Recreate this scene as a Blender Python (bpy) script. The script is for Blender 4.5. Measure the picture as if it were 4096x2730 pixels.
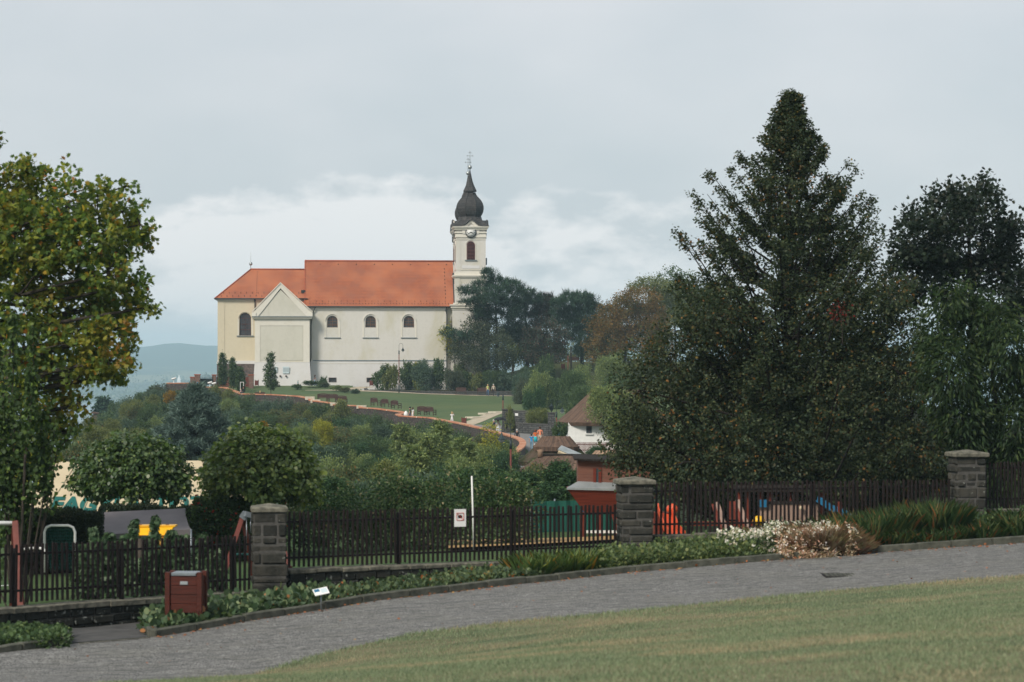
import bpy, bmesh, math, random
import numpy as np
from mathutils import Vector, Matrix, noise as mnoise
for o in list(bpy.data.objects): bpy.data.objects.remove(o)
S = bpy.context.scene
COL = S.collection
R = math.radians
rng = np.random.default_rng(7)
random.seed(7)

# ------------------------------------------------------------------ camera
F = 9671.0            # focal length in photograph pixels (85 mm on a 36 mm sensor)
HZ = 1450.0           # horizon row
cd = bpy.data.cameras.new('camera'); cam = bpy.data.objects.new('camera', cd); COL.objects.link(cam)
cd.lens = 85; cd.sensor_width = 36; cd.shift_y = 85/4096; cd.clip_end = 30000; cd.clip_start = .5
cam.rotation_euler = (R(90), 0, 0)
cd.dof.use_dof = True; cd.dof.focus_distance = 330; cd.dof.aperture_fstop = 3.0
S.camera = cam
def P(px, py, Y): return Vector(((px-2048)/F*Y, Y, (HZ-py)/F*Y))
def XX(px, Y): return (px-2048)/F*Y
def ZZ(py, Y): return (HZ-py)/F*Y

# ------------------------------------------------------------------ world and sun
SUN_EL, SUN_AZ = R(40), R(-142)      # azimuth measured from +Y towards +X: behind the camera on the left
w = bpy.data.worlds.new('World'); S.world = w; w.use_nodes = True
nt = w.node_tree; nt.nodes.clear()
def wn(t, **k):
    n = nt.nodes.new(t)
    for a, b in k.items(): setattr(n, a, b)
    return n
out = wn('ShaderNodeOutputWorld'); bg = wn('ShaderNodeBackground'); bg.inputs['Strength'].default_value = .09
sky = wn('ShaderNodeTexSky', sky_type='NISHITA'); sky.sun_disc = False
sky.sun_elevation = SUN_EL; sky.sun_rotation = SUN_AZ % (2*math.pi); sky.air_density = 1.0; sky.dust_density = 2.5
tc = wn('ShaderNodeTexCoord'); 
def wmath(op, a, b=None, clamp=False):
    n = wn('ShaderNodeMath', operation=op); n.use_clamp = clamp
    for i, v in enumerate((a, b)):
        if v is None: continue
        if isinstance(v, (int, float)): n.inputs[i].default_value = v
        else: nt.links.new(v, n.inputs[i])
    return n.outputs[0]
sep = wn('ShaderNodeSeparateXYZ'); nt.links.new(tc.outputs['Generated'], sep.inputs[0])
mp = wn('ShaderNodeMapping'); mp.inputs['Scale'].default_value = (1, 1, 2.3)
nt.links.new(tc.outputs['Generated'], mp.inputs[0])
def wnoise(scale, detail, rough, loc):
    m2 = wn('ShaderNodeMapping'); m2.inputs['Scale'].default_value = (1, 1, 2.2); m2.inputs['Location'].default_value = loc
    nt.links.new(tc.outputs['Generated'], m2.inputs[0])
    n = wn('ShaderNodeTexNoise'); n.inputs['Scale'].default_value = scale; n.inputs['Detail'].default_value = detail
    n.inputs['Roughness'].default_value = rough; nt.links.new(m2.outputs[0], n.inputs['Vector']); return n.outputs['Fac']
def ramp(v, stops, ntree=None):
    n = wn('ShaderNodeValToRGB'); e = n.color_ramp.elements
    while len(e) < len(stops): e.new(.5)
    for q, (p, c) in zip(e, stops): q.position = p; q.color = (*c, 1) if len(c) == 3 else c
    nt.links.new(v, n.inputs[0]); return n.outputs[0]
# overcast veil: smooth grey-blue layer with soft brighter cloud banks; a function of direction only
veil = ramp(wmath('ADD', wnoise(4.5, 4, .5, (3, 1, .4)), wmath('MULTIPLY', sep.outputs['Z'], -.35)),
            [(.25, (5.5, 6.0, 6.35)), (.62, (7.2, 7.3, 7.5))])
# a heap of pale cloud to the left of the tower (direction x/y = -.08, z/y = .065)
def blob(cx, cz, rx, rz):
    u = wmath('DIVIDE', wmath('SUBTRACT', wmath('DIVIDE', sep.outputs['X'], sep.outputs['Y']), cx), rx)
    v = wmath('DIVIDE', wmath('SUBTRACT', wmath('DIVIDE', sep.outputs['Z'], sep.outputs['Y']), cz), rz)
    d = wmath('ADD', wmath('MULTIPLY', u, u), wmath('MULTIPLY', v, v))
    return wmath('SUBTRACT', 1, d, True)
edge = wnoise(38, 5, .58, (1, 5, 2))
b1 = blob(-.070, .040, .105, .044)
b2 = blob(-.050, .048, .055, .032)
b3 = blob(.02, .03, .13, .05)
bb = wmath('MAXIMUM', wmath('MAXIMUM', b1, b2), wmath('MULTIPLY', b3, .55))
cl = wmath('MULTIPLY', wmath('SUBTRACT', wmath('ADD', bb, wmath('MULTIPLY', wmath('SUBTRACT', edge, .5), wmath('MULTIPLY', wmath('MULTIPLY', bb, 4.0, True), 1.9))), .22), 2.3, True)
cl = wmath('MULTIPLY', cl, wmath('GREATER_THAN', sep.outputs['Y'], .2))
cmix = wn('ShaderNodeMixRGB'); nt.links.new(wmath('MULTIPLY', cl, .85), cmix.inputs[0]); nt.links.new(veil, cmix.inputs[1]); cmix.inputs[2].default_value = (9.1, 8.95, 8.95, 1)
smix = wn('ShaderNodeMixRGB'); smix.inputs[0].default_value = .86
nt.links.new(sky.outputs[0], smix.inputs[1]); nt.links.new(cmix.outputs[0], smix.inputs[2])
nt.links.new(smix.outputs[0], bg.inputs['Color']); nt.links.new(bg.outputs[0], out.inputs[0])

ld = bpy.data.lights.new('sun', 'SUN'); ld.energy = 3.1; ld.angle = R(15); ld.color = (1, .93, .82)
sun = bpy.data.objects.new('sun', ld); COL.objects.link(sun)
sd = Vector((math.sin(SUN_AZ)*math.cos(SUN_EL), math.cos(SUN_AZ)*math.cos(SUN_EL), math.sin(SUN_EL)))
sun.rotation_euler = (-sd).to_track_quat('-Z', 'Y').to_euler(); sun.location = (0, 0, 60)
S.view_settings.view_transform = 'Standard'; S.view_settings.look = 'None'; S.view_settings.gamma = 1
S.view_settings.exposure = .33; S.view_settings.use_curve_mapping = False

# ------------------------------------------------------------------ materials
def newmat(name):
    m = bpy.data.materials.new(name); m.use_nodes = True; m.node_tree.nodes.clear(); return m
class NT:
    def __init__(s, m): s.t = m.node_tree
    def n(s, t, **k):
        n = s.t.nodes.new(t)
        for a, b in k.items(): setattr(n, a, b)
        return n
    def l(s, a, b): s.t.links.new(a, b)
    def setin(s, n, i, v):
        if isinstance(v, (int, float)): n.inputs[i].default_value = v
        elif isinstance(v, tuple): n.inputs[i].default_value = (*v, 1) if len(v) == 3 and n.inputs[i].type == 'RGBA' else v
        else: s.l(v, n.inputs[i])
    def math(s, op, a, b=None, c=None, clamp=False):
        n = s.n('ShaderNodeMath', operation=op); n.use_clamp = clamp
        for i, v in enumerate((a, b, c)):
            if v is not None: s.setin(n, i, v)
        return n.outputs[0]
    def obj(s, scale=(1, 1, 1), rot=(0, 0, 0), space='Object'):
        c = s.n('ShaderNodeTexCoord'); m = s.n('ShaderNodeMapping'); m.inputs['Scale'].default_value = scale; m.inputs['Rotation'].default_value = rot
        s.l(c.outputs[space], m.inputs[0]); return m.outputs[0]
    def noise(s, vec, scale, detail=4, rough=.55, dist=0):
        n = s.n('ShaderNodeTexNoise'); n.inputs['Scale'].default_value = scale; n.inputs['Detail'].default_value = detail
        n.inputs['Roughness'].default_value = rough; n.inputs['Distortion'].default_value = dist
        if vec is not None: s.l(vec, n.inputs['Vector'])
        return n.outputs['Fac']
    def ramp(s, v, stops, interp='LINEAR'):
        n = s.n('ShaderNodeValToRGB'); n.color_ramp.interpolation = interp; e = n.color_ramp.elements
        while len(e) < len(stops): e.new(.5)
        for q, (p, c) in zip(e, stops): q.position = p; q.color = (*c, 1) if isinstance(c, tuple) else (c, c, c, 1)
        s.l(v, n.inputs[0]); return n.outputs[0]
    def mix(s, f, a, b, mode='MIX'):
        n = s.n('ShaderNodeMixRGB', blend_type=mode)
        for i, v in enumerate((f, a, b)): s.setin(n, i, v)
        return n.outputs[0]
    def bump(s, h, strength=.3, dist=.02):
        n = s.n('ShaderNodeBump'); n.inputs['Strength'].default_value = strength; n.inputs['Distance'].default_value = dist
        s.l(h, n.inputs['Height']); return n.outputs[0]
    def pbr(s, col, rough=.7, normal=None, metal=0, spec=.5):
        p = s.n('ShaderNodeBsdfPrincipled'); s.setin(p, 'Base Color', col); s.setin(p, 'Roughness', rough)
        p.inputs['Metallic'].default_value = metal; p.inputs['Specular IOR Level'].default_value = spec
        if normal is not None: s.l(normal, p.inputs['Normal'])
        o = s.n('ShaderNodeOutputMaterial'); s.l(p.outputs[0], o.inputs[0]); return p, o
def plain(name, col, col2=None, scale=6, rough=.65, bump=.15, stretch=(1, 1, 1), detail=5, metal=0, lo=.35, hi=.65, bscale=None, spec=.18):
    """solid material: two tones mixed by noise, light bump"""
    m = newmat(name); t = NT(m); v = t.obj(stretch)
    if col2 is None: col2 = tuple(c*.72 for c in col)
    f = t.noise(v, scale, detail, .6)
    c = t.ramp(f, [(lo, col2), (hi, col)])
    nb = t.bump(t.noise(v, bscale or scale*4, 4, .6), bump, .02) if bump else None
    t.pbr(c, rough, nb, metal, spec); return m
def foliage(name, cols, patch=(), rough=.5, trans=.3, spec=.35, pscale=1.2, tcol=1.5, gain=1.4, gloss=False):
    spec = .5 if gloss else .16; rough = .38 if gloss else max(rough, .5)
    if max(max(c) for _, c in cols) > .27: gain = 1.0
    cols = [(w_, tuple(min(.8, q*gain) for q in c)) for w_, c in cols]; patch = [(a_, b_, c_, tuple(min(.8, q*min(gain, 1.15)) for q in d_)) for a_, b_, c_, d_ in patch]
    """leaf material: each leaf its own tone, with patches of another hue through the crown. cols: list of (weight, rgb)"""
    m = newmat(name); t = NT(m)
    g = t.n('ShaderNodeNewGeometry'); rnd = g.outputs['Random Per Island']
    tot = sum(w_ for w_, _ in cols); acc = 0; st = []
    for w_, c in cols: st.append((acc/tot, c)); acc += w_
    c = t.ramp(rnd, st, 'CONSTANT')
    hv = t.math('FRACT', t.math('MULTIPLY', rnd, 57.31))
    v = t.obj()
    big = t.noise(v, pscale, 2, .5)
    for (lo, hi, amt, pc) in patch:
        f = t.ramp(big, [(lo, 0.0), (hi, 1.0)])
        n2 = t.math('MULTIPLY', f, t.math('GREATER_THAN', hv, 1-amt)); c = t.mix(n2, c, pc); 
    br = t.math('ADD', .72, t.math('MULTIPLY', t.math('FRACT', t.math('MULTIPLY', rnd, 13.7)), .6))
    c = t.mix(1.0, c, t.mix(1.0, (1, 1, 1), br, 'MULTIPLY'), 'MULTIPLY')
    p = t.n('ShaderNodeBsdfPrincipled'); t.l(c, p.inputs['Base Color']); p.inputs['Roughness'].default_value = rough
    p.inputs['Specular IOR Level'].default_value = spec
    tr = t.n('ShaderNodeBsdfTranslucent'); t.l(t.mix(1.0, c, (tcol*1.1, tcol*1.15, tcol*.6), 'MULTIPLY'), tr.inputs[0])
    mx = t.n('ShaderNodeMixShader'); mx.inputs[0].default_value = trans; t.l(p.outputs[0], mx.inputs[1]); t.l(tr.outputs[0], mx.inputs[2])
    o = t.n('ShaderNodeOutputMaterial'); t.l(mx.outputs[0], o.inputs[0]); return m

# ------------------------------------------------------------------ object helpers
def link(o, parent=None):
    COL.objects.link(o)
    if parent is not None: o.parent = parent
    return o
def tag(o, label=None, cat=None, group=None, kind=None):
    if label: o['label'] = label
    if cat: o['category'] = cat
    if group: o['group'] = group
    if kind: o['kind'] = kind
    return o
def empty(name, loc, label, cat, group=None, rz=0):
    o = bpy.data.objects.new(name, None); COL.objects.link(o); o.location = loc; o.rotation_euler = (0, 0, rz); o.empty_display_size = .3
    return tag(o, label, cat, group)
def copy_tree(o, parent=None):
    c = o.copy(); COL.objects.link(c)
    if parent is not None: c.parent = parent
    for ch in list(o.children): copy_tree(ch, c)
    return c
def clone(o, loc, label, rz=None, group=None, scale=None, cat=None):
    c = copy_tree(o); c.location = loc
    if rz is not None: c.rotation_euler = (0, 0, rz)
    if scale is not None: c.scale = scale if hasattr(scale, '__len__') else (scale,)*3
    return tag(c, label, cat, group)
class MB:
    """collects shapes, builds one mesh object"""
    def __init__(s): s.v = []; s.f = []; s.m = []; s.sm = []
    def add(s, vs, fs, m=0, smooth=False, M=None):
        b = len(s.v)
        s.v += [tuple(M @ Vector(q)) if M is not None else tuple(q) for q in vs]
        s.f += [tuple(b+i for i in f) for f in fs]; s.m += [m]*len(fs); s.sm += [smooth]*len(fs); return s
    def box(s, c, d, m=0, rz=0, M=None, taper=1):
        x, y, z = d[0]/2, d[1]/2, d[2]/2; t = taper
        vs = [(-x, -y, -z), (x, -y, -z), (x, y, -z), (-x, y, -z), (-x*t, -y*t, z), (x*t, -y*t, z), (x*t, y*t, z), (-x*t, y*t, z)]
        T = Matrix.Translation(c) @ Matrix.Rotation(rz, 4, 'Z')
        if M is not None: T = M @ T
        return s.add(vs, [(0, 3, 2, 1), (4, 5, 6, 7), (0, 1, 5, 4), (1, 2, 6, 5), (2, 3, 7, 6), (3, 0, 4, 7)], m, False, T)
    def bb(s, x0, x1, y0, y1, z0, z1, m=0, M=None): return s.box(((x0+x1)/2, (y0+y1)/2, (z0+z1)/2), (x1-x0, y1-y0, z1-z0), m, 0, M)
    def beam(s, a, b, w, h, m=0, up=(0, 0, 1), M=None):
        a, b = Vector(a), Vector(b); d = b-a; L = d.length; z = d.normalized(); u = Vector(up)
        if abs(z.dot(u)) > .98: u = Vector((0, 1, 0))
        x = u.cross(z).normalized(); y = z.cross(x)
        T = Matrix((x, y, z)).transposed().to_4x4(); T.translation = (a+b)/2
        if M is not None: T = M @ T
        vs = [(-w/2, -h/2, -L/2), (w/2, -h/2, -L/2), (w/2, h/2, -L/2), (-w/2, h/2, -L/2), (-w/2, -h/2, L/2), (w/2, -h/2, L/2), (w/2, h/2, L/2), (-w/2, h/2, L/2)]
        return s.add(vs, [(0, 3, 2, 1), (4, 5, 6, 7), (0, 1, 5, 4), (1, 2, 6, 5), (2, 3, 7, 6), (3, 0, 4, 7)], m, False, T)
    def tube(s, pts, rad, n=8, m=0, cap=True, M=None, smooth=True):
        pts = [Vector(p) for p in pts]; k = len(pts); rad = [rad]*k if isinstance(rad, (int, float)) else rad
        vs = []; fs = []; prev = None
        for i, p in enumerate(pts):
            d = (pts[min(i+1, k-1)]-pts[max(i-1, 0)]).normalized()
            if prev is None:
                u = Vector((0, 0, 1)) if abs(d.z) < .9 else Vector((1, 0, 0)); x = u.cross(d).normalized()
            else: x = (prev-d*prev.dot(d)).normalized()
            prev = x; y = d.cross(x)
            for j in range(n):
                a = 2*math.pi*j/n; vs.append(p+x*math.cos(a)*rad[i]+y*math.sin(a)*rad[i])
        for i in range(k-1):
            for j in range(n): fs.append((i*n+j, i*n+(j+1) % n, (i+1)*n+(j+1) % n, (i+1)*n+j))
        if cap: fs.append(tuple(range(n))[::-1]); fs.append(tuple((k-1)*n+j for j in range(n)))
        return s.add(vs, fs, m, smooth, M)
    def lathe(s, prof, n=16, m=0, M=None, smooth=True, rot=0, sq=None):
        """prof: (r, z) list; sq: optional function giving radius factor for angle"""
        vs = []; fs = []; k = len(prof)
        for i, (r, z) in enumerate(prof):
            for j in range(n):
                a = 2*math.pi*j/n+rot; q = sq(a, i) if sq else 1; vs.append((r*q*math.cos(a), r*q*math.sin(a), z))
        for i in range(k-1):
            for j in range(n): fs.append((i*n+j, i*n+(j+1) % n, (i+1)*n+(j+1) % n, (i+1)*n+j))
        fs.append(tuple(range(n))[::-1]); fs.append(tuple((k-1)*n+j for j in range(n)))
        return s.add(vs, fs, m, smooth, M)
    def poly(s, pts, m=0): return s.add(pts, [tuple(range(len(pts)))], m)
    def extr(s, pts2, y0, y1, m=0, M=None):
        """outline in x,z extruded along y"""
        n = len(pts2); vs = [(x, y0, z) for x, z in pts2]+[(x, y1, z) for x, z in pts2]
        fs = [tuple(range(n)), tuple(range(2*n-1, n-1, -1))]+[(i, i+n, (i+1) % n+n, (i+1) % n) for i in range(n)]
        return s.add(vs, fs, m, False, M)
    def build(s, name, mats, parent=None, loc=None, bevel=0):
        me = bpy.data.meshes.new(name); me.from_pydata(s.v, [], s.f)
        for m_ in (mats if isinstance(mats, (list, tuple)) else [mats]): me.materials.append(m_)
        me.polygons.foreach_set('material_index', s.m); me.polygons.foreach_set('use_smooth', s.sm)
        bm = bmesh.new(); bm.from_mesh(me); bmesh.ops.recalc_face_normals(bm, faces=bm.faces)
        if bevel: bmesh.ops.bevel(bm, geom=list(bm.edges), offset=bevel, segments=1, affect='EDGES', clamp_overlap=True)
        bm.to_mesh(me); bm.free(); me.update()
        o = bpy.data.objects.new(name, me); link(o, parent)
        if loc is not None: o.location = loc
        return o
def polymesh(name, V, k, mats, matidx=None, smooth=False):
    """mesh of N separate k-gons from V (N*k,3), fast"""
    V = np.asarray(V, np.float32).reshape(-1, 3); N = len(V)//k
    me = bpy.data.meshes.new(name); me.vertices.add(N*k); me.vertices.foreach_set('co', V.ravel())
    me.loops.add(N*k); me.loops.foreach_set('vertex_index', np.arange(N*k, dtype=np.int32))
    me.polygons.add(N); me.polygons.foreach_set('loop_start', np.arange(0, N*k, k, dtype=np.int32))
    if matidx is not None: me.polygons.foreach_set('material_index', np.asarray(matidx, np.int32))
    for m_ in (mats if isinstance(mats, (list, tuple)) else [mats]): me.materials.append(m_)
    me.update(calc_edges=True); return me
LEAF = {
 'rhomb': np.array([(0, 0, 0), (.32, .45, .05), (0, 1, -.06), (-.32, .45, .05)]),
 'round': np.array([(0, 0, 0), (.42, .3, .05), (.36, .75, .03), (0, 1.05, -.06), (-.36, .75, .03), (-.42, .3, .05)]),
 'maple': np.array([(0, 0, 0), (.30, .06, .02), (.62, .30, .0), (.34, .42, .02), (.42, .78, -.02), (.14, .62, 0), (0, 1.05, -.08), (-.14, .62, 0), (-.42, .78, -.02), (-.34, .42, .02), (-.62, .30, 0), (-.30, .06, .02)]),
 'needle': np.array([(-.06, 0, 0), (.06, 0, 0), (0, 1, 0)]),
 'blade': np.array([(-.03, 0, 0), (.03, 0, 0), (.02, .6, .06), (0, 1, .22), (-.02, .6, .06)]),
 'long': np.array([(0, 0, 0), (.16, .35, .04), (.12, .72, .0), (0, 1.1, -.14), (-.12, .72, .0), (-.16, .35, .04)]),
}
def place_leaves(pos, dirs, size, shape, jitter=.35, up=.6, r=rng):
    """pos (N,3); dirs (N,3) leaf axis; size scalar/array. leaf faces turned towards +up"""
    T = LEAF[shape]; N = len(pos)
    d = dirs+r.normal(0, jitter, (N, 3)); d /= np.linalg.norm(d, axis=1)[:, None]+1e-9
    nrm = r.normal(0, 1, (N, 3)); nrm[:, 2] += up*2.2
    x = np.cross(d, nrm); x /= np.linalg.norm(x, axis=1)[:, None]+1e-9
    z = np.cross(x, d)
    sz = np.broadcast_to(np.asarray(size, float), (N,))*r.uniform(.7, 1.25, N)
    V = pos[:, None, :]+sz[:, None, None]*(T[None, :, 0, None]*x[:, None, :]+T[None, :, 1, None]*d[:, None, :]+T[None, :, 2, None]*z[:, None, :])
    return V.reshape(-1, 3)
def unit(n, r=rng):
    v = r.normal(0, 1, (n, 3)); return v/np.linalg.norm(v, axis=1)[:, None]
def crown_points(lobes, per, spread, k, r=rng, shell=.55, gap=.0):
    """lobes: list of (cx,cy,cz,rx,ry,rz). Twig clusters in each lobe's outer volume; returns pos, outward dirs, cluster tips"""
    P_, D_, TIP = [], [], []
    for (cx, cy, cz, rx, ry, rz) in lobes:
        n = max(4, int(per*(rx*ry+ry*rz+rx*rz)/3))
        u = unit(n, r); rad = shell+(1-shell)*r.random(n)**.55
        # lumpy outline
        ph = r.random(3)*6; rad *= 1+.13*np.sin(u[:, 0]*5+ph[0])+.11*np.sin(u[:, 1]*6+ph[1])+.10*np.sin(u[:, 2]*7+ph[2])
        if gap: keep = r.random(n) > gap; u = u[keep]; rad = rad[keep]; n = len(u)
        tip = np.array([cx, cy, cz])+u*rad[:, None]*np.array([rx, ry, rz])
        q = np.repeat(np.arange(n), k)
        pos = tip[q]+r.normal(0, 1, (n*k, 3))*spread
        dd = u[q]*1.0+unit(n*k, r)*.55; P_.append(pos); D_.append(dd); TIP.append(tip)
    return np.concatenate(P_), np.concatenate(D_), TIP
def trunk_mesh(mb, base, lobes, tips, r0, top=None, twigs=8, wob=.12, m=0):
    base = Vector(base); cs = [Vector(l[:3]) for l in lobes]
    top = Vector(top) if top is not None else Vector((sum(c.x for c in cs)/len(cs), sum(c.y for c in cs)/len(cs), max(c.z for c in cs)))
    H = (top-base).length; pts = []; rad = []
    for i in range(9):
        t = i/8; p = base.lerp(top, t); p += Vector((math.sin(t*5+base.x)*wob*H*.06, math.cos(t*4+base.y)*wob*H*.06, 0)) if 0 < i < 8 else Vector()
        pts.append(p); rad.append(r0*(1.25 if i == 0 else 1)*(1-t*.85))
    mb.tube(pts, rad, 8, m)
    for c, tp, l in zip(cs, tips, lobes):
        t = max(.12, min(.88, (c.z-l[5]*.9-base.z)/max(.1, (top.z-base.z)))); a = base.lerp(top, t)
        rr = r0*(1-t*.85)*.55; mid = a.lerp(c, .5)+Vector((0, 0, -(c-a).length*.06))
        mb.tube([a, mid, c], [rr, rr*.7, rr*.4], 6, m, cap=False)
        for j in range(min(twigs, len(tp))):
            q = Vector(tp[random.randrange(len(tp))]); mb.tube([c, c.lerp(q, .5)+Vector((0, 0, l[5]*.08)), q], [rr*.38, rr*.24, rr*.08], 5, m, cap=False)
def grow(name, base, lobes, mat, bark, label=None, cat=None, group=None, per=14, k=14, spread=.22, leaf='rhomb', size=.2, r0=.2, jitter=.4, up=.6, shell=.55, gap=0, top=None, twigs=7, seed=1, droop=0, extra=None, crown='crown', trunk='trunk'):
    r = np.random.default_rng(seed); random.seed(seed)
    b = Vector(base); L = [(l[0]-b.x, l[1]-b.y, l[2]-b.z, l[3], l[4], l[5]) for l in lobes]
    pos, dirs, tips = crown_points(L, per, spread, k, r, shell, gap)
    dirs[:, 2] -= droop
    keep = pos[:, 2] > .02; pos = pos[keep]; dirs = dirs[keep]
    V = place_leaves(pos, dirs, size, leaf, jitter, up, r)
    root = empty(name, b, label, cat, group)
    me = polymesh(crown, V, len(LEAF[leaf]), mat); link(bpy.data.objects.new(crown, me), root)
    mb = MB(); tp = (Vector(top)-b) if top is not None else None
    trunk_mesh(mb, (0, 0, -.3), L, tips, r0, tp, twigs); mb.build(trunk, bark, root)
    return root
# ------------------------------------------------------------------ material library
def stucco(name, col, stain=(.55, .53, .36), amt=.5, scale=.35, low=None):
    m = newmat(name); t = NT(m); v = t.obj(); v2 = t.obj((1, 1, .55))
    f = t.noise(v2, scale, 6, .62, .4); g = t.noise(v, 2.2, 5, .6)
    c = t.mix(t.math('MULTIPLY', t.ramp(f, [(.47, 0.0), (.68, 1.0)]), amt), col, stain)
    c = t.mix(t.math('MULTIPLY', t.ramp(g, [(.5, 0.0), (.75, 1.0)]), .35), c, tuple(q*.8 for q in col))
    if low: # rain streak dirt at random columns
        s = t.noise(t.obj((3, 3, .12)), 1.3, 4, .6); c = t.mix(t.math('MULTIPLY', t.ramp(s, [(.55, 0.0), (.75, 1.0)]), .25), c, low)
    t.pbr(c, .9, t.bump(t.noise(v, 9, 4), .25, .02), spec=.2); return m
def tiles():
    m = newmat('roof_tile'); t = NT(m)
    c = t.n('ShaderNodeTexCoord'); b = t.n('ShaderNodeTexBrick'); t.l(c.outputs['UV'], b.inputs['Vector'])
    b.inputs['Scale'].default_value = 1; b.inputs['Brick Width'].default_value = .24; b.inputs['Row Height'].default_value = .30; b.inputs['Mortar Size'].default_value = .035
    b.inputs['Color1'].default_value = (.42, .130, .052, 1); b.inputs['Color2'].default_value = (.33, .098, .044, 1); b.inputs['Mortar'].default_value = (.13, .035, .022, 1)
    v = t.obj((1, 1, 1)); f = t.noise(v, .5, 5, .65, .3); g = t.noise(v, 3.5, 3, .6)
    col = t.mix(t.ramp(f, [(.42, 0.0), (.60, .75)]), b.outputs['Color'], (.24, .088, .052))
    col = t.mix(t.ramp(g, [(.60, 0.0), (.70, .65)]), col, (.16, .08, .055))
    col = t.mix(t.ramp(t.noise(t.obj((1, 1, 1)), .23, 3, .5), [(.40, .35), (.6, 0.0)]), col, (.50, .18, .08))
    t.pbr(col, .8, t.bump(b.outputs['Fac'], -.5, .03), spec=.25); return m
def brickmat(name, c1, c2, mortar, w, h, mort=.02, rough=.85, stain=None, wob=.03, space='Object', bump=.6, dark=(.02, .02, .02), damt=.5, moff=.5):
    """masonry in vertical faces: uses (x+y, z)"""
    m = newmat(name); t = NT(m)
    c = t.n('ShaderNodeTexCoord'); s = t.n('ShaderNodeSeparateXYZ'); t.l(c.outputs[space], s.inputs[0])
    nz = t.n('ShaderNodeTexNoise'); nz.inputs['Scale'].default_value = 3; t.l(c.outputs[space], nz.inputs['Vector'])
    cb = t.n('ShaderNodeCombineXYZ'); t.l(t.math('ADD', t.math('ADD', s.outputs[0], s.outputs[1]), t.math('MULTIPLY', nz.outputs['Fac'], wob)), cb.inputs[0])
    t.l(t.math('ADD', s.outputs[2], t.math('MULTIPLY', nz.outputs['Fac'], wob)), cb.inputs[1])
    b = t.n('ShaderNodeTexBrick'); t.l(cb.outputs[0], b.inputs['Vector']); b.inputs['Scale'].default_value = 1
    b.inputs['Brick Width'].default_value = w; b.inputs['Row Height'].default_value = h; b.inputs['Mortar Size'].default_value = mort; b.offset = moff
    b.inputs['Color1'].default_value = (*c1, 1); b.inputs['Color2'].default_value = (*c2, 1); b.inputs['Mortar'].default_value = (*mortar, 1)
    v = t.obj(); f = t.noise(v, 2.5, 5, .65); g = t.noise(v, 14, 5, .6)
    col = t.mix(t.math('MULTIPLY', t.ramp(f, [(.42, 0.0), (.62, 1.0)]), damt), b.outputs['Color'], dark)
    if stain: col = t.mix(t.ramp(t.noise(v, 7, 4, .6), [(.60, 0.0), (.68, 1.0)]), col, stain)
    h_ = t.math('ADD', t.math('MULTIPLY', b.outputs['Fac'], -1), t.math('MULTIPLY', g, .6))
    t.pbr(col, rough, t.bump(h_, bump, .03), spec=.25); return m
def stonemat(name, c1, c2, dark=(.015, .017, .015), lichen=(.30, .31, .28), ls=.66):
    m = newmat(name); t = NT(m); v = t.obj(); g = t.n('ShaderNodeNewGeometry')
    c = t.mix(g.outputs['Random Per Island'], c1, c2)
    f = t.noise(v, 4, 6, .65); c = t.mix(t.ramp(f, [(.45, 0.0), (.68, .85)]), c, dark)
    c = t.mix(t.ramp(t.noise(v, 9, 4, .6), [(ls, 0.0), (ls+.07, .8)]), c, lichen)
    t.pbr(c, .92, t.bump(t.noise(v, 22, 6, .65), .7, .03), spec=.1); return m
def thatchmat(name, c1, c2, moss=None, sc=1):
    m = newmat(name); t = NT(m)
    c = t.n('ShaderNodeTexCoord'); mp_ = t.n('ShaderNodeMapping'); mp_.inputs['Scale'].default_value = (7, .5, 1); t.l(c.outputs['UV'], mp_.inputs[0])
    f = t.noise(mp_.outputs[0], 1, 5, .7); g = t.noise(t.obj(), 1.1, 4, .6)
    col = t.ramp(f, [(.35, c2), (.62, c1)])
    col = t.mix(t.ramp(g, [(.4, 0.0), (.7, .45)]), col, c2)
    if moss: col = t.mix(t.ramp(t.noise(t.obj(), .9, 4, .6), [(.40, 0.0), (.52, .9)]), col, moss)
    t.pbr(col, .95, t.bump(f, .8, .05), spec=.1); return m
M = {}
M['stucco'] = stucco('white_stucco', (.56, .54, .50), (.47, .44, .33), .85, .26, (.45, .45, .40))
M['stucco_low'] = stucco('white_plinth_stucco', (.58, .57, .56), (.52, .50, .46), .4, .5)
M['stucco_cream'] = stucco('cream_stucco', (.55, .49, .365), (.46, .405, .30), .5, .3)
M['stucco_grey'] = stucco('weathered_panel_stucco', (.53, .51, .44), (.45, .435, .36), .7, .45)
M['trim'] = stucco('pale_trim', (.62, .59, .52), (.56, .52, .42), .4, .6)
M['rubble'] = brickmat('brown_rubble', (.17, .125, .11), (.12, .09, .085), (.09, .075, .07), .4, .25, .03)
M['tile'] = tiles()
M['tile_ridge'] = plain('ridge_tile', (.36, .09, .04), (.22, .06, .035), 5)
M['shingle'] = brickmat('dark_shingle', (.050, .045, .043), (.032, .030, .030), (.014, .014, .015), .22, .3, .03, .55, stain=None, wob=.0, dark=(.085, .075, .068), damt=.35)
M['metal_dark'] = plain('dark_metal', (.035, .04, .042), None, 5, .45, .05)
M['metal_grey'] = plain('grey_sheet_metal', (.34, .37, .38), (.25, .28, .29), 3, .4, .05, metal=.3)
M['zinc'] = plain('blue_grey_zinc', (.17, .21, .23), None, 3, .5, .05)
M['ball'] = plain('silver_ball', (.42, .44, .44), (.3, .33, .33), 3, .35, 0, metal=.5)
M['louvre'] = plain('red_brown_louvre', (.125, .042, .038), (.08, .03, .028), 8, .6)
M['frame_brown'] = plain('brown_window_frame', (.19, .085, .04), None, 8, .6)
M['frame_dark'] = plain('dark_red_frame', (.10, .035, .03), None, 8, .6)
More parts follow.
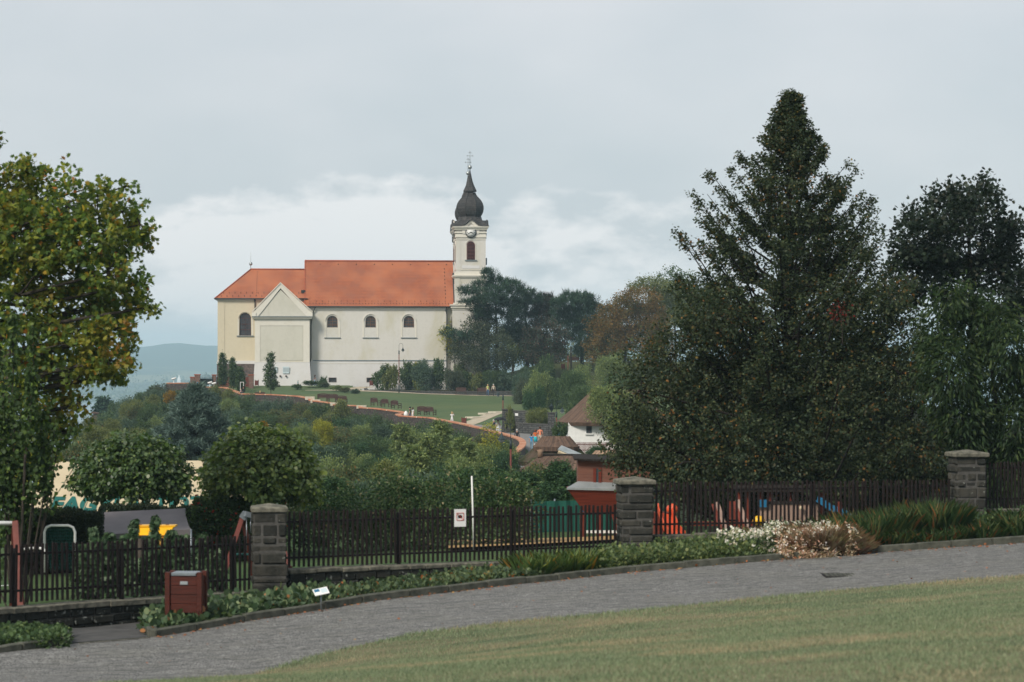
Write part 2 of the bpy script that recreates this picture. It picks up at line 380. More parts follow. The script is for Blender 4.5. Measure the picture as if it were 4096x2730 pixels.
def glassmat(name, c, r=.12):
    m = newmat(name); t = NT(m); f = t.noise(t.obj(), 2.2, 3, .5)
    t.pbr(t.ramp(f, [(.35, tuple(q*.6 for q in c)), (.65, c)]), r, t.bump(t.noise(t.obj(), 1.5, 2), .05, .02), spec=.6); return m
M['glass'] = glassmat('window_glass', (.055, .075, .085))
M['clock'] = plain('clock_white', (.70, .70, .68), (.62, .62, .60), 4, .5, 0)
M['black'] = plain('black_paint', (.012, .012, .013), None, 6, .5, 0)
M['cap'] = None
def capmat():
    m = newmat('terracotta_cap'); t = NT(m)
    c = t.n('ShaderNodeTexCoord'); sp = t.n('ShaderNodeSeparateXYZ'); t.l(c.outputs['UV'], sp.inputs[0])
    k = t.math('FRACT', t.math('DIVIDE', sp.outputs[0], 5.2)); j = t.math('LESS_THAN', k, .04)
    b = t.math('LESS_THAN', t.math('FRACT', t.math('DIVIDE', sp.outputs[0], .13)), .14)
    col = t.ramp(t.noise(t.obj(), .9, 5, .65), [(.32, (.30, .12, .07)), (.5, (.42, .18, .10)), (.7, (.48, .28, .18))])
    col = t.mix(t.math('MULTIPLY', b, .45), col, (.34, .18, .11)); col = t.mix(j, col, (.55, .45, .34))
    t.pbr(col, .85, t.bump(t.noise(t.obj(), 7, 4), .3, .02), spec=.2); return m
M['cap'] = capmat()
M['cap_block'] = plain('pale_coping_stone', (.55, .50, .40), (.42, .38, .30), 2, .85)
M['terrace_stone'] = brickmat('terrace_stone', (.10, .078, .068), (.06, .05, .046), (.04, .034, .032), .33, .2, .03, .9, stain=(.17, .14, .12), wob=.5, dark=(.03, .026, .024), damt=.6)
M['grey_stone'] = brickmat('grey_stone', (.10, .10, .095), (.06, .06, .058), (.03, .03, .03), .55, .22, .035, .9, stain=(.17, .17, .16), wob=.2, damt=.4)
M['basalt'] = stonemat('dark_block_stone', (.066, .062, .052), (.030, .030, .027))
M['basalt_low'] = stonemat('low_wall_stone', (.042, .042, .036), (.022, .023, .020), ls=.60)
M['mortar'] = plain('mortar', (.095, .092, .085), (.06, .057, .054), 9, .95, .3)
M['capstone'] = plain('lichened_capstone', (.17, .16, .125), (.07, .068, .055), 7, .95, .6, lo=.38, hi=.62)
M['kerb'] = plain('kerb_stone', (.10, .10, .08), (.045, .048, .038), 5, .9, .5)
M['kerb_mortar'] = plain('kerb_joint', (.24, .23, .20), None, 9, .95, .2)
M['slat'] = plain('dark_brown_picket_paint', (.022, .013, .012), (.012, .009, .009), 5, .65, .1, (8, 8, 1))
M['rail'] = plain('dark_steel_rail', (.014, .011, .011), None, 5, .55, .05)
M['bin_wood'] = plain('red_brown_board', (.080, .020, .013), (.045, .014, .010), 3, .5, .2, (1, 1, 9))
M['steel'] = plain('galvanised_steel', (.30, .33, .35), (.2, .23, .25), 6, .35, .05, metal=.6)
M['white'] = plain('white_paint', (.72, .72, .70), (.64, .64, .62), 3, .5, .03)
M['bench'] = plain('brown_bench_wood', (.075, .040, .032), (.05, .028, .024), 4, .6, .1)
M['post_red'] = plain('red_brown_post', (.15, .042, .032), (.10, .03, .024), 3, .6, .1)
M['lamp_iron'] = plain('dark_lamp_iron', (.03, .045, .048), None, 5, .45, .05)
M['bark'] = plain('grey_bark', (.075, .062, .05), (.035, .03, .026), 6, .95, .6, (1, 1, .3))
M['bark_dark'] = plain('dark_bark', (.03, .025, .022), (.016, .014, .013), 6, .95, .6, (1, 1, .3))
M['orange'] = plain('orange_plastic', (.62, .085, .02), (.52, .065, .018), 2, .35, 0, spec=.5)
M['yellow'] = plain('yellow_plastic', (.80, .44, .012), (.72, .38, .01), 2, .35, 0, spec=.5)
M['blue'] = plain('blue_plastic', (.015, .13, .25), (.012, .10, .20), 2, .35, 0, spec=.5)
M['red_wood'] = plain('red_brown_planking', (.16, .032, .018), (.11, .024, .015), 2, .55, .15, (1, 1, 14))
M['brown_plank'] = plain('brown_planking', (.19, .085, .06), (.13, .06, .045), 2, .65, .2, (1, 1, 14))
M['tan_plank'] = plain('tan_planking', (.30, .20, .16), (.22, .15, .12), 2, .65, .2, (9, 1, 1))
M['canvas_cream'] = plain('cream_canvas', (.50, .42, .285), (.44, .365, .25), 1.2, .8, .05)
M['canvas_grey'] = plain('grey_canvas', (.19, .17, .175), (.15, .135, .14), 1.5, .8, .1)
M['letter'] = plain('teal_lettering', (.015, .115, .10), None, 3, .6, 0)
M['green_cloth'] = plain('green_screen_cloth', (.012, .085, .062), (.010, .060, .047), 2.2, .8, .15, (3, 3, .6))
M['sand'] = plain('sand', (.42, .28, .13), (.34, .22, .10), 3, .95, .3)
M['thatch'] = thatchmat('brown_thatch', (.155, .10, .072), (.06, .042, .034))
M['thatch_moss'] = thatchmat('mossy_thatch', (.11, .078, .055), (.045, .034, .027), (.035, .042, .018))
M['thatch_pale'] = thatchmat('pale_thatch', (.34, .235, .16), (.15, .10, .07))
# paving and grass
def grassmat(name, c1, c2, dry, s1=.5, s2=2.5, damt=.7, bump=.5, streak=(1, 1, 1)):
    m = newmat(name); t = NT(m); v = t.obj(streak)
    f = t.noise(v, s1, 5, .6); g = t.noise(v, s2, 5, .65); hh = t.noise(t.obj(), 30, 3, .7)
    c = t.ramp(g, [(.38, c2), (.62, c1)]); c = t.mix(t.math('MULTIPLY', t.ramp(f, [(.42, 0.0), (.6, 1.0)]), damt), c, dry)
    c = t.mix(t.ramp(hh, [(.35, .45), (.6, 0.0)]), c, tuple(q*.45 for q in c2))
    t.pbr(c, .95, t.bump(hh, bump, .05), spec=.06); return m
M['grass_front'] = grassmat('dry_lawn_grass', (.15, .165, .095), (.07, .095, .052), (.25, .20, .125), .42, 1.1, .85, streak=(.55, 1.4, 1))
M['grass_lawn'] = grassmat('terrace_lawn_grass', (.095, .135, .062), (.075, .112, .055), (.12, .145, .065), .06, .5, .6, .2)
M['grass_knoll'] = grassmat('knoll_grass', (.085, .10, .04), (.06, .075, .034), (.13, .12, .05), .1, .6, .6, .3)
M['grass_play'] = grassmat('playground_grass', (.070, .120, .048), (.05, .09, .038), (.11, .13, .05), .5, 2, .4)
M['soil'] = grassmat('bed_soil', (.035, .04, .022), (.022, .024, .016), (.04, .032, .022), 1, 4, .6)
M['scrub'] = grassmat('scrub_floor', (.030, .042, .020), (.018, .026, .014), (.05, .05, .024), .1, .7, .6)
M['asphalt_dark'] = plain('dark_paving', (.085, .082, .08), (.05, .05, .05), 2.5, .95, .3)
M['gravel'] = plain('pale_gravel', (.42, .36, .27), (.33, .28, .21), 1.5, .95, .2)
M['asphalt'] = plain('grey_path', (.20, .195, .19), (.15, .147, .145), 1.2, .95, .2)
def cobble():
    m = newmat('cobblestone'); t = NT(m)
    c = t.n('ShaderNodeTexCoord'); s = t.n('ShaderNodeSeparateXYZ'); t.l(c.outputs['UV'], s.inputs[0])
    u = s.outputs[0]; vv = s.outputs[1]; per = 1.5
    fr = t.math('SUBTRACT', t.math('MULTIPLY', t.math('FRACT', t.math('DIVIDE', u, per)), 2.0), 1.0)
    arc = t.math('MULTIPLY', t.math('SQRT', t.math('SUBTRACT', 1.25, t.math('MULTIPLY', fr, fr))), .62)
    nz = t.noise(t.obj(), 2.0, 3, .6)
    cb = t.n('ShaderNodeCombineXYZ'); t.l(t.math('ADD', u, t.math('MULTIPLY', nz, .35)), cb.inputs[0]); t.l(t.math('ADD', t.math('SUBTRACT', vv, arc), t.math('MULTIPLY', nz, .4)), cb.inputs[1])
    b = t.n('ShaderNodeTexBrick'); t.l(cb.outputs[0], b.inputs['Vector']); b.inputs['Scale'].default_value = 1; b.inputs['Brick Width'].default_value = .115; b.inputs['Row Height'].default_value = .115
    b.inputs['Mortar Size'].default_value = .011; b.inputs['Mortar Smooth'].default_value = .4
    b.inputs['Color1'].default_value = (.212, .207, .198, 1); b.inputs['Color2'].default_value = (.123, .121, .116, 1); b.inputs['Mortar'].default_value = (.040, .039, .036, 1)
    vo = t.n('ShaderNodeTexVoronoi'); vo.inputs['Scale'].default_value = 6.5; t.l(cb.outputs[0], vo.inputs['Vector'])
    col = t.mix(.4, b.outputs['Color'], t.mix(1.0, b.outputs['Color'], t.ramp(vo.outputs['Distance'], [(.1, .6), (.6, 1.6)]), 'MULTIPLY'))
    # arc joints of each fan a little wider, moss and grit in patches
    g = t.noise(t.obj((1, 1, 1)), .8, 5, .65)
    col = t.mix(t.ramp(g, [(.45, 0.0), (.75, .55)]), col, (.17, .165, .14))
    col = t.mix(t.ramp(t.noise(t.obj((.5, 2.2, 1)), 1.9, 5, .7), [(.38, .6), (.50, 0.0)]), col, (.075, .075, .072))
    row = t.math('FRACT', t.math('DIVIDE', t.math('ADD', t.math('SUBTRACT', vv, arc), t.math('MULTIPLY', nz, .5)), .62))
    ln = t.math('MULTIPLY', t.math('LESS_THAN', row, .16), t.ramp(t.noise(t.obj(), 1.6, 3, .6), [(.42, 0.0), (.56, .75)]))
    col = t.mix(ln, col, (.06, .06, .058))
    hgt = t.math('ADD', t.math('MULTIPLY', b.outputs['Fac'], -1.0), t.math('MULTIPLY', t.noise(t.obj(), 11, 3, .6), .9))
    t.pbr(col, .8, t.bump(hgt, .9, .035), spec=.3); return m
M['cobble'] = cobble()
def watermat():
    m = newmat('lake_water'); t = NT(m); t.pbr((.05, .085, .09), .22, t.bump(t.noise(t.obj((.02, .1, 1)), 1, 4), .25, .5), spec=.5); return m
M['water'] = watermat()
def hillmat():
    m = newmat('far_hill_cover'); t = NT(m); v = t.obj((1, 1, 1)); f = t.noise(v, .0016, 5, .6); g = t.noise(v, .02, 4, .7)
    s = t.n('ShaderNodeSeparateXYZ'); t.l(v, s.inputs[0])
    c = t.ramp(g, [(.35, (.022, .036, .020)), (.65, (.045, .065, .032))])
    field = t.math('MULTIPLY', t.ramp(f, [(.50, 0.0), (.56, 1.0)]), t.math('LESS_THAN', s.outputs[2], -12.0))
    c = t.mix(t.math('MULTIPLY', field, .8), c, (.17, .16, .075)); t.pbr(c, .95, t.bump(g, .6, 5), spec=.1); return m
M['hills'] = hillmat()
# foliage
M['lf_plane'] = foliage('plane_leaf', [(5, (.050, .085, .024)), (5, (.085, .120, .026)), (2.6, (.15, .165, .026)), (.6, (.22, .15, .02)), (.25, (.22, .085, .02))],
    patch=[(.47, .60, .55, (.19, .18, .032)), (.62, .70, .42, (.23, .125, .03))], pscale=.6, trans=.33, rough=.45)
M['lf_mulberry'] = foliage('mulberry_leaf', [(5, (.030, .055, .018)), (4, (.045, .075, .022)), (1, (.09, .14, .03))], pscale=1, trans=.3, rough=.4, gain=1.1)
M['lf_globe'] = foliage('globe_tree_leaf', [(5, (.045, .070, .020)), (4, (.072, .100, .028)), (2.5, (.115, .140, .040)), (.7, (.16, .18, .05))], patch=[(.62, .7, .5, (.13, .13, .02))], pscale=.8, trans=.28, rough=.36, spec=.5, gain=1.9, gloss=True)
M['lf_globe_dark'] = foliage('dark_globe_leaf', [(5, (.026, .050, .015)), (4, (.040, .068, .018)), (1.3, (.070, .095, .022))], pscale=.8, trans=.25, rough=.36, spec=.5, gain=1.55, gloss=True)
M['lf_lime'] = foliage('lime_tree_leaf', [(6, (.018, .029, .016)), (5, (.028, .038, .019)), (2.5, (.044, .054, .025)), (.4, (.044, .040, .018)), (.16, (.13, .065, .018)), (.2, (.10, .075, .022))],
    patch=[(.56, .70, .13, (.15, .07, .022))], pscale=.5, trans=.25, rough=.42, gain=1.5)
M['lf_red'] = foliage('red_creeper_leaf', [(1, (.12, .014, .012)), (1, (.08, .012, .012))], trans=.25)
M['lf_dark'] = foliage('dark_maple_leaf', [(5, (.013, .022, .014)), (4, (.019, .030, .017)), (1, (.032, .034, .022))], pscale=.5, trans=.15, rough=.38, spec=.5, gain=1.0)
M['lf_cherry'] = foliage('hanging_green_leaf', [(5, (.022, .042, .017)), (4, (.034, .060, .021)), (1.5, (.060, .085, .028))], pscale=.5, trans=.28, rough=.4, gain=.95)
M['lf_pine'] = foliage('pine_needle', [(5, (.016, .034, .022)), (4, (.022, .042, .026)), (1, (.035, .055, .032))], pscale=.3, trans=.08, rough=.6, spec=.2, gain=1.9)
M['lf_pine_brown'] = foliage('dry_pine_needle', [(4, (.020, .034, .022)), (3, (.038, .036, .026)), (2, (.055, .036, .026))], pscale=.3, trans=.08, rough=.6, spec=.2, gain=1.7)
M['lf_chestnut'] = foliage('browning_chestnut_leaf', [(4, (.105, .058, .018)), (4, (.080, .055, .018)), (3, (.055, .052, .020)), (1, (.15, .085, .02))], patch=[(.5, .62, .5, (.05, .055, .022))], pscale=.3, trans=.2, rough=.6, gain=1.6)
M['lf_grey'] = foliage('grey_green_leaf', [(5, (.034, .046, .028)), (4, (.048, .058, .034)), (1, (.07, .075, .045))], pscale=.4, trans=.15, rough=.6)
M['lf_a'] = foliage('shrub_leaf_deep', [(5, (.026, .045, .020)), (4, (.038, .060, .024)), (1, (.065, .090, .034))], pscale=.5, trans=.2, rough=.55, gain=1.75)
M['lf_b'] = foliage('shrub_leaf_olive', [(5, (.050, .062, .022)), (4, (.070, .080, .027)), (1, (.10, .10, .03))], pscale=.5, trans=.22, rough=.55, gain=2.0)
M['lf_c'] = foliage('shrub_leaf_blue', [(5, (.026, .046, .030)), (4, (.040, .062, .040)), (1, (.065, .088, .055))], pscale=.5, trans=.15, rough=.55, gain=1.75)
M['lf_d'] = foliage('shrub_leaf_fresh', [(4, (.056, .078, .034)), (4, (.078, .100, .042)), (2, (.120, .138, .050))], pscale=.5, trans=.3, rough=.55, gain=2.0)
M['lf_e'] = foliage('shrub_leaf_mixed', [(5, (.036, .050, .022)), (4, (.050, .060, .026)), (1, (.10, .06, .022))], patch=[(.6, .7, .5, (.09, .06, .03))], pscale=.5, trans=.2, rough=.55, gain=2.0)
M['lf_yellow'] = foliage('yellow_leaf', [(4, (.24, .22, .03)), (4, (.18, .19, .03)), (2, (.10, .12, .025))], trans=.3, rough=.55)
M['lf_gold'] = foliage('golden_leaf', [(4, (.30, .17, .018)), (3, (.20, .13, .02)), (2, (.08, .08, .02))], trans=.3, rough=.55)
M['lf_spruce'] = foliage('blue_spruce_needle', [(4, (.040, .066, .055)), (4, (.060, .090, .076)), (2, (.085, .12, .10))], pscale=.5, trans=.08, rough=.6, gain=1.6)
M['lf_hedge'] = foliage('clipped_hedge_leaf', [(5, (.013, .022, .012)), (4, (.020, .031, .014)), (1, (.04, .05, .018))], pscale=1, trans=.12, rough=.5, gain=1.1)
M['lf_vine'] = foliage('vine_leaf', [(5, (.022, .045, .018)), (4, (.034, .062, .022)), (2, (.060, .085, .032)), (.5, (.15, .13, .075))], patch=[(.58, .66, .25, (.16, .15, .09))], pscale=1.1, trans=.2, rough=.45, gain=1.5)
M['lf_juniper'] = foliage('soft_conifer_spray', [(5, (.020, .045, .022)), (4, (.030, .062, .026)), (1.5, (.055, .095, .034))], pscale=.8, trans=.15, rough=.6)
M['lf_bed'] = foliage('bed_leaf', [(5, (.034, .054, .028)), (4, (.052, .076, .036)), (2, (.085, .11, .052)), (.35, (.22, .07, .02))], patch=[(.6, .7, .25, (.14, .11, .03))], pscale=1.2, trans=.2, rough=.45)
M['lf_bergenia'] = foliage('broad_bed_leaf', [(5, (.032, .056, .028)), (4, (.050, .076, .038)), (1.5, (.11, .14, .07)), (.3, (.22, .10, .04))], pscale=1, trans=.2, rough=.38, spec=.5)
M['lf_lime_bed'] = foliage('light_bed_leaf', [(5, (.050, .075, .032)), (4, (.078, .102, .042)), (1.5, (.12, .135, .05))], pscale=1, trans=.25, rough=.5)
M['lf_fig'] = foliage('fig_leaf', [(5, (.024, .048, .022)), (4, (.040, .068, .032)), (1.5, (.085, .12, .07))], pscale=1, trans=.22, rough=.5)
M['bl_iris'] = foliage('strap_leaf', [(5, (.055, .095, .030)), (4, (.085, .125, .036)), (1.5, (.15, .16, .04)), (.4, (.24, .13, .03))], pscale=1, trans=.25, rough=.5)
M['bl_tall'] = foliage('tall_grass_blade', [(5, (.028, .055, .020)), (4, (.050, .078, .030)), (1.6, (.095, .105, .04)), (1.0, (.17, .075, .03))], pscale=1, trans=.2, rough=.5, gain=1.7)
M['bl_pink'] = foliage('pinkish_seed_grass', [(4, (.42, .24, .17)), (4, (.50, .35, .25)), (2, (.26, .22, .12))], patch=[(.5, .6, .5, (.5, .42, .30))], pscale=1.2, trans=.25, rough=.6)
M['bl_lawn'] = foliage('lawn_blade', [(5, (.130, .160, .092)), (4, (.092, .122, .070)), (2, (.18, .185, .12)), (1, (.05, .08, .045))], patch=[(.51, .63, .65, (.26, .22, .14))], pscale=.42, trans=.15, rough=.65, spec=.15)
M['lf_redflower'] = foliage('hedge_with_red_flowers', [(5, (.030, .055, .022)), (4, (.045, .07, .026)), (.3, (.26, .03, .02))], pscale=1)
M['petal'] = foliage('white_petal', [(3, (.72, .70, .66)), (1, (.62, .52, .50))], trans=.3, rough=.6)
# ------------------------------------------------------------------ terrain
class TPS:
    """smooth height interpolation through surveyed points"""
    def __init__(s, pts, lam=1e-3):
        A = np.array(pts, float); s.p = A[:, :2]; z = A[:, 2]; n = len(A)
        d = np.linalg.norm(s.p[:, None]-s.p[None], axis=2)
        K = np.zeros((n+3, n+3)); K[:n, :n] = d+np.eye(n)*lam; K[:n, n] = 1; K[:n, n+1:] = s.p; K[n, :n] = 1; K[n+1:, :n] = s.p.T
        s.w = np.linalg.solve(K, np.concatenate([z, np.zeros(3)]))
    def __call__(s, x, y):
        q = np.stack([np.atleast_1d(np.asarray(x, float)).ravel(), np.atleast_1d(np.asarray(y, float)).ravel()], 1)
        out_ = np.empty(len(q))
        for i in range(0, len(q), 20000):
            c = q[i:i+20000]; d = np.linalg.norm(c[:, None]-s.p[None], axis=2)
            out_[i:i+20000] = d @ s.w[:len(s.p)]+s.w[-3]+c @ s.w[-2:]
        return out_ if np.ndim(x) or np.ndim(y) else float(out_[0])
near_px = [(600, 2725, 38.2), (1000, 2718, 38.8), (0, 2612, 43), (610, 2552, 46), (1000, 2482, 48), (1500, 2402, 50.2), (2000, 2345, 52.3), (2500, 2292, 54.2), (3000, 2250, 55.2), (3400, 2218, 56), (4096, 2172, 56.6),
  (1632, 2548, 42.8), (2500, 2456, 44.3), (3000, 2406, 45.3), (3553, 2352, 46.2), (4096, 2314, 45.4), (2000, 2502, 43.4), (4500, 2280, 46), (4700, 2130, 57),
  (0, 2500, 47.5), (300, 2517, 48.5), (600, 2480, 50.3), (1090, 2425, 53), (1500, 2350, 54.3), (2000, 2300, 56.3), (2540, 2242, 58), (3200, 2182, 60), (3870, 2105, 61.5), (4500, 2050, 63),
  (-500, 2700, 43), (-500, 2500, 50), (0, 2300, 61), (400, 2290, 60), (1200, 2225, 66), (1200, 2262, 57), (2100, 2170, 70), (2500, 2160, 70), (2700, 2150, 63), (3300, 2110, 66), (3900, 2050, 70)]
pts = [tuple(P(*q)) for q in near_px]
pts += [(0, 0, -1.75), (-12, 0, -2.4), (12, 0, -1.5), (0, -12, -1.6), (-12, 22, -3.9), (0, 22, -3.05), (9, 22, -2.55), (20, 22, -2.1), (-3, 30, -3.95), (8, 33, -3.35), (20, 35, -2.9), (-20, 35, -4.9), (30, 0, -1.2), (-30, 0, -3),
  (-30, 60, -6.2), (-10, 80, -5.6), (0, 80, -5.4), (12, 80, -4.9), (30, 80, -4), (-30, 90, -8), (40, 50, -3.4), (-12, 95, -6.6), (0, 95, -6.6), (10, 95, -6.2), (30, 95, -5), (50, 95, -4), (-50, 95, -14), (-50, 50, -8)]
G1 = TPS(pts)
def sheet(name, fn, x0, x1, y0, y1, step, mat, dz=0, mask=None, label=None, kind='structure', uvf=None, side=None):
    nx = int((x1-x0)/step)+1; ny = int((y1-y0)/step)+1
    xs = np.linspace(x0, x1, nx); ys = np.linspace(y0, y1, ny); Xg, Yg = np.meshgrid(xs, ys)
    Z = fn(Xg.ravel(), Yg.ravel()).reshape(Xg.shape)+dz
    V = np.stack([Xg, Yg, Z], 2).reshape(-1, 3)
    idx = np.arange(nx*ny).reshape(ny, nx); Fc = np.stack([idx[:-1, :-1], idx[:-1, 1:], idx[1:, 1:], idx[1:, :-1]], 2).reshape(-1, 4)
    if mask is not None:
        cx = V[Fc].mean(1); Fc = Fc[mask(cx[:, 0], cx[:, 1])]
    me = bpy.data.meshes.new(name); me.from_pydata(V.tolist(), [], Fc.tolist()); me.materials.append(mat)
    me.polygons.foreach_set('use_smooth', [True]*len(me.polygons))
    o = bpy.data.objects.new(name, me); link(o); o['kind'] = kind; return o
def strip(name, fn, A, B, n, m, mat, dz=0, uv=True, kind='structure'):
    """surface between two plan polylines A and B (lists of (x,y)), draped on fn; uv in metres"""
    def res(Q, n):
        Q = np.array(Q, float); d = np.concatenate([[0], np.cumsum(np.linalg.norm(np.diff(Q, axis=0), axis=1))]); t = np.linspace(0, d[-1], n)
        return np.stack([np.interp(t, d, Q[:, 0]), np.interp(t, d, Q[:, 1])], 1), d[-1]
    a, la = res(A, n); b, lb = res(B, n); t = np.linspace(0, 1, m)[:, None, None]
    G = a[None]*(1-t)+b[None]*t; Z = fn(G[..., 0].ravel(), G[..., 1].ravel()).reshape(G.shape[:2])+dz
    V = np.concatenate([G, Z[..., None]], 2).reshape(-1, 3); idx = np.arange(n*m).reshape(m, n)
    Fc = np.stack([idx[:-1, :-1], idx[:-1, 1:], idx[1:, 1:], idx[1:, :-1]], 2).reshape(-1, 4)
    me = bpy.data.meshes.new(name); me.from_pydata(V.tolist(), [], Fc.tolist()); me.materials.append(mat)
    me.polygons.foreach_set('use_smooth', [True]*len(me.polygons))
    if uv:
        u = me.uv_layers.new(name='UVMap'); co = np.stack([G[..., 0], G[..., 1]], 2).reshape(-1, 2)[Fc.ravel()]
        u.data.foreach_set('uv', co.astype(np.float32).ravel())
    o = bpy.data.objects.new(name, me); link(o)
    if kind: o['kind'] = kind
    return o
sheet('ground', G1, -75, 60, -14, 100, 1.0, M['grass_play'], -.07)
def pl(*q): return [(XX(a, b), b) for a, b in q]
KERB = pl((610, 46), (1000, 48), (1500, 50.2), (2000, 52.3), (2500, 54.2), (3000, 55.2), (3400, 56), (4096, 56.6), (4700, 57.5))   # kerb line on the far side of the road
ROADN = pl((-700, 34), (200, 35.5), (880, 38.3), (1000, 38.9), (1300, 41.0), (1632, 42.8), (2000, 43.4), (2500, 44.3), (3000, 45.3), (3553, 46.2), (4096, 45.6), (4700, 45.5))   # near edge
ROADF = pl((-700, 40.5), (0, 43.2), (270, 44.6), (610, 46.1))+KERB[1:]
strip('road', G1, ROADN, ROADF, 140, 14, M['cobble'], .012)
# foreground lawn from the road edge back to behind the camera
strip('foreground_lawn', G1, [(-24, -10), (-16, -10), (-8, -10), (0, -10), (8, -10), (16, -10), (24, -10), (30, -10)], [(x, y+.12) for x, y in ROADN], 120, 70, M['grass_front'], .03)
# planting bed between kerb and fence wall
FLINE = pl((-300, 46.8), (0, 47.3), (500, 49.6), (1030, 52.9), (1200, 53.6), (2000, 56.8), (2540, 58.2), (3000, 59.6), (3870, 61.7), (4700, 63.2))
strip('bed_soil', G1, KERB, [q for q in pl((610, 50.3), (1030, 52.6), (2000, 56.6), (2540, 58), (3000, 59.4), (3870, 61.5), (4700, 63))], 60, 8, M['soil'], .06)
strip('bed_soil', G1, pl((-400, 41.9), (0, 43.3), (262, 44.5)), pl((-400, 46.4), (0, 47.1), (250, 48.2)), 20, 5, M['soil'], .06)
strip('paved_recess', G1, pl((275, 44.7), (600, 46.0)), pl((255, 48.2), (590, 49.6)), 16, 10, M['asphalt_dark'], .02)
# sand strip and turf pitch in the playground
strip('sand_pit', G1, pl((1790, 66), (2520, 66)), pl((1780, 71.5), (2560, 71.5)), 20, 6, M['sand'], .03)
strip('pitch_line', G1, pl((-60, 57.0), (60, 57.2)), pl((-60, 57.12), (60, 57.32)), 6, 2, M['white'], .035)
strip('pitch_line', G1, pl((95, 55.8), (240, 55.9)), pl((95, 55.9), (240, 56.0)), 6, 2, M['white'], .035)

# ---- hill: canopy rows give the ground
WALLP = [(668, 1531, 352), (770, 1531, 350), (774, 1546, 346), (900, 1549, 338), (962, 1572, 330), (966, 1574, 326), (1090, 1577, 321), (1190, 1583, 316), (1240, 1592, 310), (1244, 1600, 309), (1330, 1611, 304), (1334, 1617, 303), (1440, 1622, 298),
  (1444, 1629, 297), (1500, 1632, 294), (1600, 1645, 288), (1625, 1651, 286), (1590, 1656, 282), (1605, 1662, 279), (1720, 1669, 275), (1850, 1693, 262), (1990, 1727, 245), (2055, 1744, 233), (2085, 1756, 224), (2094, 1772, 214), (2080, 1792, 206), (2030, 1823, 196), (1980, 1848, 186), (1945, 1866, 179), (1860, 1876, 177), (1790, 1886, 174), (1700, 1900, 168)]
WALL3 = [P(*q) for q in WALLP]
hp = [(q.x-.8, q.y-1.5, q.z-4.2) for q in WALL3[::2]]
def canY(py): return float(np.interp(py, [1560, 1600, 1650, 1700, 1750, 1800, 1850, 1900, 1950, 2000], [345, 322, 285, 246, 210, 178, 150, 124, 104, 92]))
for (px, py) in [(350, 1700), (450, 1640), (540, 1590), (620, 1560), (350, 1800), (600, 1700), (900, 1680), (1200, 1700), (1500, 1740), (1750, 1780), (900, 1780), (1200, 1800), (1500, 1820), (1800, 1840), (600, 1800), (350, 1880), (700, 1880), (1100, 1900), (1500, 1900), (1850, 1900), (1300, 1950), (1700, 1950), (2000, 1940), (2300, 1930)]:
    q = P(px, py, canY(py)); hp.append((q.x, q.y, q.z-2.6))
hp += [(-34, 97, -10), (-16, 97, -8.4), (0, 97, -7.4), (10, 97, -7), (30, 97, -6), (50, 97, -5), (-80, 97, -26), (-90, 150, -45), (-110, 220, -70), (-120, 320, -86), (-75, 330, -40), (-95, 400, -86), (-30, 430, -30), (-40, 480, -86), (60, 480, -60), (150, 480, -86), (150, 300, -30), (150, 100, -12), (200, 300, -86), (200, 100, -60), (-140, 97, -80),
  (14, 150, -8.3), (4, 150, -8.5), (2, 190, -8.4), (6, 228, -7.8), (20, 185, -6.8), (12, 205, -7.2), (10, 120, -7.6), (40, 150, -7.6), (60, 200, -7.5), (40, 280, -7), (30, 340, -6), (60, 400, -6), (14, 262, -8.2), (0, 262, -8.6), (8, 300, -7.6), (20, 300, -7), (24, 262, -7.4), (24, 340, -6), (20, 225, -8.4),
  (-44, 360, -6), (-30, 352, -5.5), (-10, 352, -6), (0, 352, -6), (-30, 390, -7), (0, 390, -5), (20, 390, -3)]
G2 = TPS(hp, .5)
sheet('hillside', G2, -150, 210, 96, 500, 4, M['scrub'], -.05)

# ---- terrace lawn inside the parapet wall
lawn_px = [(880, 1548, 352), (1100, 1548, 351), (1300, 1543, 355), (1480, 1543, 357), (1000, 1546, 352), (1700, 1574, 349), (1930, 1584, 347), (2070, 1587, 345), (1465, 1570, 345), (1250, 1577, 330), (2000, 1650, 296), (1830, 1690, 275), (2150, 1640, 285), (1750, 1625, 315), (1900, 1620, 318), (1600, 1600, 330), (1400, 1590, 330)]
lp = [tuple(P(*q)) for q in lawn_px]+[(q.x, q.y+.6, q.z-1.05) for q in WALL3[:28]]
lp += [(XX(870, 362), 362, -3.4), (XX(1500, 362), 362, -3.4), (XX(2200, 352), 352, -4.8), (5, 228, -7.75), tuple(P(1992, 1747, 250)), tuple(P(1960, 1735, 255)), (14, 262, -6.9), (6, 258, -7.5), (6, 246, -7.85), (4, 200, -8.3), (5, 180, -8.5), (14, 225, -7.5), (18, 190, -6.9), (27, 262, -6.4), (27, 300, -5.6), (27, 345, -4.6), (26, 200, -6.7)]
G3 = TPS(lp, .05)
from mathutils.geometry import tessellate_polygon
wallplan = [(q.x, q.y) for q in WALL3]
poly_l = wallplan[:29]+[(6, 172), (18, 176), (26, 200), (28, 262), (28, 300), (28, 345), (28, 348.8), (-21.5, 348.5), (-24, 357), (-46, 357)]
def inpoly(poly):
    Q = np.array(poly)
    def f(x, y):
        c = np.zeros(len(x), bool); j = len(Q)-1
        for i in range(len(Q)):
            xi, yi = Q[i]; xj, yj = Q[j]
            k = ((yi > y) != (yj > y)) & (x < (xj-xi)*(y-yi)/(yj-yi+1e-12)+xi); c ^= k; j = i
        return c
    return f
inl = inpoly(poly_l)
sheet('terrace_lawn', G3, -52, 29, 170, 362, .55, M['grass_lawn'], 0, inl)
def g3(dz=0): return lambda x, y: G3(x, y)+dz
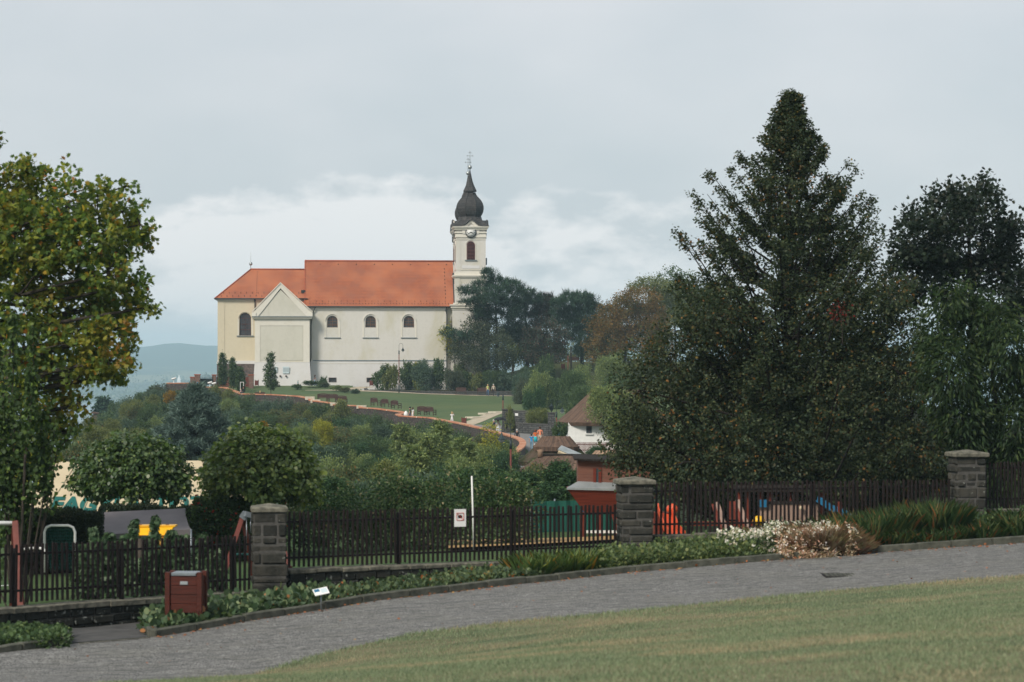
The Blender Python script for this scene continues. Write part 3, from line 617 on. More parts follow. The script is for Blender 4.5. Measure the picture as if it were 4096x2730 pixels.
# gravel paths on the terrace
strip('gravel_path', G3, [(XX(a, b), b) for a, b in [(1220, 344), (1350, 345.4), (1520, 346.5), (1800, 346.5), (2200, 345.5)]], [(XX(a, b), b) for a, b in [(1222, 344.6), (1345, 347), (1520, 348.3), (1800, 348.3), (2200, 347.3)]], 40, 4, M['gravel'], .03)
strip('gravel_path', G3, [(XX(a, b), b) for a, b in [(1340, 346), (1385, 350), (1430, 353.5), (1490, 355)]], [(XX(a, b), b) for a, b in [(1440, 346.5), (1440, 350), (1470, 352.5), (1495, 354)]], 14, 5, M['gravel'], .032)
strip('gravel_path', G3, [(XX(a, b), b) for a, b in [(1815, 268), (1870, 276), (1930, 285), (2020, 297)]], [(XX(a, b), b) for a, b in [(1850, 267), (1930, 274), (1990, 282), (2060, 292)]], 14, 5, M['gravel'], .032)
strip('paved_path', G3, [(x+.55, y) for x, y in wallplan[19:29]], [(6.5, 262), (6.8, 250), (7, 236), (7, 225), (7, 214), (6, 203), (6, 195), (6, 186), (6, 176)], 60, 8, M['asphalt'], .03)
# bank behind the low stone kerb wall, rising to the knoll on the right
def bank(x, y):
    x = np.asarray(x, float); y = np.asarray(y, float)
    base = np.interp(x, [-21.5, -18, -5, 2, 17], [-4.15, -4.15, -4.2, -4.25, -4.3])
    t = np.clip((y-349)/26, 0, 1); k = np.clip((x+8)/14, 0, 1)
    t2 = t*t*(3-2*t)
    return base+(1-k)*t2*.6+k*t2*4.35-.012*np.clip(y-375, 0, 99)*0-np.clip(y-385, 0, 200)*.12
sheet('knoll', bank, -21.5, 62, 349, 420, 1.0, M['grass_knoll'], 0, lambda x, y: ~((x < -4.5) & (y > 357)) )
strip('gravel_path', bank, [(XX(a, b), b) for a, b in [(2030, 360), (2160, 360.3)]], [(XX(a, b), b) for a, b in [(2030, 361.2), (2160, 361.5)]], 10, 3, M['gravel'], .03)

# ---- lake and far shore
mb = MB(); mb.poly([(-7000, 300, -78), (7000, 300, -78), (7000, 5200, -78), (-7000, 5200, -78)]); mb.poly([(-7000, -3000, -78.5), (7000, -3000, -78.5), (7000, 300, -78.5), (-7000, 300, -78.5)])
o = mb.build('lake', M['water']); o['kind'] = 'structure'
def far(x, y):
    x = np.asarray(x, float); y = np.asarray(y, float); t = np.clip((y-4700)/3300, 0, 1)
    ridge = 64+7*np.sin(x/83+2.2)+3*np.sin(x/31)+9*np.sin(x/520+1.2)+6*np.sin(x/230+.6)+14*np.sin(x/1900)
    h = -80+np.clip((y-4650)/120, 0, 1)*5+(ridge+75)*(t**1.9)
    h += 3.5*np.sin(x/140+y/300)*np.clip(t*3, 0, 1)*(1-t)+10*np.exp(-((x+760)/170)**2-((y-5900)/300)**2)
    return np.maximum(h-np.clip((y-8000)/1500, 0, 1)*140, -82)
sheet('hills', far, -7000, 7000, 4600, 9400, 45, M['hills'])
# ------------------------------------------------------------------ abbey church
TH = R(4.5); CX0, CY0 = XX(870, 355), 355.0; ct, st_ = math.cos(TH), math.sin(TH)
def U(px, v=0.0):
    k = (px-2048)/F; return (k*(CY0+v*ct)-(CX0-v*st_))/(ct-k*st_)
def Zc(py, px, v=0.0):
    u = U(px, v); return (HZ-py)/F*(CY0+u*st_+v*ct)
church = empty('church', (CX0, CY0, 0), 'long white baroque abbey church with orange tiled roofs and two dark onion spires', 'church', None, TH)
ZB = -4.4                              # footings below the lawn
z_eave = Zc(1228, 1500); z_ridge = Zc(1045, 1228, 5.8); uL, uN, uR = U(870), U(1226), U(1790)
DEP = 11.6
def arch(w, h, n=12):
    """outline (x,z) of a round-headed opening, base at z 0, total height h"""
    r = w/2; return [(-r, 0), (r, 0)]+[(r*math.cos(math.pi*i/n), h-r+r*math.sin(math.pi*i/n)) for i in range(n+1)][0:]
def wall_with_holes(name, u0, u1, z0, z1, v, th, holes, mat, parent, top=None):
    """front wall as one mesh with arched openings cut by bmesh triangle fill"""
    bm = bmesh.new()
    def loop(pts):
        vs = [bm.verts.new((x, v, z)) for x, z in pts]; return [bm.edges.new((vs[i], vs[(i+1) % len(vs)])) for i in range(len(vs))]
    es = loop(top or [(u0, z0), (u1, z0), (u1, z1), (u0, z1)])
    for (cx, zb, wd, h, kind) in holes:
        o_ = arch(wd, h) if kind == 'arch' else [(-wd/2, 0), (wd/2, 0), (wd/2, h), (-wd/2, h)]
        if kind == 'arch': o_ = o_[:2]+o_[3:-1]
        es += loop([(cx+a, zb+b) for a, b in o_])
    bmesh.ops.triangle_fill(bm, use_beauty=True, use_dissolve=False, edges=es)
    r_ = bmesh.ops.extrude_face_region(bm, geom=bm.faces[:]); vs = [g for g in r_['geom'] if isinstance(g, bmesh.types.BMVert)]
    bmesh.ops.translate(bm, vec=(0, th, 0), verts=vs); bmesh.ops.recalc_face_normals(bm, faces=bm.faces)
    me = bpy.data.meshes.new(name); bm.to_mesh(me); bm.free(); me.materials.append(mat)
    return link(bpy.data.objects.new(name, me), parent)
def arch_window(u, zb, w, h, v, parent, fr, bars=(2, 5), name='window', fw=.07, sill=None, mesh=0):
    mb = MB(); k = 14; r = w/2
    prof = [(-r, 0), (-r, h-r)]+[(-r*math.cos(math.pi*i/k), h-r+r*math.sin(math.pi*i/k)) for i in range(1, k)]+[(r, h-r), (r, 0)]
    for a, b in zip(prof, prof[1:]+prof[:1]): mb.beam((u+a[0]*.97, v, zb+a[1]*.985+.01), (u+b[0]*.97, v, zb+b[1]*.985+.01), fw, fw*1.2, 0, (0, 1, 0))
    for i in range(1, bars[0]):
        x = -r+w*i/bars[0]; top = h-r+math.sqrt(max(0, r*r-x*x)); mb.bb(u+x-fw*.35, u+x+fw*.35, v-.03, v+.03, zb, zb+top)
    for j in range(1, bars[1]):
        z = h*j/bars[1]; x = r if z < h-r else math.sqrt(max(0, r*r-(z-h+r)**2)); mb.bb(u-x, u+x, v-.028, v+.032, zb+z-fw*.35, zb+z+fw*.35)
    for i in range(1, mesh):
        x = -r+w*i/mesh; top = h-r+math.sqrt(max(0, r*r-x*x)); mb.bb(u+x-.012, u+x+.012, v+.034, v+.05, zb, zb+top)
    for i in range(1, int(mesh*h/w)):
        z = h*i/int(mesh*h/w); x = r if z < h-r else math.sqrt(max(0, r*r-(z-h+r)**2)); mb.bb(u-x, u+x, v+.036, v+.052, zb+z-.012, zb+z+.012)
    o = mb.build(name, fr, parent)
    g = MB(); g.add([(u+a, v+.09, zb+b) for a, b in prof], [tuple(range(len(prof)))]); g.build('pane', M['glass'], o)
    return o
# --- nave
nh = []
NW = [1329.6, 1482.5, 1635.5]
for q in NW: nh.append((U(q), Zc(1311, q), 1.58, Zc(1264, q)-Zc(1311, q), 'arch'))
zpl = Zc(1444, 1500)
for q in (1330, 1482): nh.append((U(q), Zc(1528, q), 1.0, .55, 'rect'))
nh_up = [h for h in nh if h[4] == 'arch']; nh_lo = [h for h in nh if h[4] == 'rect']
wall_with_holes('wall', uN-.1, uR, zpl, z_eave, 0, .5, nh_up, M['stucco'], church)
wall_with_holes('plinth', uN-.1, uR-.05, ZB, zpl-.003, -.09, .59, nh_lo, M['stucco_low'], church)
mb = MB(); mb.bb(uN-.1, uR+2, .5, DEP, ZB, z_eave); mb.build('nave_core', M['stucco'], church)
mb = MB(); mb.bb(U(1252), uR-.1, -.17, 0.0, zpl-.02, zpl+.1); mb.build('string_course', M['zinc'], church)
mb = MB(); mb.bb(U(1252), uR-.1, -.125, -.09, zpl-.42, zpl-.36); mb.build('string_course', M['trim'], church)
mb = MB(); mb.bb(uN, uR-.2, -.14, 0, z_eave-.32, z_eave-.04); mb.bb(uN, uR-.2, -.08, 0, z_eave-.5, z_eave-.323); mb.build('cornice', M['trim'], church)
for q in NW:
    u = U(q); zb = Zc(1311, q); h = Zc(1264, q)-zb; zs = Zc(1351, q)
    arch_window(u, zb, 1.55, h, .22, church, M['frame_brown'], (2, 4), mesh=6)
    fm = MB(); r = 1.05
    for s_ in (-1, 1): fm.bb(u+s_*1.05-.11, u+s_*1.05+.11, -.05, 0, zs, zb+h-.79)
    n = 12
    for i in range(n):
        a0, a1 = math.pi*i/n, math.pi*(i+1)/n; c0 = zb+h-.79
        fm.beam((u+r*math.cos(a0), -.025, c0+r*math.sin(a0)), (u+r*math.cos(a1), -.025, c0+r*math.sin(a1)), .05, .22, 0, (0, 1, 0))
    fm.build('window_surround', M['trim'], church)
    sl = MB(); sl.bb(u-1.2, u+1.2, -.14, 0, zs-.09, zs); sl.build('window_sill', M['zinc'], church)
for q in (1330, 1482):
    u = U(q); zb = Zc(1528, q); f = MB(); w_ = .53
    f.bb(u-w_-.06, u+w_+.06, -.13, -.03, zb+.55, zb+.62); f.bb(u-w_-.06, u+w_+.06, -.13, -.03, zb-.07, zb); f.bb(u-w_-.06, u-w_+.04, -.13, -.03, zb, zb+.55); f.bb(u+w_-.04, u+w_+.06, -.13, -.03, zb, zb+.55)
    for i in range(5): f.bb(u-.4+i*.2-.015, u-.4+i*.2+.015, .0, .03, zb, zb+.55)
    o = f.build('basement_window', M['rubble'], church); g = MB(); g.add([(u-.5, .12, zb), (u+.5, .12, zb), (u+.5, .12, zb+.55), (u-.5, .12, zb+.55)], [(0, 1, 2, 3)]); g.build('pane', M['glass'], o)
def roofplane(mb, pts, uvs, uvl, m=0):
    mb.poly(pts, m); uvl.extend(uvs)
def roof_obj(name, faces, mat, parent, thick=.12):
    """faces: list of quads/tris; uv in metres along the eave and up the slope"""
    me = bpy.data.meshes.new(name); vs = []; fs = []; uv = []
    for f in faces:
        b = len(vs); vs += [tuple(p) for p in f]; fs.append(tuple(range(b, b+len(f))))
        o_, a = Vector(f[0]), (Vector(f[1])-Vector(f[0])).normalized(); nrm = a.cross(Vector(f[2])-Vector(f[0])).normalized(); bb_ = nrm.cross(a)
        for p in f: d = Vector(p)-o_; uv.append((d.dot(a), d.dot(bb_)))
    me.from_pydata(vs, [], fs); l = me.uv_layers.new(name='UVMap')
    for i, q in enumerate(uv): l.data[i].uv = q
    me.materials.append(mat); return link(bpy.data.objects.new(name, me), parent)
ov = .35; vr = DEP/2; ze = z_eave+.03
zr = z_ridge
uRf = uR+1.1
nr = roof_obj('roof', [[(uN-.25, -ov, ze), (uRf, -ov, ze), (uRf, vr, zr), (uN-.25, vr, zr)], [(uRf, DEP+ov, ze), (uN-.25, DEP+ov, ze), (uN-.25, vr, zr), (uRf, vr, zr)]], M['tile'], church)
mb = MB(); mb.tube([(uN-.3, vr, zr+.04), (uR+2.2, vr, zr+.04)], .13, 8); mb.build('ridge_tiles', M['tile_ridge'], nr)
mb = MB(); mb.beam((uN-.25, -ov, ze), (uN-.25, vr, zr), .16, .14); mb.beam((uN-.25, DEP+ov, ze), (uN-.25, vr, zr), .16, .14)
mb.build('verge_tiles', M['tile_ridge'], nr)
mb = MB(); random.seed(3); sl_ = (zr-ze)/(vr+ov)
for row, (t0, t1) in enumerate([(.05, .07), (.10, .12)]):
    n = 46
    for i in range(n):
        if row and i % 2: continue
        u = uN+.5+(uRf-uN-1)*i/n+random.uniform(-.05, .05); y = -ov+(vr+ov)*t0; mb.beam((u, y-.05, ze+(y+ov)*sl_+.02), (u, y-.05, ze+(y+ov)*sl_+.20), .05, .05)
for i in range(9):
    y = -ov+(vr+ov)*(.18+.08*i); mb.beam((uRf-1.35, y, ze+(y+ov)*sl_), (uRf-1.35, y, ze+(y+ov)*sl_+.2), .08, .07)
for i in range(8):
    y = -ov+(vr+ov)*.92; u = uN+2+i*2.7; mb.beam((u, y, ze+(y+ov)*sl_), (u, y, ze+(y+ov)*sl_+.13), .14, .06)
mb.build('snow_guard', M['metal_dark'], nr)
mb = MB(); mb.tube([(uN-.2, -ov-.09, ze-.03), (uR+.7, -ov-.09, ze-.03)], .085, 8); mb.build('gutter', M['metal_dark'], church)
def gable_tri(u, mat, name, zl, zt, hw0, hw1):
    mb = MB(); mb.extr([(0, zl), (hw1-hw0, zl), ((hw1-hw0)/2, zt)], 0, .3); o = mb.build(name, mat, church); o.location = (u+.3, hw0, 0); o.rotation_euler = (0, 0, R(90)); return o
gable_tri(uN-.05, M['stucco'], 'gable', z_eave, zr-.12, 0, DEP)
# downpipes
def pipe(pts, r_=.075, name='downpipe'):
    mb = MB(); mb.tube(pts, r_, 8); mb.tube([Vector(pts[1])+Vector((0, 0, -.1)), Vector(pts[1])+Vector((0, 0, .2))], [.09, .16], 8); mb.build(name, M['metal_dark'], church)
ud = U(1247)
pipe([(U(1262), -ov-.05, ze-.1), (U(1251), -.2, ze-.9), (ud, -.2, ze-2.0), (U(1244), -.2, ze-2.8), (U(1244), -.2, zpl+.4), (U(1240), -.3, zpl-.2), (U(1240), -.3, ZB+1)])
pipe([(U(1786), -ov, ze-.05), (U(1784), -.2, ze-.6), (U(1787), -.16, ze-1.2), (U(1787), -.16, ZB+.6)], .08)
# --- choir (left, lower ridge)
vC = .9; ze2 = Zc(1195, 900, vC); zr2 = Zc(1079, 1100, 6.2); uC1 = U(1230, vC)
ch_h = [(U(981, vC), Zc(1343, 981, vC), 1.75, Zc(1252, 981, vC)-Zc(1343, 981, vC), 'arch')]
zp2 = Zc(1447, 950, vC)
wall_with_holes('choir_wall', uL, uC1, zp2, ze2-.02, vC, .5, ch_h, M['stucco_cream'], church)
mb = MB(); mb.bb(uL, uC1, vC+.5, DEP-.2, zp2, ze2-.02); mb.build('choir_core', M['stucco_cream'], church)
mb = MB(); mb.bb(uL-.12, uC1, vC-.16, DEP-.1, ZB, zp2-.35); mb.build('choir_plinth', M['rubble'], church)
mb = MB(); mb.bb(uL-.16, uC1, vC-.2, DEP, zp2-.345, zp2+.12); mb.build('string_course', M['stucco_low'], church)
mb = MB(); mb.bb(uL-.02, uL+1.0, vC-.05, vC, zp2+.12, ze2-.25); mb.build('pilaster', M['stucco_cream'], church)
mb = MB(); mb.bb(uL-.12, uC1, vC-.14, vC, ze2-.28, ze2-.023); mb.bb(uL-.12, uL, vC, DEP, ze2-.28, ze2-.023); mb.build('cornice', M['trim'], church)
arch_window(ch_h[0][0], ch_h[0][1], 1.72, ch_h[0][3], vC+.2, church, M['frame_dark'], (2, 4), mesh=8)
u = ch_h[0][0]; zs = ch_h[0][1]
sl = MB(); sl.bb(u-1.25, u+1.25, vC-.15, vC, zs-.14, zs-.02); sl.build('window_sill', M['zinc'], church)
fm = MB(); r = 1.08; zc_ = zs+ch_h[0][3]-.87
for s_ in (-1, 1): fm.bb(u+s_*1.02-.08, u+s_*1.02+.08, vC-.035, vC, zs, zc_)
for i in range(14):
    a0, a1 = math.pi*i/14, math.pi*(i+1)/14; fm.beam((u+1.02*math.cos(a0), vC-.017, zc_+1.02*math.sin(a0)), (u+1.02*math.cos(a1), vC-.017, zc_+1.02*math.sin(a1)), .035, .16, 0, (0, 1, 0))
fm.build('window_surround', M['trim'], church)
vr2 = (vC+DEP)/2; a_l = uL-.4; uh = U(1003, vr2)
cr = roof_obj('choir_roof', [[(a_l, vC-ov, ze2), (uC1+.4, vC-ov, ze2), (uC1+.4, vr2, zr2), (uh, vr2, zr2)], [(a_l, DEP+ov, ze2), (a_l, vC-ov, ze2), (uh, vr2, zr2)],
    [(uC1+.4, DEP+ov, ze2), (a_l, DEP+ov, ze2), (uh, vr2, zr2), (uC1+.4, vr2, zr2)]], M['tile'], church)
mb = MB(); mb.tube([(uh, vr2, zr2+.04), (uN-.2, vr2, zr2+.04)], .12, 8); mb.tube([(uh, vr2, zr2+.03), (a_l, vC-ov, ze2+.03)], .1, 6); mb.tube([(uh, vr2, zr2+.03), (a_l, DEP+ov, ze2+.03)], .1, 6); mb.build('ridge_tiles', M['tile_ridge'], cr)
mb = MB(); sl2 = (zr2-ze2)/(vr2-vC+ov)
for row, t0 in enumerate((.06, .17)):
    for i in range(15):
        u = uL+.5+i*.85+row*.3; y = vC-ov+(vr2-vC+ov)*t0; z = ze2+(y-vC+ov)*sl2
        if u-a_l > (uh-a_l)*t0+.3 and u < uC1-1: mb.beam((u, y-.05, z), (u, y-.05, z+.24), .055, .05)
for i in range(11):
    t0 = .1+.08*i; y = vC-ov+(vr2-vC+ov)*t0; z = ze2+(y-vC+ov)*sl2; mb.beam((U(1025), y, z), (U(1025), y, z+.14), .06, .05)
mb.build('snow_guard', M['metal_dark'], cr)
mb = MB(); t0 = .2; y = vC-ov+(vr2-vC+ov)*t0; z = ze2+(y-vC+ov)*sl2; mb.box((U(1212), y, z+.18), (.55, .5, .42)); mb.build('roof_hatch', M['metal_dark'], cr)
mb = MB(); mb.tube([(uh, vr2, zr2), (uh, vr2, zr2+1.0)], .05, 6); mb.lathe([(.02, 0), (.2, .1), (.27, .3), (.2, .5), (.02, .6)], 12, 0, Matrix.Translation((uh, vr2, zr2+.55))); mb.tube([(uh, vr2, zr2+1), (uh, vr2, zr2+2.6)], .022, 5); mb.build('finial', M['ball'], church)
mb = MB(); mb.tube([(a_l, vC-ov-.09, ze2-.02), (uC1, vC-ov-.09, ze2-.02)], .085, 8); mb.tube([(a_l-.08, vC-ov, ze2-.02), (a_l-.08, DEP+ov, ze2-.02)], .085, 8); mb.build('gutter', M['metal_dark'], church)
pipe([(U(1017, vC), vC-ov, ze2-.05), (U(1020, vC), vC-.15, ze2-.4), (U(1020, vC), vC-.15, Zc(1245, 1020))], .08)
# --- gabled side wing standing proud of the choir
vT = -1.6; t0, t1 = U(1020, vT), U(1238, vT); zt0 = Zc(1268, 1122, vT); zap = Zc(1150, 1122, vT); um = U(1122, vT); zpt = Zc(1449, 1120, vT)
mb = MB(); mb.bb(t0, t1, vT, vC+.3, zpt, zt0-.25); mb.build('wing_wall', M['stucco'], church)
mb = MB(); b0 = [(t0-.35, vT-.45, ZB), (t1+.3, vT-.45, ZB), (t1+.3, vC+.3, ZB), (t0-.35, vC+.3, ZB), (t0-.04, vT-.06, zpt-.003), (t1+.04, vT-.06, zpt-.003), (t1+.04, vC+.3, zpt-.003), (t0-.04, vC+.3, zpt-.003)]
mb.add(b0, [(0, 3, 2, 1), (4, 5, 6, 7), (0, 1, 5, 4), (1, 2, 6, 5), (2, 3, 7, 6), (3, 0, 4, 7)]); mb.build('wing_plinth', M['stucco_low'], church)
mb = MB(); mb.bb(t0-.06, t1+.06, vT-.09, vT+.0, zpt-.02, zpt+.06); mb.build('string_course', M['trim'], church)
mb = MB(); mb.bb(U(1041, vT), U(1211, vT), vT-.035, vT+.001, zpt+.25, zt0-1.4); mb.build('wall_panel', M['stucco_grey'], church)
mb = MB()
mb.bb(t0-.02, U(1040, vT), vT-.06, vT, zpt+.06, zt0-.26); mb.bb(U(1213, vT), t1+.02, vT-.06, vT, zpt+.06, zt0-.26); mb.bb(U(1040, vT), U(1213, vT), vT-.055, vT, zt0-1.3, zt0-.3); mb.build('pilaster', M['trim'], church)
hw = (t1-t0)/2+.35; uc = (t0+t1)/2
mb = MB(); mb.bb(uc-hw, uc+hw, vT-.38, vC+.4, zt0-.25, zt0-.1); mb.bb(uc-hw-.08, uc+hw+.08, vT-.46, vC+.4, zt0-.1, zt0+.0); mb.build('cornice', M['trim'], church)
mb = MB(); mb.bb(uc-hw-.12, uc+hw+.12, vT-.55, vT-.0, zt0, zt0+.07); mb.build('flashing', M['zinc'], church)
mb = MB(); mb.extr([(uc-hw+.5, zt0+.07), (uc+hw-.5, zt0+.07), (um, zap-.35)], vT+.02, vC+.5); mb.build('gable', M['stucco_grey'], church)
mb = MB()
for s_ in (-1, 1):
    a = (uc+s_*(hw-.06), zt0+.55); b = (um, zap+.0); 
    mb.extr([(uc+s_*(hw+.0), zt0+.07), (uc+s_*(hw), zt0+.6), (um, zap+.55), (um, zap-.15), (uc+s_*(hw-.8), zt0+.075)], vT-.10+s_*.001, vT+.5)
    mb.extr([(uc+s_*(hw+.12), zt0+.62), (uc+s_*(hw+.12), zt0+.78), (um, zap+.74), (um, zap+.56)], vT-.2+s_*.001, vT+.55)
mb.build('raking_cornice', M['trim'], church)
mb = MB(); mb.bb(uc-hw-.1, uc-hw+.5, vT-.2, vC, zt0+.07, zt0+.62); mb.bb(uc+hw-.5, uc+hw+.1, vT-.2, vC, zt0+.07, zt0+.62); mb.build('pedestal', M['trim'], church)
roof_obj('wing_roof', [[(uc-hw, vT+.5, zt0+.6), (um, vT+.5, zap+.5), (um, vr2, zap+.5), (uc-hw, vr2, zt0+.6)], [(um, vT+.5, zap+.5), (uc+hw, vT+.5, zt0+.6), (uc+hw, vr2, zt0+.6), (um, vr2, zap+.5)]], M['tile'], church)
roof_obj('side_roof', [[(U(1175, 0), -.2, Zc(1229, 1200)), (uN-.1, -.2, Zc(1229, 1220)), (uN-.1, vr2-.6, zr2-.35), (U(1175, 0), vr2-.6, zr2-.35)]], M['tile'], church)
mb = MB(); mb.bb(t1-.5, uN+.2, -.05, vC+.2, ZB, Zc(1232, 1220)); mb.build('link_wall', M['stucco_cream'], church)
# sundials painted on the plinth, two round stones
def plaque(px, py, w_, h_, lines):
    m_ = MB(); u = U(px, vT-.3); z = Zc(py, px, vT-.3); vv = vT-.32
    m_.box((u, vv, z), (w_, .05, h_)); 
    for i in range(lines):
        x = u-w_*.3+w_*.6*i/max(1, lines-1); m_.bb(x-.05, x+.05, vv-.035, vv-.026, z-h_*.28, z+h_*.34, 1)
    m_.build('sundial_plaque', [M['sundial'], M['zinc']], church)
M['sundial'] = plain('pale_blue_plaque', (.50, .58, .60), (.46, .54, .57), 4, .8, .03)
plaque(1144, 1481, .95, 1.0, 3); plaque(1104, 1478, .35, .8, 1)
for q in (1103, 1121, 1144):
    mb = MB(); u = U(q, vT-.4); z = Zc(1505, q, vT-.4); T = Matrix.Translation((u, vT-.36, z)) @ Matrix.Rotation(R(90), 4, 'X')
    mb.lathe([(.03, .12), (.13, .13), (.14, -.05), (.03, -.05)], 12, 0, T); mb.build('wall_fountain_mask', M['rubble'], church)
# --- towers
def make_tower(vt, front=True):
    um_ = U(1883, 0)+(0 if vt < 5 else .42); hw_ = 2.22; du = 0; Zt = lambda py: (HZ-py)/F*(CY0+um_*st_)
    cy = vt+hw_-.25
    t = MB(); z1 = Zt(1216); z2 = Zt(1101); z3 = Zt(917)
    def sq(h, z0, z1_, m=0, b=t): b.bb(um_-h, um_+h, cy-h, cy+h, z0, z1_, m)
    sq(2.75, ZB, z1-.9); sq(2.32, z1+.0, z2); sq(2.16, z2, z3+.1)
    # arched clock gables on each face
    tw = t.build('tower', M['stucco'], church)
    tr = MB()
    def band(h, z0, z1_): tr.bb(um_-h, um_+h, cy-h, cy+h, z0, z1_)
    band(2.85, ZB+1.2, ZB+1.45); band(2.85, z1-.9, z1-.65); band(3.0, z1-.65, z1-.3); band(3.15, z1-.3, z1-.12); band(2.6, z1-.12, z1+.12); 
    band(2.42, z2-.5, z2-.32); band(2.55, z2-.32, z2-.18); band(2.62, z2-.18, z2-.02); band(2.3, z2-.02, z2+.4); band(2.24, z2+.75, z2+.85)
    band(2.24, Zt(960), Zt(956)); band(2.30, Zt(951), Zt(943)); band(2.26, Zt(943), Zt(938)); band(2.36, Zt(934), Zt(928))
    band(2.45, Zt(920), Zt(914)); band(2.58, Zt(914), Zt(910)); band(2.66, Zt(910), Zt(906.5))
    tr.build('cornice', M['trim'], tw)
    p = MB()
    for sx in (-1, 1):
        for sy in (-1, 1):
            p.bb(*(sorted((um_+sx*1.5, um_+sx*2.2))+sorted((cy+sy*1.5, cy+sy*2.2))+[z2+.4, Zt(962)]))
            p.bb(*(sorted((um_+sx*1.6, um_+sx*2.38))+sorted((cy+sy*1.6, cy+sy*2.38))+[z1+.12, z2-.5]))
    p.build('pilaster', M['stucco'], tw)
    # panels
    pp = MB()
    for f_ in range(4):
        T = Matrix.Translation((um_, cy, 0)) @ Matrix.Rotation(R(90)*f_, 4, 'Z')
        pp.bb(-1.3, 1.3, -2.21, -2.15, z2+.95, z2+1.4, 0, T)
        pp.bb(-1.4, 1.4, -2.37, -2.31, z1+.6, z2-1.3, 0, T)
    pp.build('wall_panel', M['stucco_low'], tw)
    for f_ in range(4):
        T = Matrix.Translation((um_, cy, 0)) @ Matrix.Rotation(R(90)*f_, 4, 'Z')
        zc = Zt(931); rr = .70
        a = MB() # arched hood over the clock
        n = 18; zb = Zt(910)
        def hood(s):
            x = -1.35+2.7*s; return x, zb+.92*math.exp(-(x/.72)**2)
        body = [(hood(i/n)[0], hood(i/n)[1]-.05) for i in range(n+1)]
        a.extr([(-1.2, zc-.3), (1.2, zc-.3)]+[q for q in reversed(body)], -2.32, -2.0, 0, T)
        for i in range(n):
            x0, z0 = hood(i/n); x1, z1_ = hood((i+1)/n); a.beam(T @ Vector((x0, -2.42, z0)), T @ Vector((x1, -2.42, z1_)), .48, .16, 1, T.to_3x3() @ Vector((0, -1, 0)))
            a.beam(T @ Vector((x0, -2.40, z0-.2)), T @ Vector((x1, -2.40, z1_-.2)), .28, .14, 1, T.to_3x3() @ Vector((0, -1, 0)))
        a.build('clock_gable', [M['stucco'], M['trim']], tw)
        c = MB(); Tc = T @ Matrix.Translation((0, -2.36, zc)) @ Matrix.Rotation(R(90), 4, 'X')
        c.lathe([(rr+.1, 0), (rr+.12, .07), (rr, .08), (rr-.03, .05)], 32, 1, Tc); c.lathe([(.01, -.02), (rr-.02, -.02), (rr-.02, .06), (.01, .06)], 32, 0, Tc)
        for i in range(12):
            an = 2*math.pi*i/12; d = Vector((math.sin(an), math.cos(an), 0)); 
            for o_ in ((-.04, .04) if i % 3 else (-.06, 0, .06)):
                sd_ = Vector((d.y, -d.x, 0))*o_; c.beam(Tc @ (d*.46+sd_+Vector((0, 0, .062))), Tc @ (d*.62+sd_+Vector((0, 0, .062))), .025, .02, 1, T.to_3x3() @ Vector((0, -1, 0)))
        for an, L, wd in ((R(112), .36, .10), (R(246), .52, .07)):
            d = Vector((math.sin(an), math.cos(an), 0)); c.beam(Tc @ (d*-.1+Vector((0, 0, .08))), Tc @ (d*L+Vector((0, 0, .08))), wd, .03, 1, T.to_3x3() @ Vector((0, -1, 0)))
        c.build('clock', [M['clock'], M['black']], tw)
        l = MB(); zl0, zl1 = Zt(1040), Zt(967); wl = 1.1; hl = zl1-zl0; r_ = wl/2
        back = [(-r_, zl0), (-r_, zl1-r_)]+[(-r_*math.cos(math.pi*i/12), zl1-r_+r_*math.sin(math.pi*i/12)) for i in range(1, 12)]+[(r_, zl1-r_), (r_, zl0)]
        l.extr(back, -2.185, -2.14, 1, T)
        for q, q2 in zip(back[1:], back[:-1]): l.beam(T @ Vector((q[0], -2.2, q[1])), T @ Vector((q2[0], -2.2, q2[1])), .08, .10, 0, T.to_3x3() @ Vector((0, -1, 0)))
        l.bb(-.03, .03, -2.28, -2.18, zl0, zl1-.02, 0, T)
        k = 13
        for i in range(k):
            z = zl0+.1+(hl-.2)*i/(k-1); x = r_ if z < zl1-r_ else math.sqrt(max(.001, r_*r_-(z-zl1+r_)**2)); x -= .05
            if x > .08: l.beam(T @ Vector((-x, -2.22, z)), T @ Vector((x, -2.22, z)), .14, .03, 0, T.to_3x3() @ Vector((0, -.6, .8)))
        l.build('louvre_window', [M['louvre'], M['black']], tw)
        s_ = MB(); s_.bb(-.9, .9, -2.34, -2.16, zl0-.14, zl0-.04, 0, T); s_.build('window_sill', M['zinc'], tw)
        sr = MB(); 
        for sx in (-1, 1): sr.bb(*sorted((sx*.68, sx*.80)), -2.2, -2.16, zl0-.04, zl1-.55, 0, T)
        for i in range(10):
            a0, a1 = math.pi*i/10, math.pi*(i+1)/10; sr.beam(T @ Vector((.74*math.cos(a0), -2.18, zl1-.55+.74*math.sin(a0))), T @ Vector((.74*math.cos(a1), -2.18, zl1-.55+.74*math.sin(a1))), .04, .12, 0, T.to_3x3() @ Vector((0, -1, 0)))
        sr.build('window_surround', M['trim'], tw)
    # shingled skirt: square at the cornice, eight-sided above, lifted over each clock
    d = MB(); n = 48; rings = [(2.72, 906, 1), (2.55, 901, 1), (2.15, 893, .9), (1.85, 884, .65), (1.70, 872, .3), (1.66, 866, 0)]; vs = []
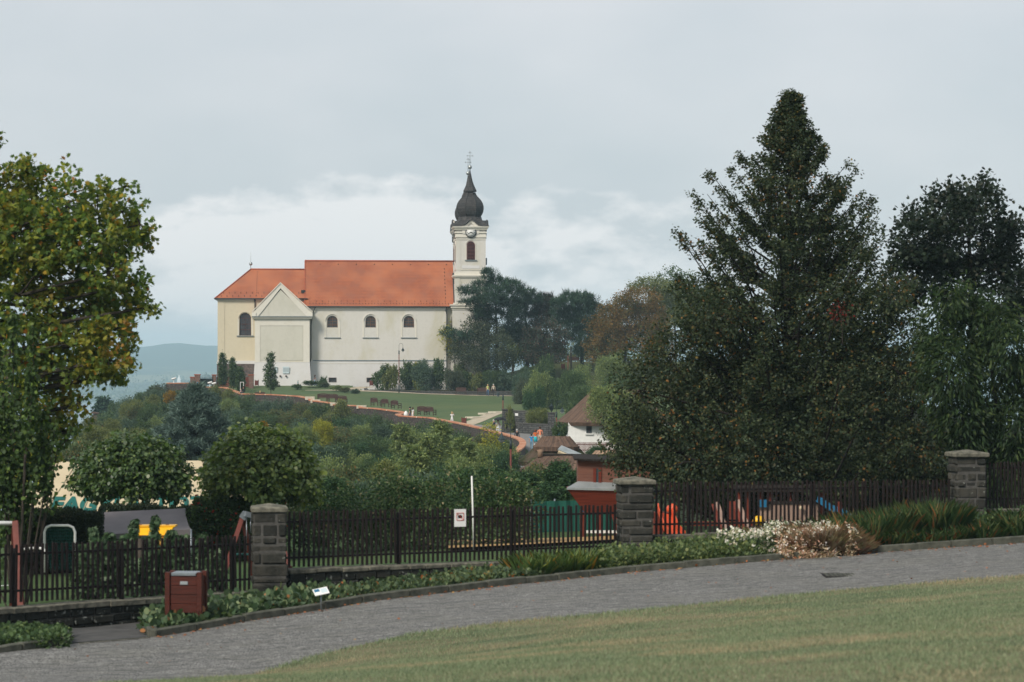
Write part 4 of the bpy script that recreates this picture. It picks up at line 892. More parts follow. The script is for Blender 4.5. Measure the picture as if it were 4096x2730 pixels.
    for (h_, py, k_) in rings:
        for j in range(n):
            a = 2*math.pi*j/n; cs, sn = math.cos(a), math.sin(a); q = 1/max(abs(cs), abs(sn)); oc = 1/math.cos(((a+R(22.5)) % R(45))-R(22.5))
            rr = h_*(q*k_+oc*(1-k_)); z = Zt(py)
            off = min(abs(((a+R(45)) % R(90))-R(45)), 1); lift = .95*math.exp(-(math.tan(off)*2.6/.72)**2)*k_**2*(1 if py > 895 else .5); vs.append((um_+rr*cs, cy+rr*sn, z+lift))
    fs = []
    for i in range(len(rings)-1):
        for j in range(n): fs.append((i*n+j, i*n+(j+1) % n, (i+1)*n+(j+1) % n, (i+1)*n+j))
    fs.append(tuple(range(n))[::-1]); fs.append(tuple((len(rings)-1)*n+j for j in range(n)))
    d.add(vs, fs); sk = d.build('skirt_roof', M['shingle'], tw)
    T = Matrix.Translation((um_, cy, 0)); o_ = MB()
    prof = [(42, 868), (45, 863), (50, 856), (54.5, 846), (56.5, 834), (56, 824), (52.5, 812), (46, 801), (37, 791), (29, 783), (24.5, 776), (21.5, 768)]
    prof = [(q/26.9, Zt(py)) for q, py in prof]
    o_.lathe(prof, 8, 0, T, False, R(22.5)); 
    for j in range(8):
        a = R(22.5)+R(45)*j; o_.tube([T @ Vector((r_*math.cos(a), r_*math.sin(a), z)) for r_, z in prof], .07, 5, 0)
    o_.build('onion_dome', M['shingle'], tw)
    o_ = MB(); prof = [(19, 766), (28.5, 764), (27.5, 759), (22, 748), (16, 735), (11, 720), (7, 704), (4, 690), (2.0, 678), (1.2, 672)]
    o_.lathe([(q/26.9, Zt(py)) for q, py in prof], 8, 0, T, False, R(22.5)); o_.build('spire', M['shingle'], tw)
    o_ = MB(); zb = Zt(665); o_.lathe([(.02, -.31)]+[(.31*math.cos(R(a)), .31*math.sin(R(a))) for a in range(-75, 90, 15)]+[(.02, .31)], 16, 0, Matrix.Translation((um_, cy, zb))); o_.build('ball', M['ball'], tw)
    o_ = MB(); o_.tube([(um_, cy, zb+.3), (um_, cy, Zt(601))], .05, 6)
    zc = Zt(620); o_.beam((um_-.42, cy, zc), (um_+.42, cy, zc), .07, .07); o_.beam((um_-.27, cy, zc+.45), (um_+.27, cy, zc+.45), .06, .06)
    for q in (-.42, .42): o_.box((um_+q, cy, zc), (.12, .12, .16))
    o_.box((um_, cy, Zt(606)), (.14, .1, .14)); o_.box((um_, cy, Zt(636)), (.16, .12, .12)); o_.build('cross', M['metal_grey'], tw)
    return tw
make_tower(0); make_tower(11.6)
# dark flashing where the nave roof meets the tower, link bay between the towers with its gable dormer
mb = MB(); um_ = U(1883, 0); mb.beam((um_-2.4, -.3, ze+.0), (um_-2.4, 3.6, ze+.0+3.9*sl_+.6), .25, .5); mb.build('flashing', M['metal_dark'], church)
mb = MB(); mb.bb(um_-2.1, um_+2.3, 4.2, 11.4, ZB, (HZ-1120)/26.9); mb.build('facade_bay', M['stucco'], church)
mb = MB(); mb.bb(um_+1.9, um_+2.75, 4.5, 11, (HZ-1075)/26.9, (HZ-1066)/26.9); mb.bb(um_+2.0, um_+2.7, 5, 10.6, (HZ-1120)/26.9, (HZ-1078)/26.9); mb.build('facade_gable', M['trim'], church)
mb = MB(); mb.bb(um_+1.8, um_+2.8, 5.6, 10, (HZ-1055)/26.9, (HZ-1028)/26.9); mb.build('facade_gable_roof', M['zinc'], church)
# ------------------------------------------------------------------ terrace walls and furniture
def sweep(pts, hw, zo0, zo1, name, mat, parent, side=0, zflat=None):
    """box section following a 3-D path; u = metres along"""
    pts = [Vector(p) for p in pts]; n = len(pts); V = []; d = 0; us = []
    for i, p in enumerate(pts):
        a = (pts[min(i+1, n-1)]-pts[max(i-1, 0)]); a.z = 0; a.normalize(); s_ = Vector((a.y, -a.x, 0))
        if i: d += (p-pts[i-1]).length
        us.append(d); z0 = p.z+zo0; z1 = p.z+zo1
        for w_, z in ((-hw+side, z0), (hw+side, z0), (hw+side, z1), (-hw+side, z1)): q = p+s_*w_; V.append((q.x, q.y, z))
    Fc = []; uv = []
    for i in range(n-1):
        for j in range(4):
            Fc.append((i*4+j, i*4+(j+1) % 4, i*4+4+(j+1) % 4, i*4+4+j)); uv += [(us[i], j), (us[i], j+1), (us[i+1], j+1), (us[i+1], j)]
    Fc += [(3, 2, 1, 0), tuple(4*(n-1)+j for j in range(4))]; uv += [(0, 0)]*8
    me = bpy.data.meshes.new(name); me.from_pydata(V, [], Fc); l = me.uv_layers.new(name='UVMap')
    for i, q in enumerate(uv): l.data[i].uv = q
    me.materials.append(mat); return link(bpy.data.objects.new(name, me), parent)
def dense(pts, step=1.2):
    o_ = []
    for a, b in zip(pts, pts[1:]):
        k = max(1, int((b-a).length/step)); o_ += [a.lerp(b, i/k) for i in range(k)]
    return o_+[pts[-1]]
def smoothpath(pts, it=2):
    for _ in range(it):
        q = [pts[0]]
        for a, b in zip(pts, pts[1:]): q += [a.lerp(b, .25), a.lerp(b, .75)]
        pts = q+[pts[-1]]
    return pts
wp = WALL3[:20]+smoothpath(WALL3[20:], 2)
pw = empty('parapet_wall', wp[0], 'long curving brown stone parapet with a terracotta brick top around the terrace lawn', 'wall')
wl = [p-wp[0] for p in wp]
sweep(wl, .24, -4.6, -.15, 'masonry', M['terrace_stone'], pw)
sweep(wl, .30, -.149, -.02, 'coping', M['cap'], pw)
for (px, py, Y) in [(1240, 1590, 310), (1262, 1602, 308.5), (1340, 1614, 303), (1446, 1625, 298)]:
    q = P(px, py, Y)-wp[0]; mb = MB(); mb.box((q.x, q.y, q.z-.12), (1.2, .8, .42)); mb.build('coping_block', M['cap_block'], pw)
# stone kerb wall along the bank
kp = [P(1463, 1549, 354), P(1462, 1556, 351.5), P(1470, 1561, 350), P(1500, 1563, 349.3), P(1800, 1566, 348.9), P(2400, 1566, 348.7)]
lw = empty('low_stone_wall', kp[0], 'low dark stone retaining wall between the lawn path and the bank with shrubs', 'wall')
kk = [p-kp[0] for p in smoothpath(kp, 2)]
sweep(kk, .2, -1.2, -.07, 'masonry', M['grey_stone'], lw); sweep(kk, .24, -.069, .03, 'coping', M['cap_block'] if 0 else M['mortar'], lw)
# gate wall on the right of the terrace
def stonewall(name, a, b, h0, th, label, mat='grey_stone'):
    o = empty(name, a, label, 'wall'); q = [Vector((0, 0, 0)), b-a]; sweep(dense(q, 1), th/2, -h0, -.1, 'masonry', M[mat], o); sweep(dense(q, 1), th/2+.05, -.099, 0, 'coping', M['mortar'], o); return o
stonewall('stone_wall', P(2050, 1691, 258), P(2255, 1700, 248), 3, .5, 'grey stone wall of the lower path running behind the strolling family')
stonewall('stone_wall', P(2052, 1642, 264), P(2190, 1646, 262), 4.5, .5, 'upper grey stone wall with a small white notice, half covered by green shrubs')
def stonepost(px, pt, Y, w_, h_, label):
    q = P(px, pt, Y); o = empty('gate_pillar', (q.x, q.y, q.z-h_), label, 'pillar'); mb = MB(); mb.bb(-w_/2, w_/2, -w_/2, w_/2, 0, h_-.1); mb.build('masonry', M['grey_stone'], o)
    mb = MB(); mb.bb(-w_/2-.08, w_/2+.08, -w_/2-.08, w_/2+.08, h_-.1, h_); mb.build('coping', M['mortar'], o); return o
stonepost(2030, 1636, 257.5, 1.15, 3.6, 'broad stone gate pillar overgrown with ivy beside the black umbrella')
gp = stonepost(2206, 1650, 250, .75, 3.2, 'slim stone gate pillar carrying a small lantern')
mb = MB(); mb.lathe([(.05, 0), (.05, .15), (.15, .2), (.2, .55), (.26, .58), (.05, .8), (.02, .95)], 6, 0, Matrix.Translation(P(2206, 1650, 250)))
tag(mb.build('lantern', M['lamp_iron']), 'small dark lantern on top of the slim stone gate pillar', 'lantern')
mb = MB(); q = P(2066, 1659, 263); mb.box((q.x, q.y-.3, q.z), (.35, .03, .28)); tag(mb.build('notice', M['white']), 'small white notice on the upper grey stone wall', 'notice')
# steps on the pale path
mb = MB()
for i, (px, py, Y) in enumerate([(1900, 1671, 281), (1950, 1662, 287), (1990, 1655, 292)]):
    q = P(px, py, Y); z = G3(q.x, q.y); mb.box((q.x+.3, q.y, z+.06), (2.4, 1.6, .2), 0, R(35))
o = mb.build('path_steps', M['cap_block']); o['kind'] = 'structure'
# far left: brick pillars, iron gate, red panels
def bpost(px, pt, pb, Y, wpx, label, group=None, mat='brick'):
    q = P(px, pb, Y); h_ = (pb-pt)/F*Y; w_ = wpx/F*Y; o = empty('brick_pillar', q, label, 'pillar', group); mb = MB(); mb.bb(-w_/2, w_/2, -w_/2, w_/2, -.5, h_-.12); mb.build('shaft', M['brick'], o)
    mb = MB(); mb.bb(-w_/2-.07, w_/2+.07, -w_/2-.07, w_/2+.07, h_-.119, h_); mb.build('coping', M['tile_ridge'], o)
M['brick'] = brickmat('old_red_brick', (.22, .095, .065), (.15, .07, .055), (.17, .14, .12), .28, .09, .015, .9, stain=(.3, .26, .22), damt=.25)
bpost(790, 1498, 1548, 347, 21, 'brick pillar left of the dark iron gate'); bpost(857, 1499, 1548, 349, 15, 'brick pillar right of the dark iron gate'); bpost(1005, 1499, 1548, 349, 19, 'brick pillar against the corner of the cream choir'); bpost(770, 1508, 1548, 351, 16, 'short brick pillar behind the end of the parapet')
g = empty('iron_gate', P(825, 1540, 348), 'arched dark green iron gate at the far left end of the terrace', 'gate')
for i in range(13):
    x = -1.0+2.0*i/12; hh = 1.0+.45*(1-x*x)
    if i in (0, 6, 12): hh += .3
    mb = MB(); mb.tube([(x, 0, -.1), (x, 0, hh), (x, 0, hh+.12)], [.022, .022, .004], 5); mb.build('bar', M['gate_green'] if 'gate_green' in M else M['lamp_iron'], g)
mb = MB(); mb.bb(-1.0, 1.0, .02, .05, .0, .9); mb.build('gate_panel', M['lamp_iron'], g)
for i in range(3):
    mb = MB(); mb.beam((-1.02, 0, .35+.35*i), (1.02, 0, .35+.35*i), .04, .03); mb.build('rail', M['lamp_iron'], g)
for (a, b) in ((866, 934), (942, 996)):
    p0, p1 = P(a, 1548, 349.5), P(b, 1548, 349.5); mb = MB(); L = p1.x-p0.x
    for i in range(int(L/.16)): mb.bb(i*.16, i*.16+.15, -.03+.004*(i % 2), .03, 0, 1.4)
    o = mb.build('panel_fence', M['post_red'], None, p0); tag(o, 'red-brown boarded fence panel %s' % ('beside the iron gate' if a == 866 else 'at the foot of the cream choir'), 'fence panel')
# benches
def make_bench():
    b = empty('park_bench', (0, 0, 0), 'x', 'bench', 'brown wooden benches on the terrace'); W = 1.5
    for i in range(4):
        mb = MB(); y = -.42+.115*i; mb.bb(-W/2, W/2, y, y+.09, .42, .45); mb.build('seat_slat', M['bench'], b)
    mb = MB(); mb.bb(-W/2, W/2, .02, .06, .50, .57); mb.bb(-W/2+.06, W/2-.06, .055, .065, .56, .90); n = 14
    for i in range(n):
        x0 = -W/2+W*i/n; x1 = -W/2+W*(i+1)/n; f = lambda x: .90+.10*math.cos(x/(W/2)*1.5); mb.beam((x0, .08, f(x0)), (x1, .08, f(x1)), .035, .10, 0, (0, 0, 1))
    for i in range(13):
        x = -W/2+.09+(W-.18)*i/12; mb.beam((x, .05, .55), (x, .08, .93), .05, .02)
    mb.build('backrest', M['bench'], b)
    for s_ in (-1, 1):
        mb = MB(); x = s_*(W/2-.03)
        mb.beam((x, -.42, 0), (x, -.42, .63), .06, .06); mb.beam((x, .03, 0), (x, .09, .92), .06, .06); mb.beam((x, -.46, .64), (x, .06, .64), .035, .07); mb.beam((x, -.4, .38), (x, .03, .38), .05, .06); mb.beam((x, -.4, .15), (x, .03, .15), .04, .05); mb.build('side_frame', M['bench'], b)
    return b
bench0 = make_bench(); BF = [bench0]
def bench(px, py, Y, rz, label, onz=None, fn=None):
    x = XX(px, Y); z = (fn(np.array([x]), np.array([Y]))[0] if fn else ZZ(py, Y)); loc = (x, Y, z+.03)
    if BF: b = BF.pop(); b.location = loc; b.rotation_euler = (0, 0, rz); tag(b, label)
    else: b = clone(bench0, loc, label, rz)
    return b
RB = R(150)
bench(1293, 1608, 312, R(172), 'left bench of the three standing close together behind the stepped wall')
bench(1329, 1610, 310.5, R(172), 'middle bench of the three standing close together behind the stepped wall')
bench(1364, 1617, 308.5, R(172), 'right bench of the three standing close together behind the stepped wall')
bench(1498, 1626, 300, R(128), 'bench at the lawn edge seen from behind, first right of the pale coping block')
bench(1541, 1631, 297, R(128), 'middle one of the three spaced benches between the coping blocks and the wall bay')
bench(1580, 1637, 294, R(128), 'bench next to the two men at the wall bay')
bench(1690, 1662, 284, R(140), 'left one of the pair of benches right of the wall bay')
bench(1716, 1664, 283, R(140), 'right one of the pair of benches right of the wall bay')
bench(1844, 1580, 347.5, R(0), 'bench against the low stone wall, left of the walking couple')
bench(1930, 1581, 347.4, R(0), 'bench against the low stone wall, partly behind the walking couple')
bench(1857, 1497, 362.5, R(70), 'bench beside the church corner half hidden by the grey-green tree', fn=bank)
bench(2153, 1466, 371, R(0), 'bench on the grassy knoll under the reddish pine', fn=bank)
bench(2298, 1468, 371, R(0), 'bench on the grassy knoll right of the lamp post', fn=bank)
bench(1041, 1575, 327, R(165), 'bench by the parapet with a seated visitor in dark clothes', fn=G3)
# litter bins
def make_bin():
    b = empty('litter_bin', (0, 0, 0), 'x', 'litter bin', 'small brown wooden litter bins on the terrace')
    for s_ in (-1, 1): mb = MB(); mb.bb(s_*.25-.04, s_*.25+.04, -.05, .05, 0, .95); mb.build('post', M['post_red'], b)
    mb = MB(); [mb.bb(-.21+.085*i, -.135+.085*i, -.2, .2, .15, .85) for i in range(5)]; mb.build('box', M['post_red'], b); return b
bin0 = make_bin(); first = True
for px, Y, fn, lab in [(1000, 330, G3, 'small bin by the parapet left of the seated visitor on the bench'), (1027, 352, G3, 'small bin at the foot of the church wing'), (1486, 355.5, G3, 'small bin beside the basement window where the pale path ends'), (1856, 271, G3, 'small bin just behind the parapet right of the woman in white'), (2252, 366, bank, 'small bin on the knoll between the two poles'), (1075, 324, G3, 'small bin close to the slim tree by the parapet')]:
    x = XX(px, Y); loc = (x, Y, fn(np.array([x]), np.array([Y]))[0])
    if first: bin0.location = loc; tag(bin0, lab); first = False
    else: clone(bin0, loc, lab)
# swan-neck lamps
def make_lamp(H=4.4, side=1):
    l = empty('street_lamp', (0, 0, 0), 'x', 'street lamp', 'swan-neck street lamps')
    mb = MB(); mb.tube([(0, 0, 0), (0, 0, 1.1)], .09, 10); mb.build('base', M['lamp_iron'], l)
    mb = MB(); mb.tube([(0, 0, 1.1), (0, 0, H-.55)], .065, 10); mb.build('post', M['post_red'], l)
    mb = MB(); mb.tube([(0, 0, H-.55), (0, 0, H)], .085, 10)
    pts = [(0, 0, H-.1)]+[(side*(.28-.28*math.cos(R(a))), 0, H+.75+.28*math.sin(R(a))) for a in range(0, 181, 20)]+[(side*.56, 0, H+.45)]
    mb.tube(pts, .022, 6); mb.build('arm', M['lamp_iron'], l)
    T = Matrix.Translation((side*.56, 0, H-.05)); mb = MB(); mb.lathe([(.03, .5), (.06, .42), (.08, .32), (.13, .27), (.2, .14), (.25, .1), (.25, .07)], 14, 0, T); mb.build('lamp_shade', M['lamp_iron'], l)
    mb = MB(); mb.lathe([(.17, .07), (.16, -.02), (.1, -.1), (.02, -.13)], 12, 0, T); mb.build('glass_globe', M['ball'], l); return l
def lamp(px, ptop, Y, fn, side, label, H=None):
    x = XX(px, Y); z = fn(np.array([x]), np.array([float(Y)]))[0]; zt = ZZ(ptop, Y); l = make_lamp(zt-z if H is None else H, side); l.location = (x, Y, z if H is None else zt-H); tag(l, label); return l
lamp(1596, 1403, 346.8, G3, 1, 'tall red swan-neck lamp beside the lawn path in front of the white church wall')
lamp(2012, 1582, 268, G3, -1, 'swan-neck lamp rising behind the ivy-covered gate pillar')
lamp(2043, 1761, 150, G2, -1, 'nearest swan-neck lamp, in front of the bend of the terracotta wall', 4.5)
lamp(2272, 1408, 354, bank, 1, 'red swan-neck lamp among the trees below the knoll', 5.6)
lamp(2226, 1648, 236, G3, 1, 'red swan-neck lamp between the stone gate pillar and the thatched house', 3.4)
mb = MB(); q = P(2286, 1508, 366); mb.tube([(q.x, q.y, q.z-.5), (q.x-.1, q.y, q.z+4.5)], [.16, .11], 8); tag(mb.build('wooden_pole', M['bark']), 'weathered grey wooden pole on the knoll next to the red lamp', 'pole')
# coin telescopes
def telescope(px, Y, zt, label, fn=None):
    q = P(px, zt, Y); o = empty('viewing_telescope', q, label, 'telescope', 'white viewing telescopes on the parapet'); mb = MB(); mb.lathe([(.12, -.15), (.06, -.05), (.05, .35), (.09, .38), (.02, .42)], 10); mb.build('stand', M['white'], o)
    mb = MB(); mb.tube([(-.32, 0, .42), (-.1, 0, .47), (.3, -.05, .55)], [.10, .12, .15], 10); mb.build('barrel', M['white'], o)
telescope(695, 349, 1529, 'white viewing telescope at the far left end of the parapet'); telescope(840, 341, 1545, 'white viewing telescope on the parapet below the iron gate'); telescope(856, 340, 1548, 'white viewing telescope lowest on the parapet step')

# ------------------------------------------------------------------ thatched buildings below the gate
def thatch_roof(name, c, a, b, h, ridge, mat, rz, parent, seg=10, sag=.25, rt=0.35, m2=None):
    """hipped thatch roof: eaves rectangle a x b, height h, ridge length; rounded; uv for straw direction"""
    me = bpy.data.meshes.new(name); V = []; Fc = []; uv = []
    rows = 7; per = 48
    for i in range(rows):
        t = i/(rows-1); k = t**.9
        ex = a/2*(1-k)+(ridge/2+rt*.6)*k; ey = b/2*(1-k)+rt*.35*k; z = h*(t**(1.0+sag)); 
        for j in range(per):
            an = 2*math.pi*j/per; p_ = 2/3.2+.18*t; x = abs(math.cos(an))**p_*(1 if math.cos(an) > 0 else -1)*ex; y = abs(math.sin(an))**p_*(1 if math.sin(an) > 0 else -1)*ey
            V.append((x+random.uniform(-.03, .03), y+random.uniform(-.03, .03), z+random.uniform(-.02, .02)))
    for i in range(rows-1):
        for j in range(per): Fc.append((i*per+j, i*per+(j+1) % per, (i+1)*per+(j+1) % per, (i+1)*per+j)); u0 = j*(a+b)*2/per; u1 = (j+1)*(a+b)*2/per; v0 = i*h/rows*1.4; v1 = (i+1)*h/rows*1.4; uv += [(u0, v0), (u1, v0), (u1, v1), (u0, v1)]
    b0 = len(V)
    for j in range(per): x, y, z = V[j]; V.append((x*.97, y*.97, -.28))
    for j in range(per): Fc.append((b0+j, b0+(j+1) % per, (j+1) % per, j)); uv += [(j*.2, 0), (j*.2+.2, 0), (j*.2+.2, .3), (j*.2, .3)]
    Fc.append(tuple(b0+per-1-j for j in range(per))); uv += [(0, 0)]*per
    Fc.append(tuple((rows-1)*per+j for j in range(per))); uv += [(0, 0)]*per
    me.from_pydata(V, [], Fc); l = me.uv_layers.new(name='UVMap')
    for i, q in enumerate(uv): l.data[i].uv = q
    me.materials.append(mat); o = link(bpy.data.objects.new(name, me), parent); o.location = c; o.rotation_euler = (0, 0, rz); return o
# kiosk with the mossy roof
q = P(2224, 1843, 152); gz = -8.6
k1 = empty('thatched_kiosk', (q.x, q.y, gz), 'open kiosk with a broad mossy thatched roof beside the paved path', 'kiosk')
ez = q.z-gz
thatch_roof('roof', (0, 0, ez), 4.75, 4.2, 1.02, 1.7, M['thatch_moss'], 0, k1, sag=.05, rt=.6)
thatch_roof('roof_cap', (0, 0, ez+.90), 2.9, 2.4, .62, 1.35, M['thatch'], 0, k1, sag=.1, rt=.35)
for sx in (-1, 1):
    for sy in (-1, 1): mb = MB(); mb.tube([(sx*1.8, sy*1.6, 0), (sx*1.8, sy*1.6, ez-.1)], .09, 8); mb.beam((sx*1.8, sy*1.6, ez-.9), (sx*1.2, sy*1.6, ez-.2), .09, .09); mb.build('post', M['bark_dark'], k1)
mb = MB(); mb.bb(-1.4, 1.4, -1.2, -.9, 0, 1.1); mb.build('counter', M['red_wood'], k1)
# pale dormer hatch lying on its roof
mb = MB(); a = P(2238, 1792, 149.6); b = P(2318, 1826, 149.2); d = (b-a)
mb.beam(a+Vector((0, 0, .0)), b+Vector((0, 0, 0)), .55, .10, 0, (0, -.5, 1)); mb.beam(a+Vector((.0, -.1, -.17)), b+Vector((-.1, -.1, -.15)), .5, .16, 1, (0, -.5, 1)); 
tag(mb.build('boat', [M['metal_grey'], M['canvas_cream']]), 'pale upturned boat hull lying on the mossy thatched roof', 'boat')
# second thatched roof, nearer
q = P(2320, 1876, 128); k2 = empty('thatched_shed', (q.x, q.y, -8), 'long shed with brown thatched roof and tarred ridge, nearer than the mossy kiosk', 'shed'); ez = q.z+8
thatch_roof('roof', (0, 0, ez), 6.3, 4.2, .70, 4.0, M['thatch'], R(-3), k2, sag=.02, rt=.25)
mb = MB(); mb.tube([(-2.2, 0, ez+.75), (3.6, 0, ez+.66)], .07, 8); mb.build('ridge_pole', M['bark_dark'], k2)
mb = MB(); mb.lathe([(.16, 0), (.14, .25), (.18, .38), (.02, .40)], 8, 0, Matrix.Translation((-2.1, 0, ez+.62))); mb.build('ridge_knot', M['thatch_pale'], k2)
mb = MB(); mb.bb(-2.6, 2.6, -1.5, 1.5, 0, ez-.2); mb.build('wall', M['red_wood'], k2)
q = P(2460, 1846, 137); k3 = empty('thatched_hut', (q.x, q.y, -8), 'hut with pale straw roof beside the white house fence, mostly behind the big lime tree', 'hut'); ez = q.z+8
thatch_roof('roof', (0, 0, ez), 3.6, 3, .6, 1.8, M['thatch_pale'], 0, k3, sag=.1)
mb = MB(); mb.bb(-1.3, 1.3, -1, 1, 0, ez-.2); mb.build('wall', M['white'], k3)
# white house
wx0 = XX(2273, 186); wz0 = ZZ(1790, 186); hz = ZZ(1690, 186)
wh = empty('thatched_house', (wx0, 186, wz0), 'white-walled house with a steep dark thatched roof and one small window', 'house')
mb = MB(); mb.bb(0, 7.5, 0, 6, -.6, hz-wz0); mb.build('wall', M['white'], wh)
o = thatch_roof('roof', (3.75, 3, hz-wz0), 9.2, 7.6, ZZ(1560, 190)-hz, 3.2, M['thatch'], 0, wh, sag=.0)
zwin = ZZ(1733, 186)-wz0; xw = XX(2356, 186)-wx0
mb = MB(); mb.bb(xw-.21, xw+.21, -.05, .02, zwin, zwin+.62); mb.bb(xw-.02, xw+.02, -.07, -.05, zwin, zwin+.62, 1); mb.bb(xw-.2, xw+.2, -.07, -.052, zwin+.3, zwin+.33, 1)
o = mb.build('window', [M['glass'], M['frame_dark']], wh); mb = MB(); mb.bb(xw-.3, xw+.3, -.12, -.002, zwin-.12, zwin-.04); mb.build('sill', M['white'], wh)
# red picket fence in front of it
a = P(2284, 1808, 171); b = P(2470, 1806, 170); pf = empty('picket_fence', a, 'small red-brown picket fence in front of the white thatched house', 'fence'); L = (b-a).length; n = int(L/.085)
n = min(n, 60); pick = None
for i in range(n):
    x = L*i/n
    if pick is None: mb = MB(); mb.bb(-.024, .024, -.012, .012, -.4, .68); pick = mb.build('picket', M['post_red'], pf); pick.location = (x, 0, 0)
    else: c = pick.copy(); COL.objects.link(c); c.location = (x, 0, 0)
for z in (.12, .52): mb = MB(); mb.beam((0, .03, z), (L, .03, z), .03, .05); mb.build('rail', M['post_red'], pf)
mb = MB(); q = P(2236, 1722, 232); mb.box((q.x, q.y, q.z), (.45, .06, .9)); mb.box((q.x, q.y-.035, q.z+.1), (.36, .01, .5), 1); tag(mb.build('info_board', [M['blue'], M['white']]), 'small blue information board by the lower stone wall', 'sign')
# ------------------------------------------------------------------ kerb, low walls, pillars, picket fences
def along(pts, fn=G1, step=.5):
    q = [Vector((x, y, 0)) for x, y in pts]; q = dense(q, step)
    z = fn(np.array([p.x for p in q]), np.array([p.y for p in q])); return [Vector((p.x, p.y, zz)) for p, zz in zip(q, z)]
def kerb(pts, label_name='kerb'):
    q = along(pts, step=.2); mb = MB(); i = 0; random.seed(len(q))
    while i < len(q)-2:
        k = random.choice([4, 5, 5, 6]); j = min(i+k, len(q)-1); a, b = q[i], q[j]; d = (b-a).normalized(); m_ = 0
        up = Vector((0, 0, .045+random.uniform(-.012, .012))); w_ = .20+random.uniform(-.02, .02)
        mb.beam(a+d*.015+up, b-d*.015+up, w_, .22, 0, (0, 0, 1))
        mb.beam(b-d*.014+up*.9, b+d*.014+up*.9, w_*.95, .205, 1, (0, 0, 1)); i = j
    o = mb.build(label_name, [M['kerb'], M['kerb_mortar']], bevel=.018); o['kind'] = 'structure'
kerb([(x, y-.05) for x, y in KERB]); kerb(pl((-500, 41.4), (0, 43.1), (262, 44.4)))
kerb(pl((262, 44.5), (232, 46.0))); kerb(pl((612, 46.0), (596, 47.3)))
mb = MB(); q = along(pl((318, 44.55), (600, 45.75))); 
for a, b in zip(q, q[1:]): mb.beam(a+Vector((0, 0, .0)), b+Vector((0, 0, .0)), .05, .05)
o = mb.build('drain_edge', M['capstone']); o['kind'] = 'structure'
def blockwall(name, a, b, za0, zb0, za1, zb1, th, label, mat='basalt_low', course=.2, seed=1, cap=True):
    """low wall of rough blocks between plan points a and b; z0 bottoms, z1 tops at both ends"""
    r = random.Random(seed); a = Vector((a[0], a[1], 0)); b = Vector((b[0], b[1], 0)); L = (b-a).length; d = (b-a)/L; s_ = Vector((d.y, -d.x, 0))
    o = empty(name, (a.x, a.y, za0), label, 'wall'); mb = MB(); cm = MB()
    H = max(za1-za0, zb1-zb0); rows = max(2, int(round(H/course))); x = 0
    for i in range(rows):
        x = -r.uniform(0, .3)
        while x < L:
            w_ = r.uniform(.28, .55); x0 = max(x, 0); x1 = min(x+w_, L); x += w_
            if x1-x0 < .06: continue
            t = (x0+x1)/2/L; z0 = za0*(1-t)+zb0*t-.15; z1 = za1*(1-t)+zb1*t-.09; hh = (z1-z0)/rows; off = r.uniform(-.025, .025)
            c = a+d*(x0+x1)/2; mb.box((c.x-a.x+s_.x*off, c.y+s_.y*off-a.y, z0+hh*(i+.5)-za0), (x1-x0-.025, th, hh-.022), 0, math.atan2(d.y, d.x))
    mb.build('blocks', M[mat], o, bevel=.02)
    q = [Vector((0, 0, za1-za0-.1)), Vector((b.x-a.x, b.y-a.y, zb1-za0-.1))]; sweep(q, th/2-.045, -(H+.25), 0, 'mortar_core', M['mortar'], o)
    if cap:
        x = 0
        while x < L:
            w_ = r.uniform(.4, .7); x1 = min(x+w_, L); t = (x+x1)/2/L; c = a+d*(x+x1)/2; cm.box((c.x-a.x, c.y-a.y, za1*(1-t)+zb1*t-za0-.045+r.uniform(-.012, .012)), (x1-x-.01, th+.08+r.uniform(-.03, .03), .1), 0, math.atan2(d.y, d.x)); x = x1
        cm.build('coping', M['capstone'], o, bevel=.02)
    return o
def xy(px, Y): return (XX(px, Y), Y)
blockwall('fence_wall', xy(-160, 46.7), xy(1010, 51.9), ZZ(2560, 46.7), ZZ(2400, 51.9)-.1, ZZ(2442, 46.7), ZZ(2366, 51.9), .42, 'long dark mossy block wall below the left fence, behind the red litter bin', seed=3)
blockwall('fence_wall', xy(1140, 53.2), xy(2470, 57.8), ZZ(2425, 53.2), ZZ(2250, 57.8), ZZ(2276, 53.2), ZZ(2232, 57.8)+.0, .42, 'mossy block wall with pale lichen under the middle fence', seed=4)
blockwall('fence_wall', xy(2612, 58.3), xy(3800, 61.5), ZZ(2250, 58.3), ZZ(2120, 61.5), ZZ(2142, 58.3), ZZ(2085, 61.5)-.1, .42, 'block wall of the right fence behind the white flowers', seed=5)
blockwall('fence_wall', xy(3935, 61.9), xy(4300, 63.4), ZZ(2120, 61.9), ZZ(2090, 63.4), ZZ(2038, 61.9), ZZ(2030, 63.4), .42, 'short block wall at the right edge beyond the last pillar', seed=6)
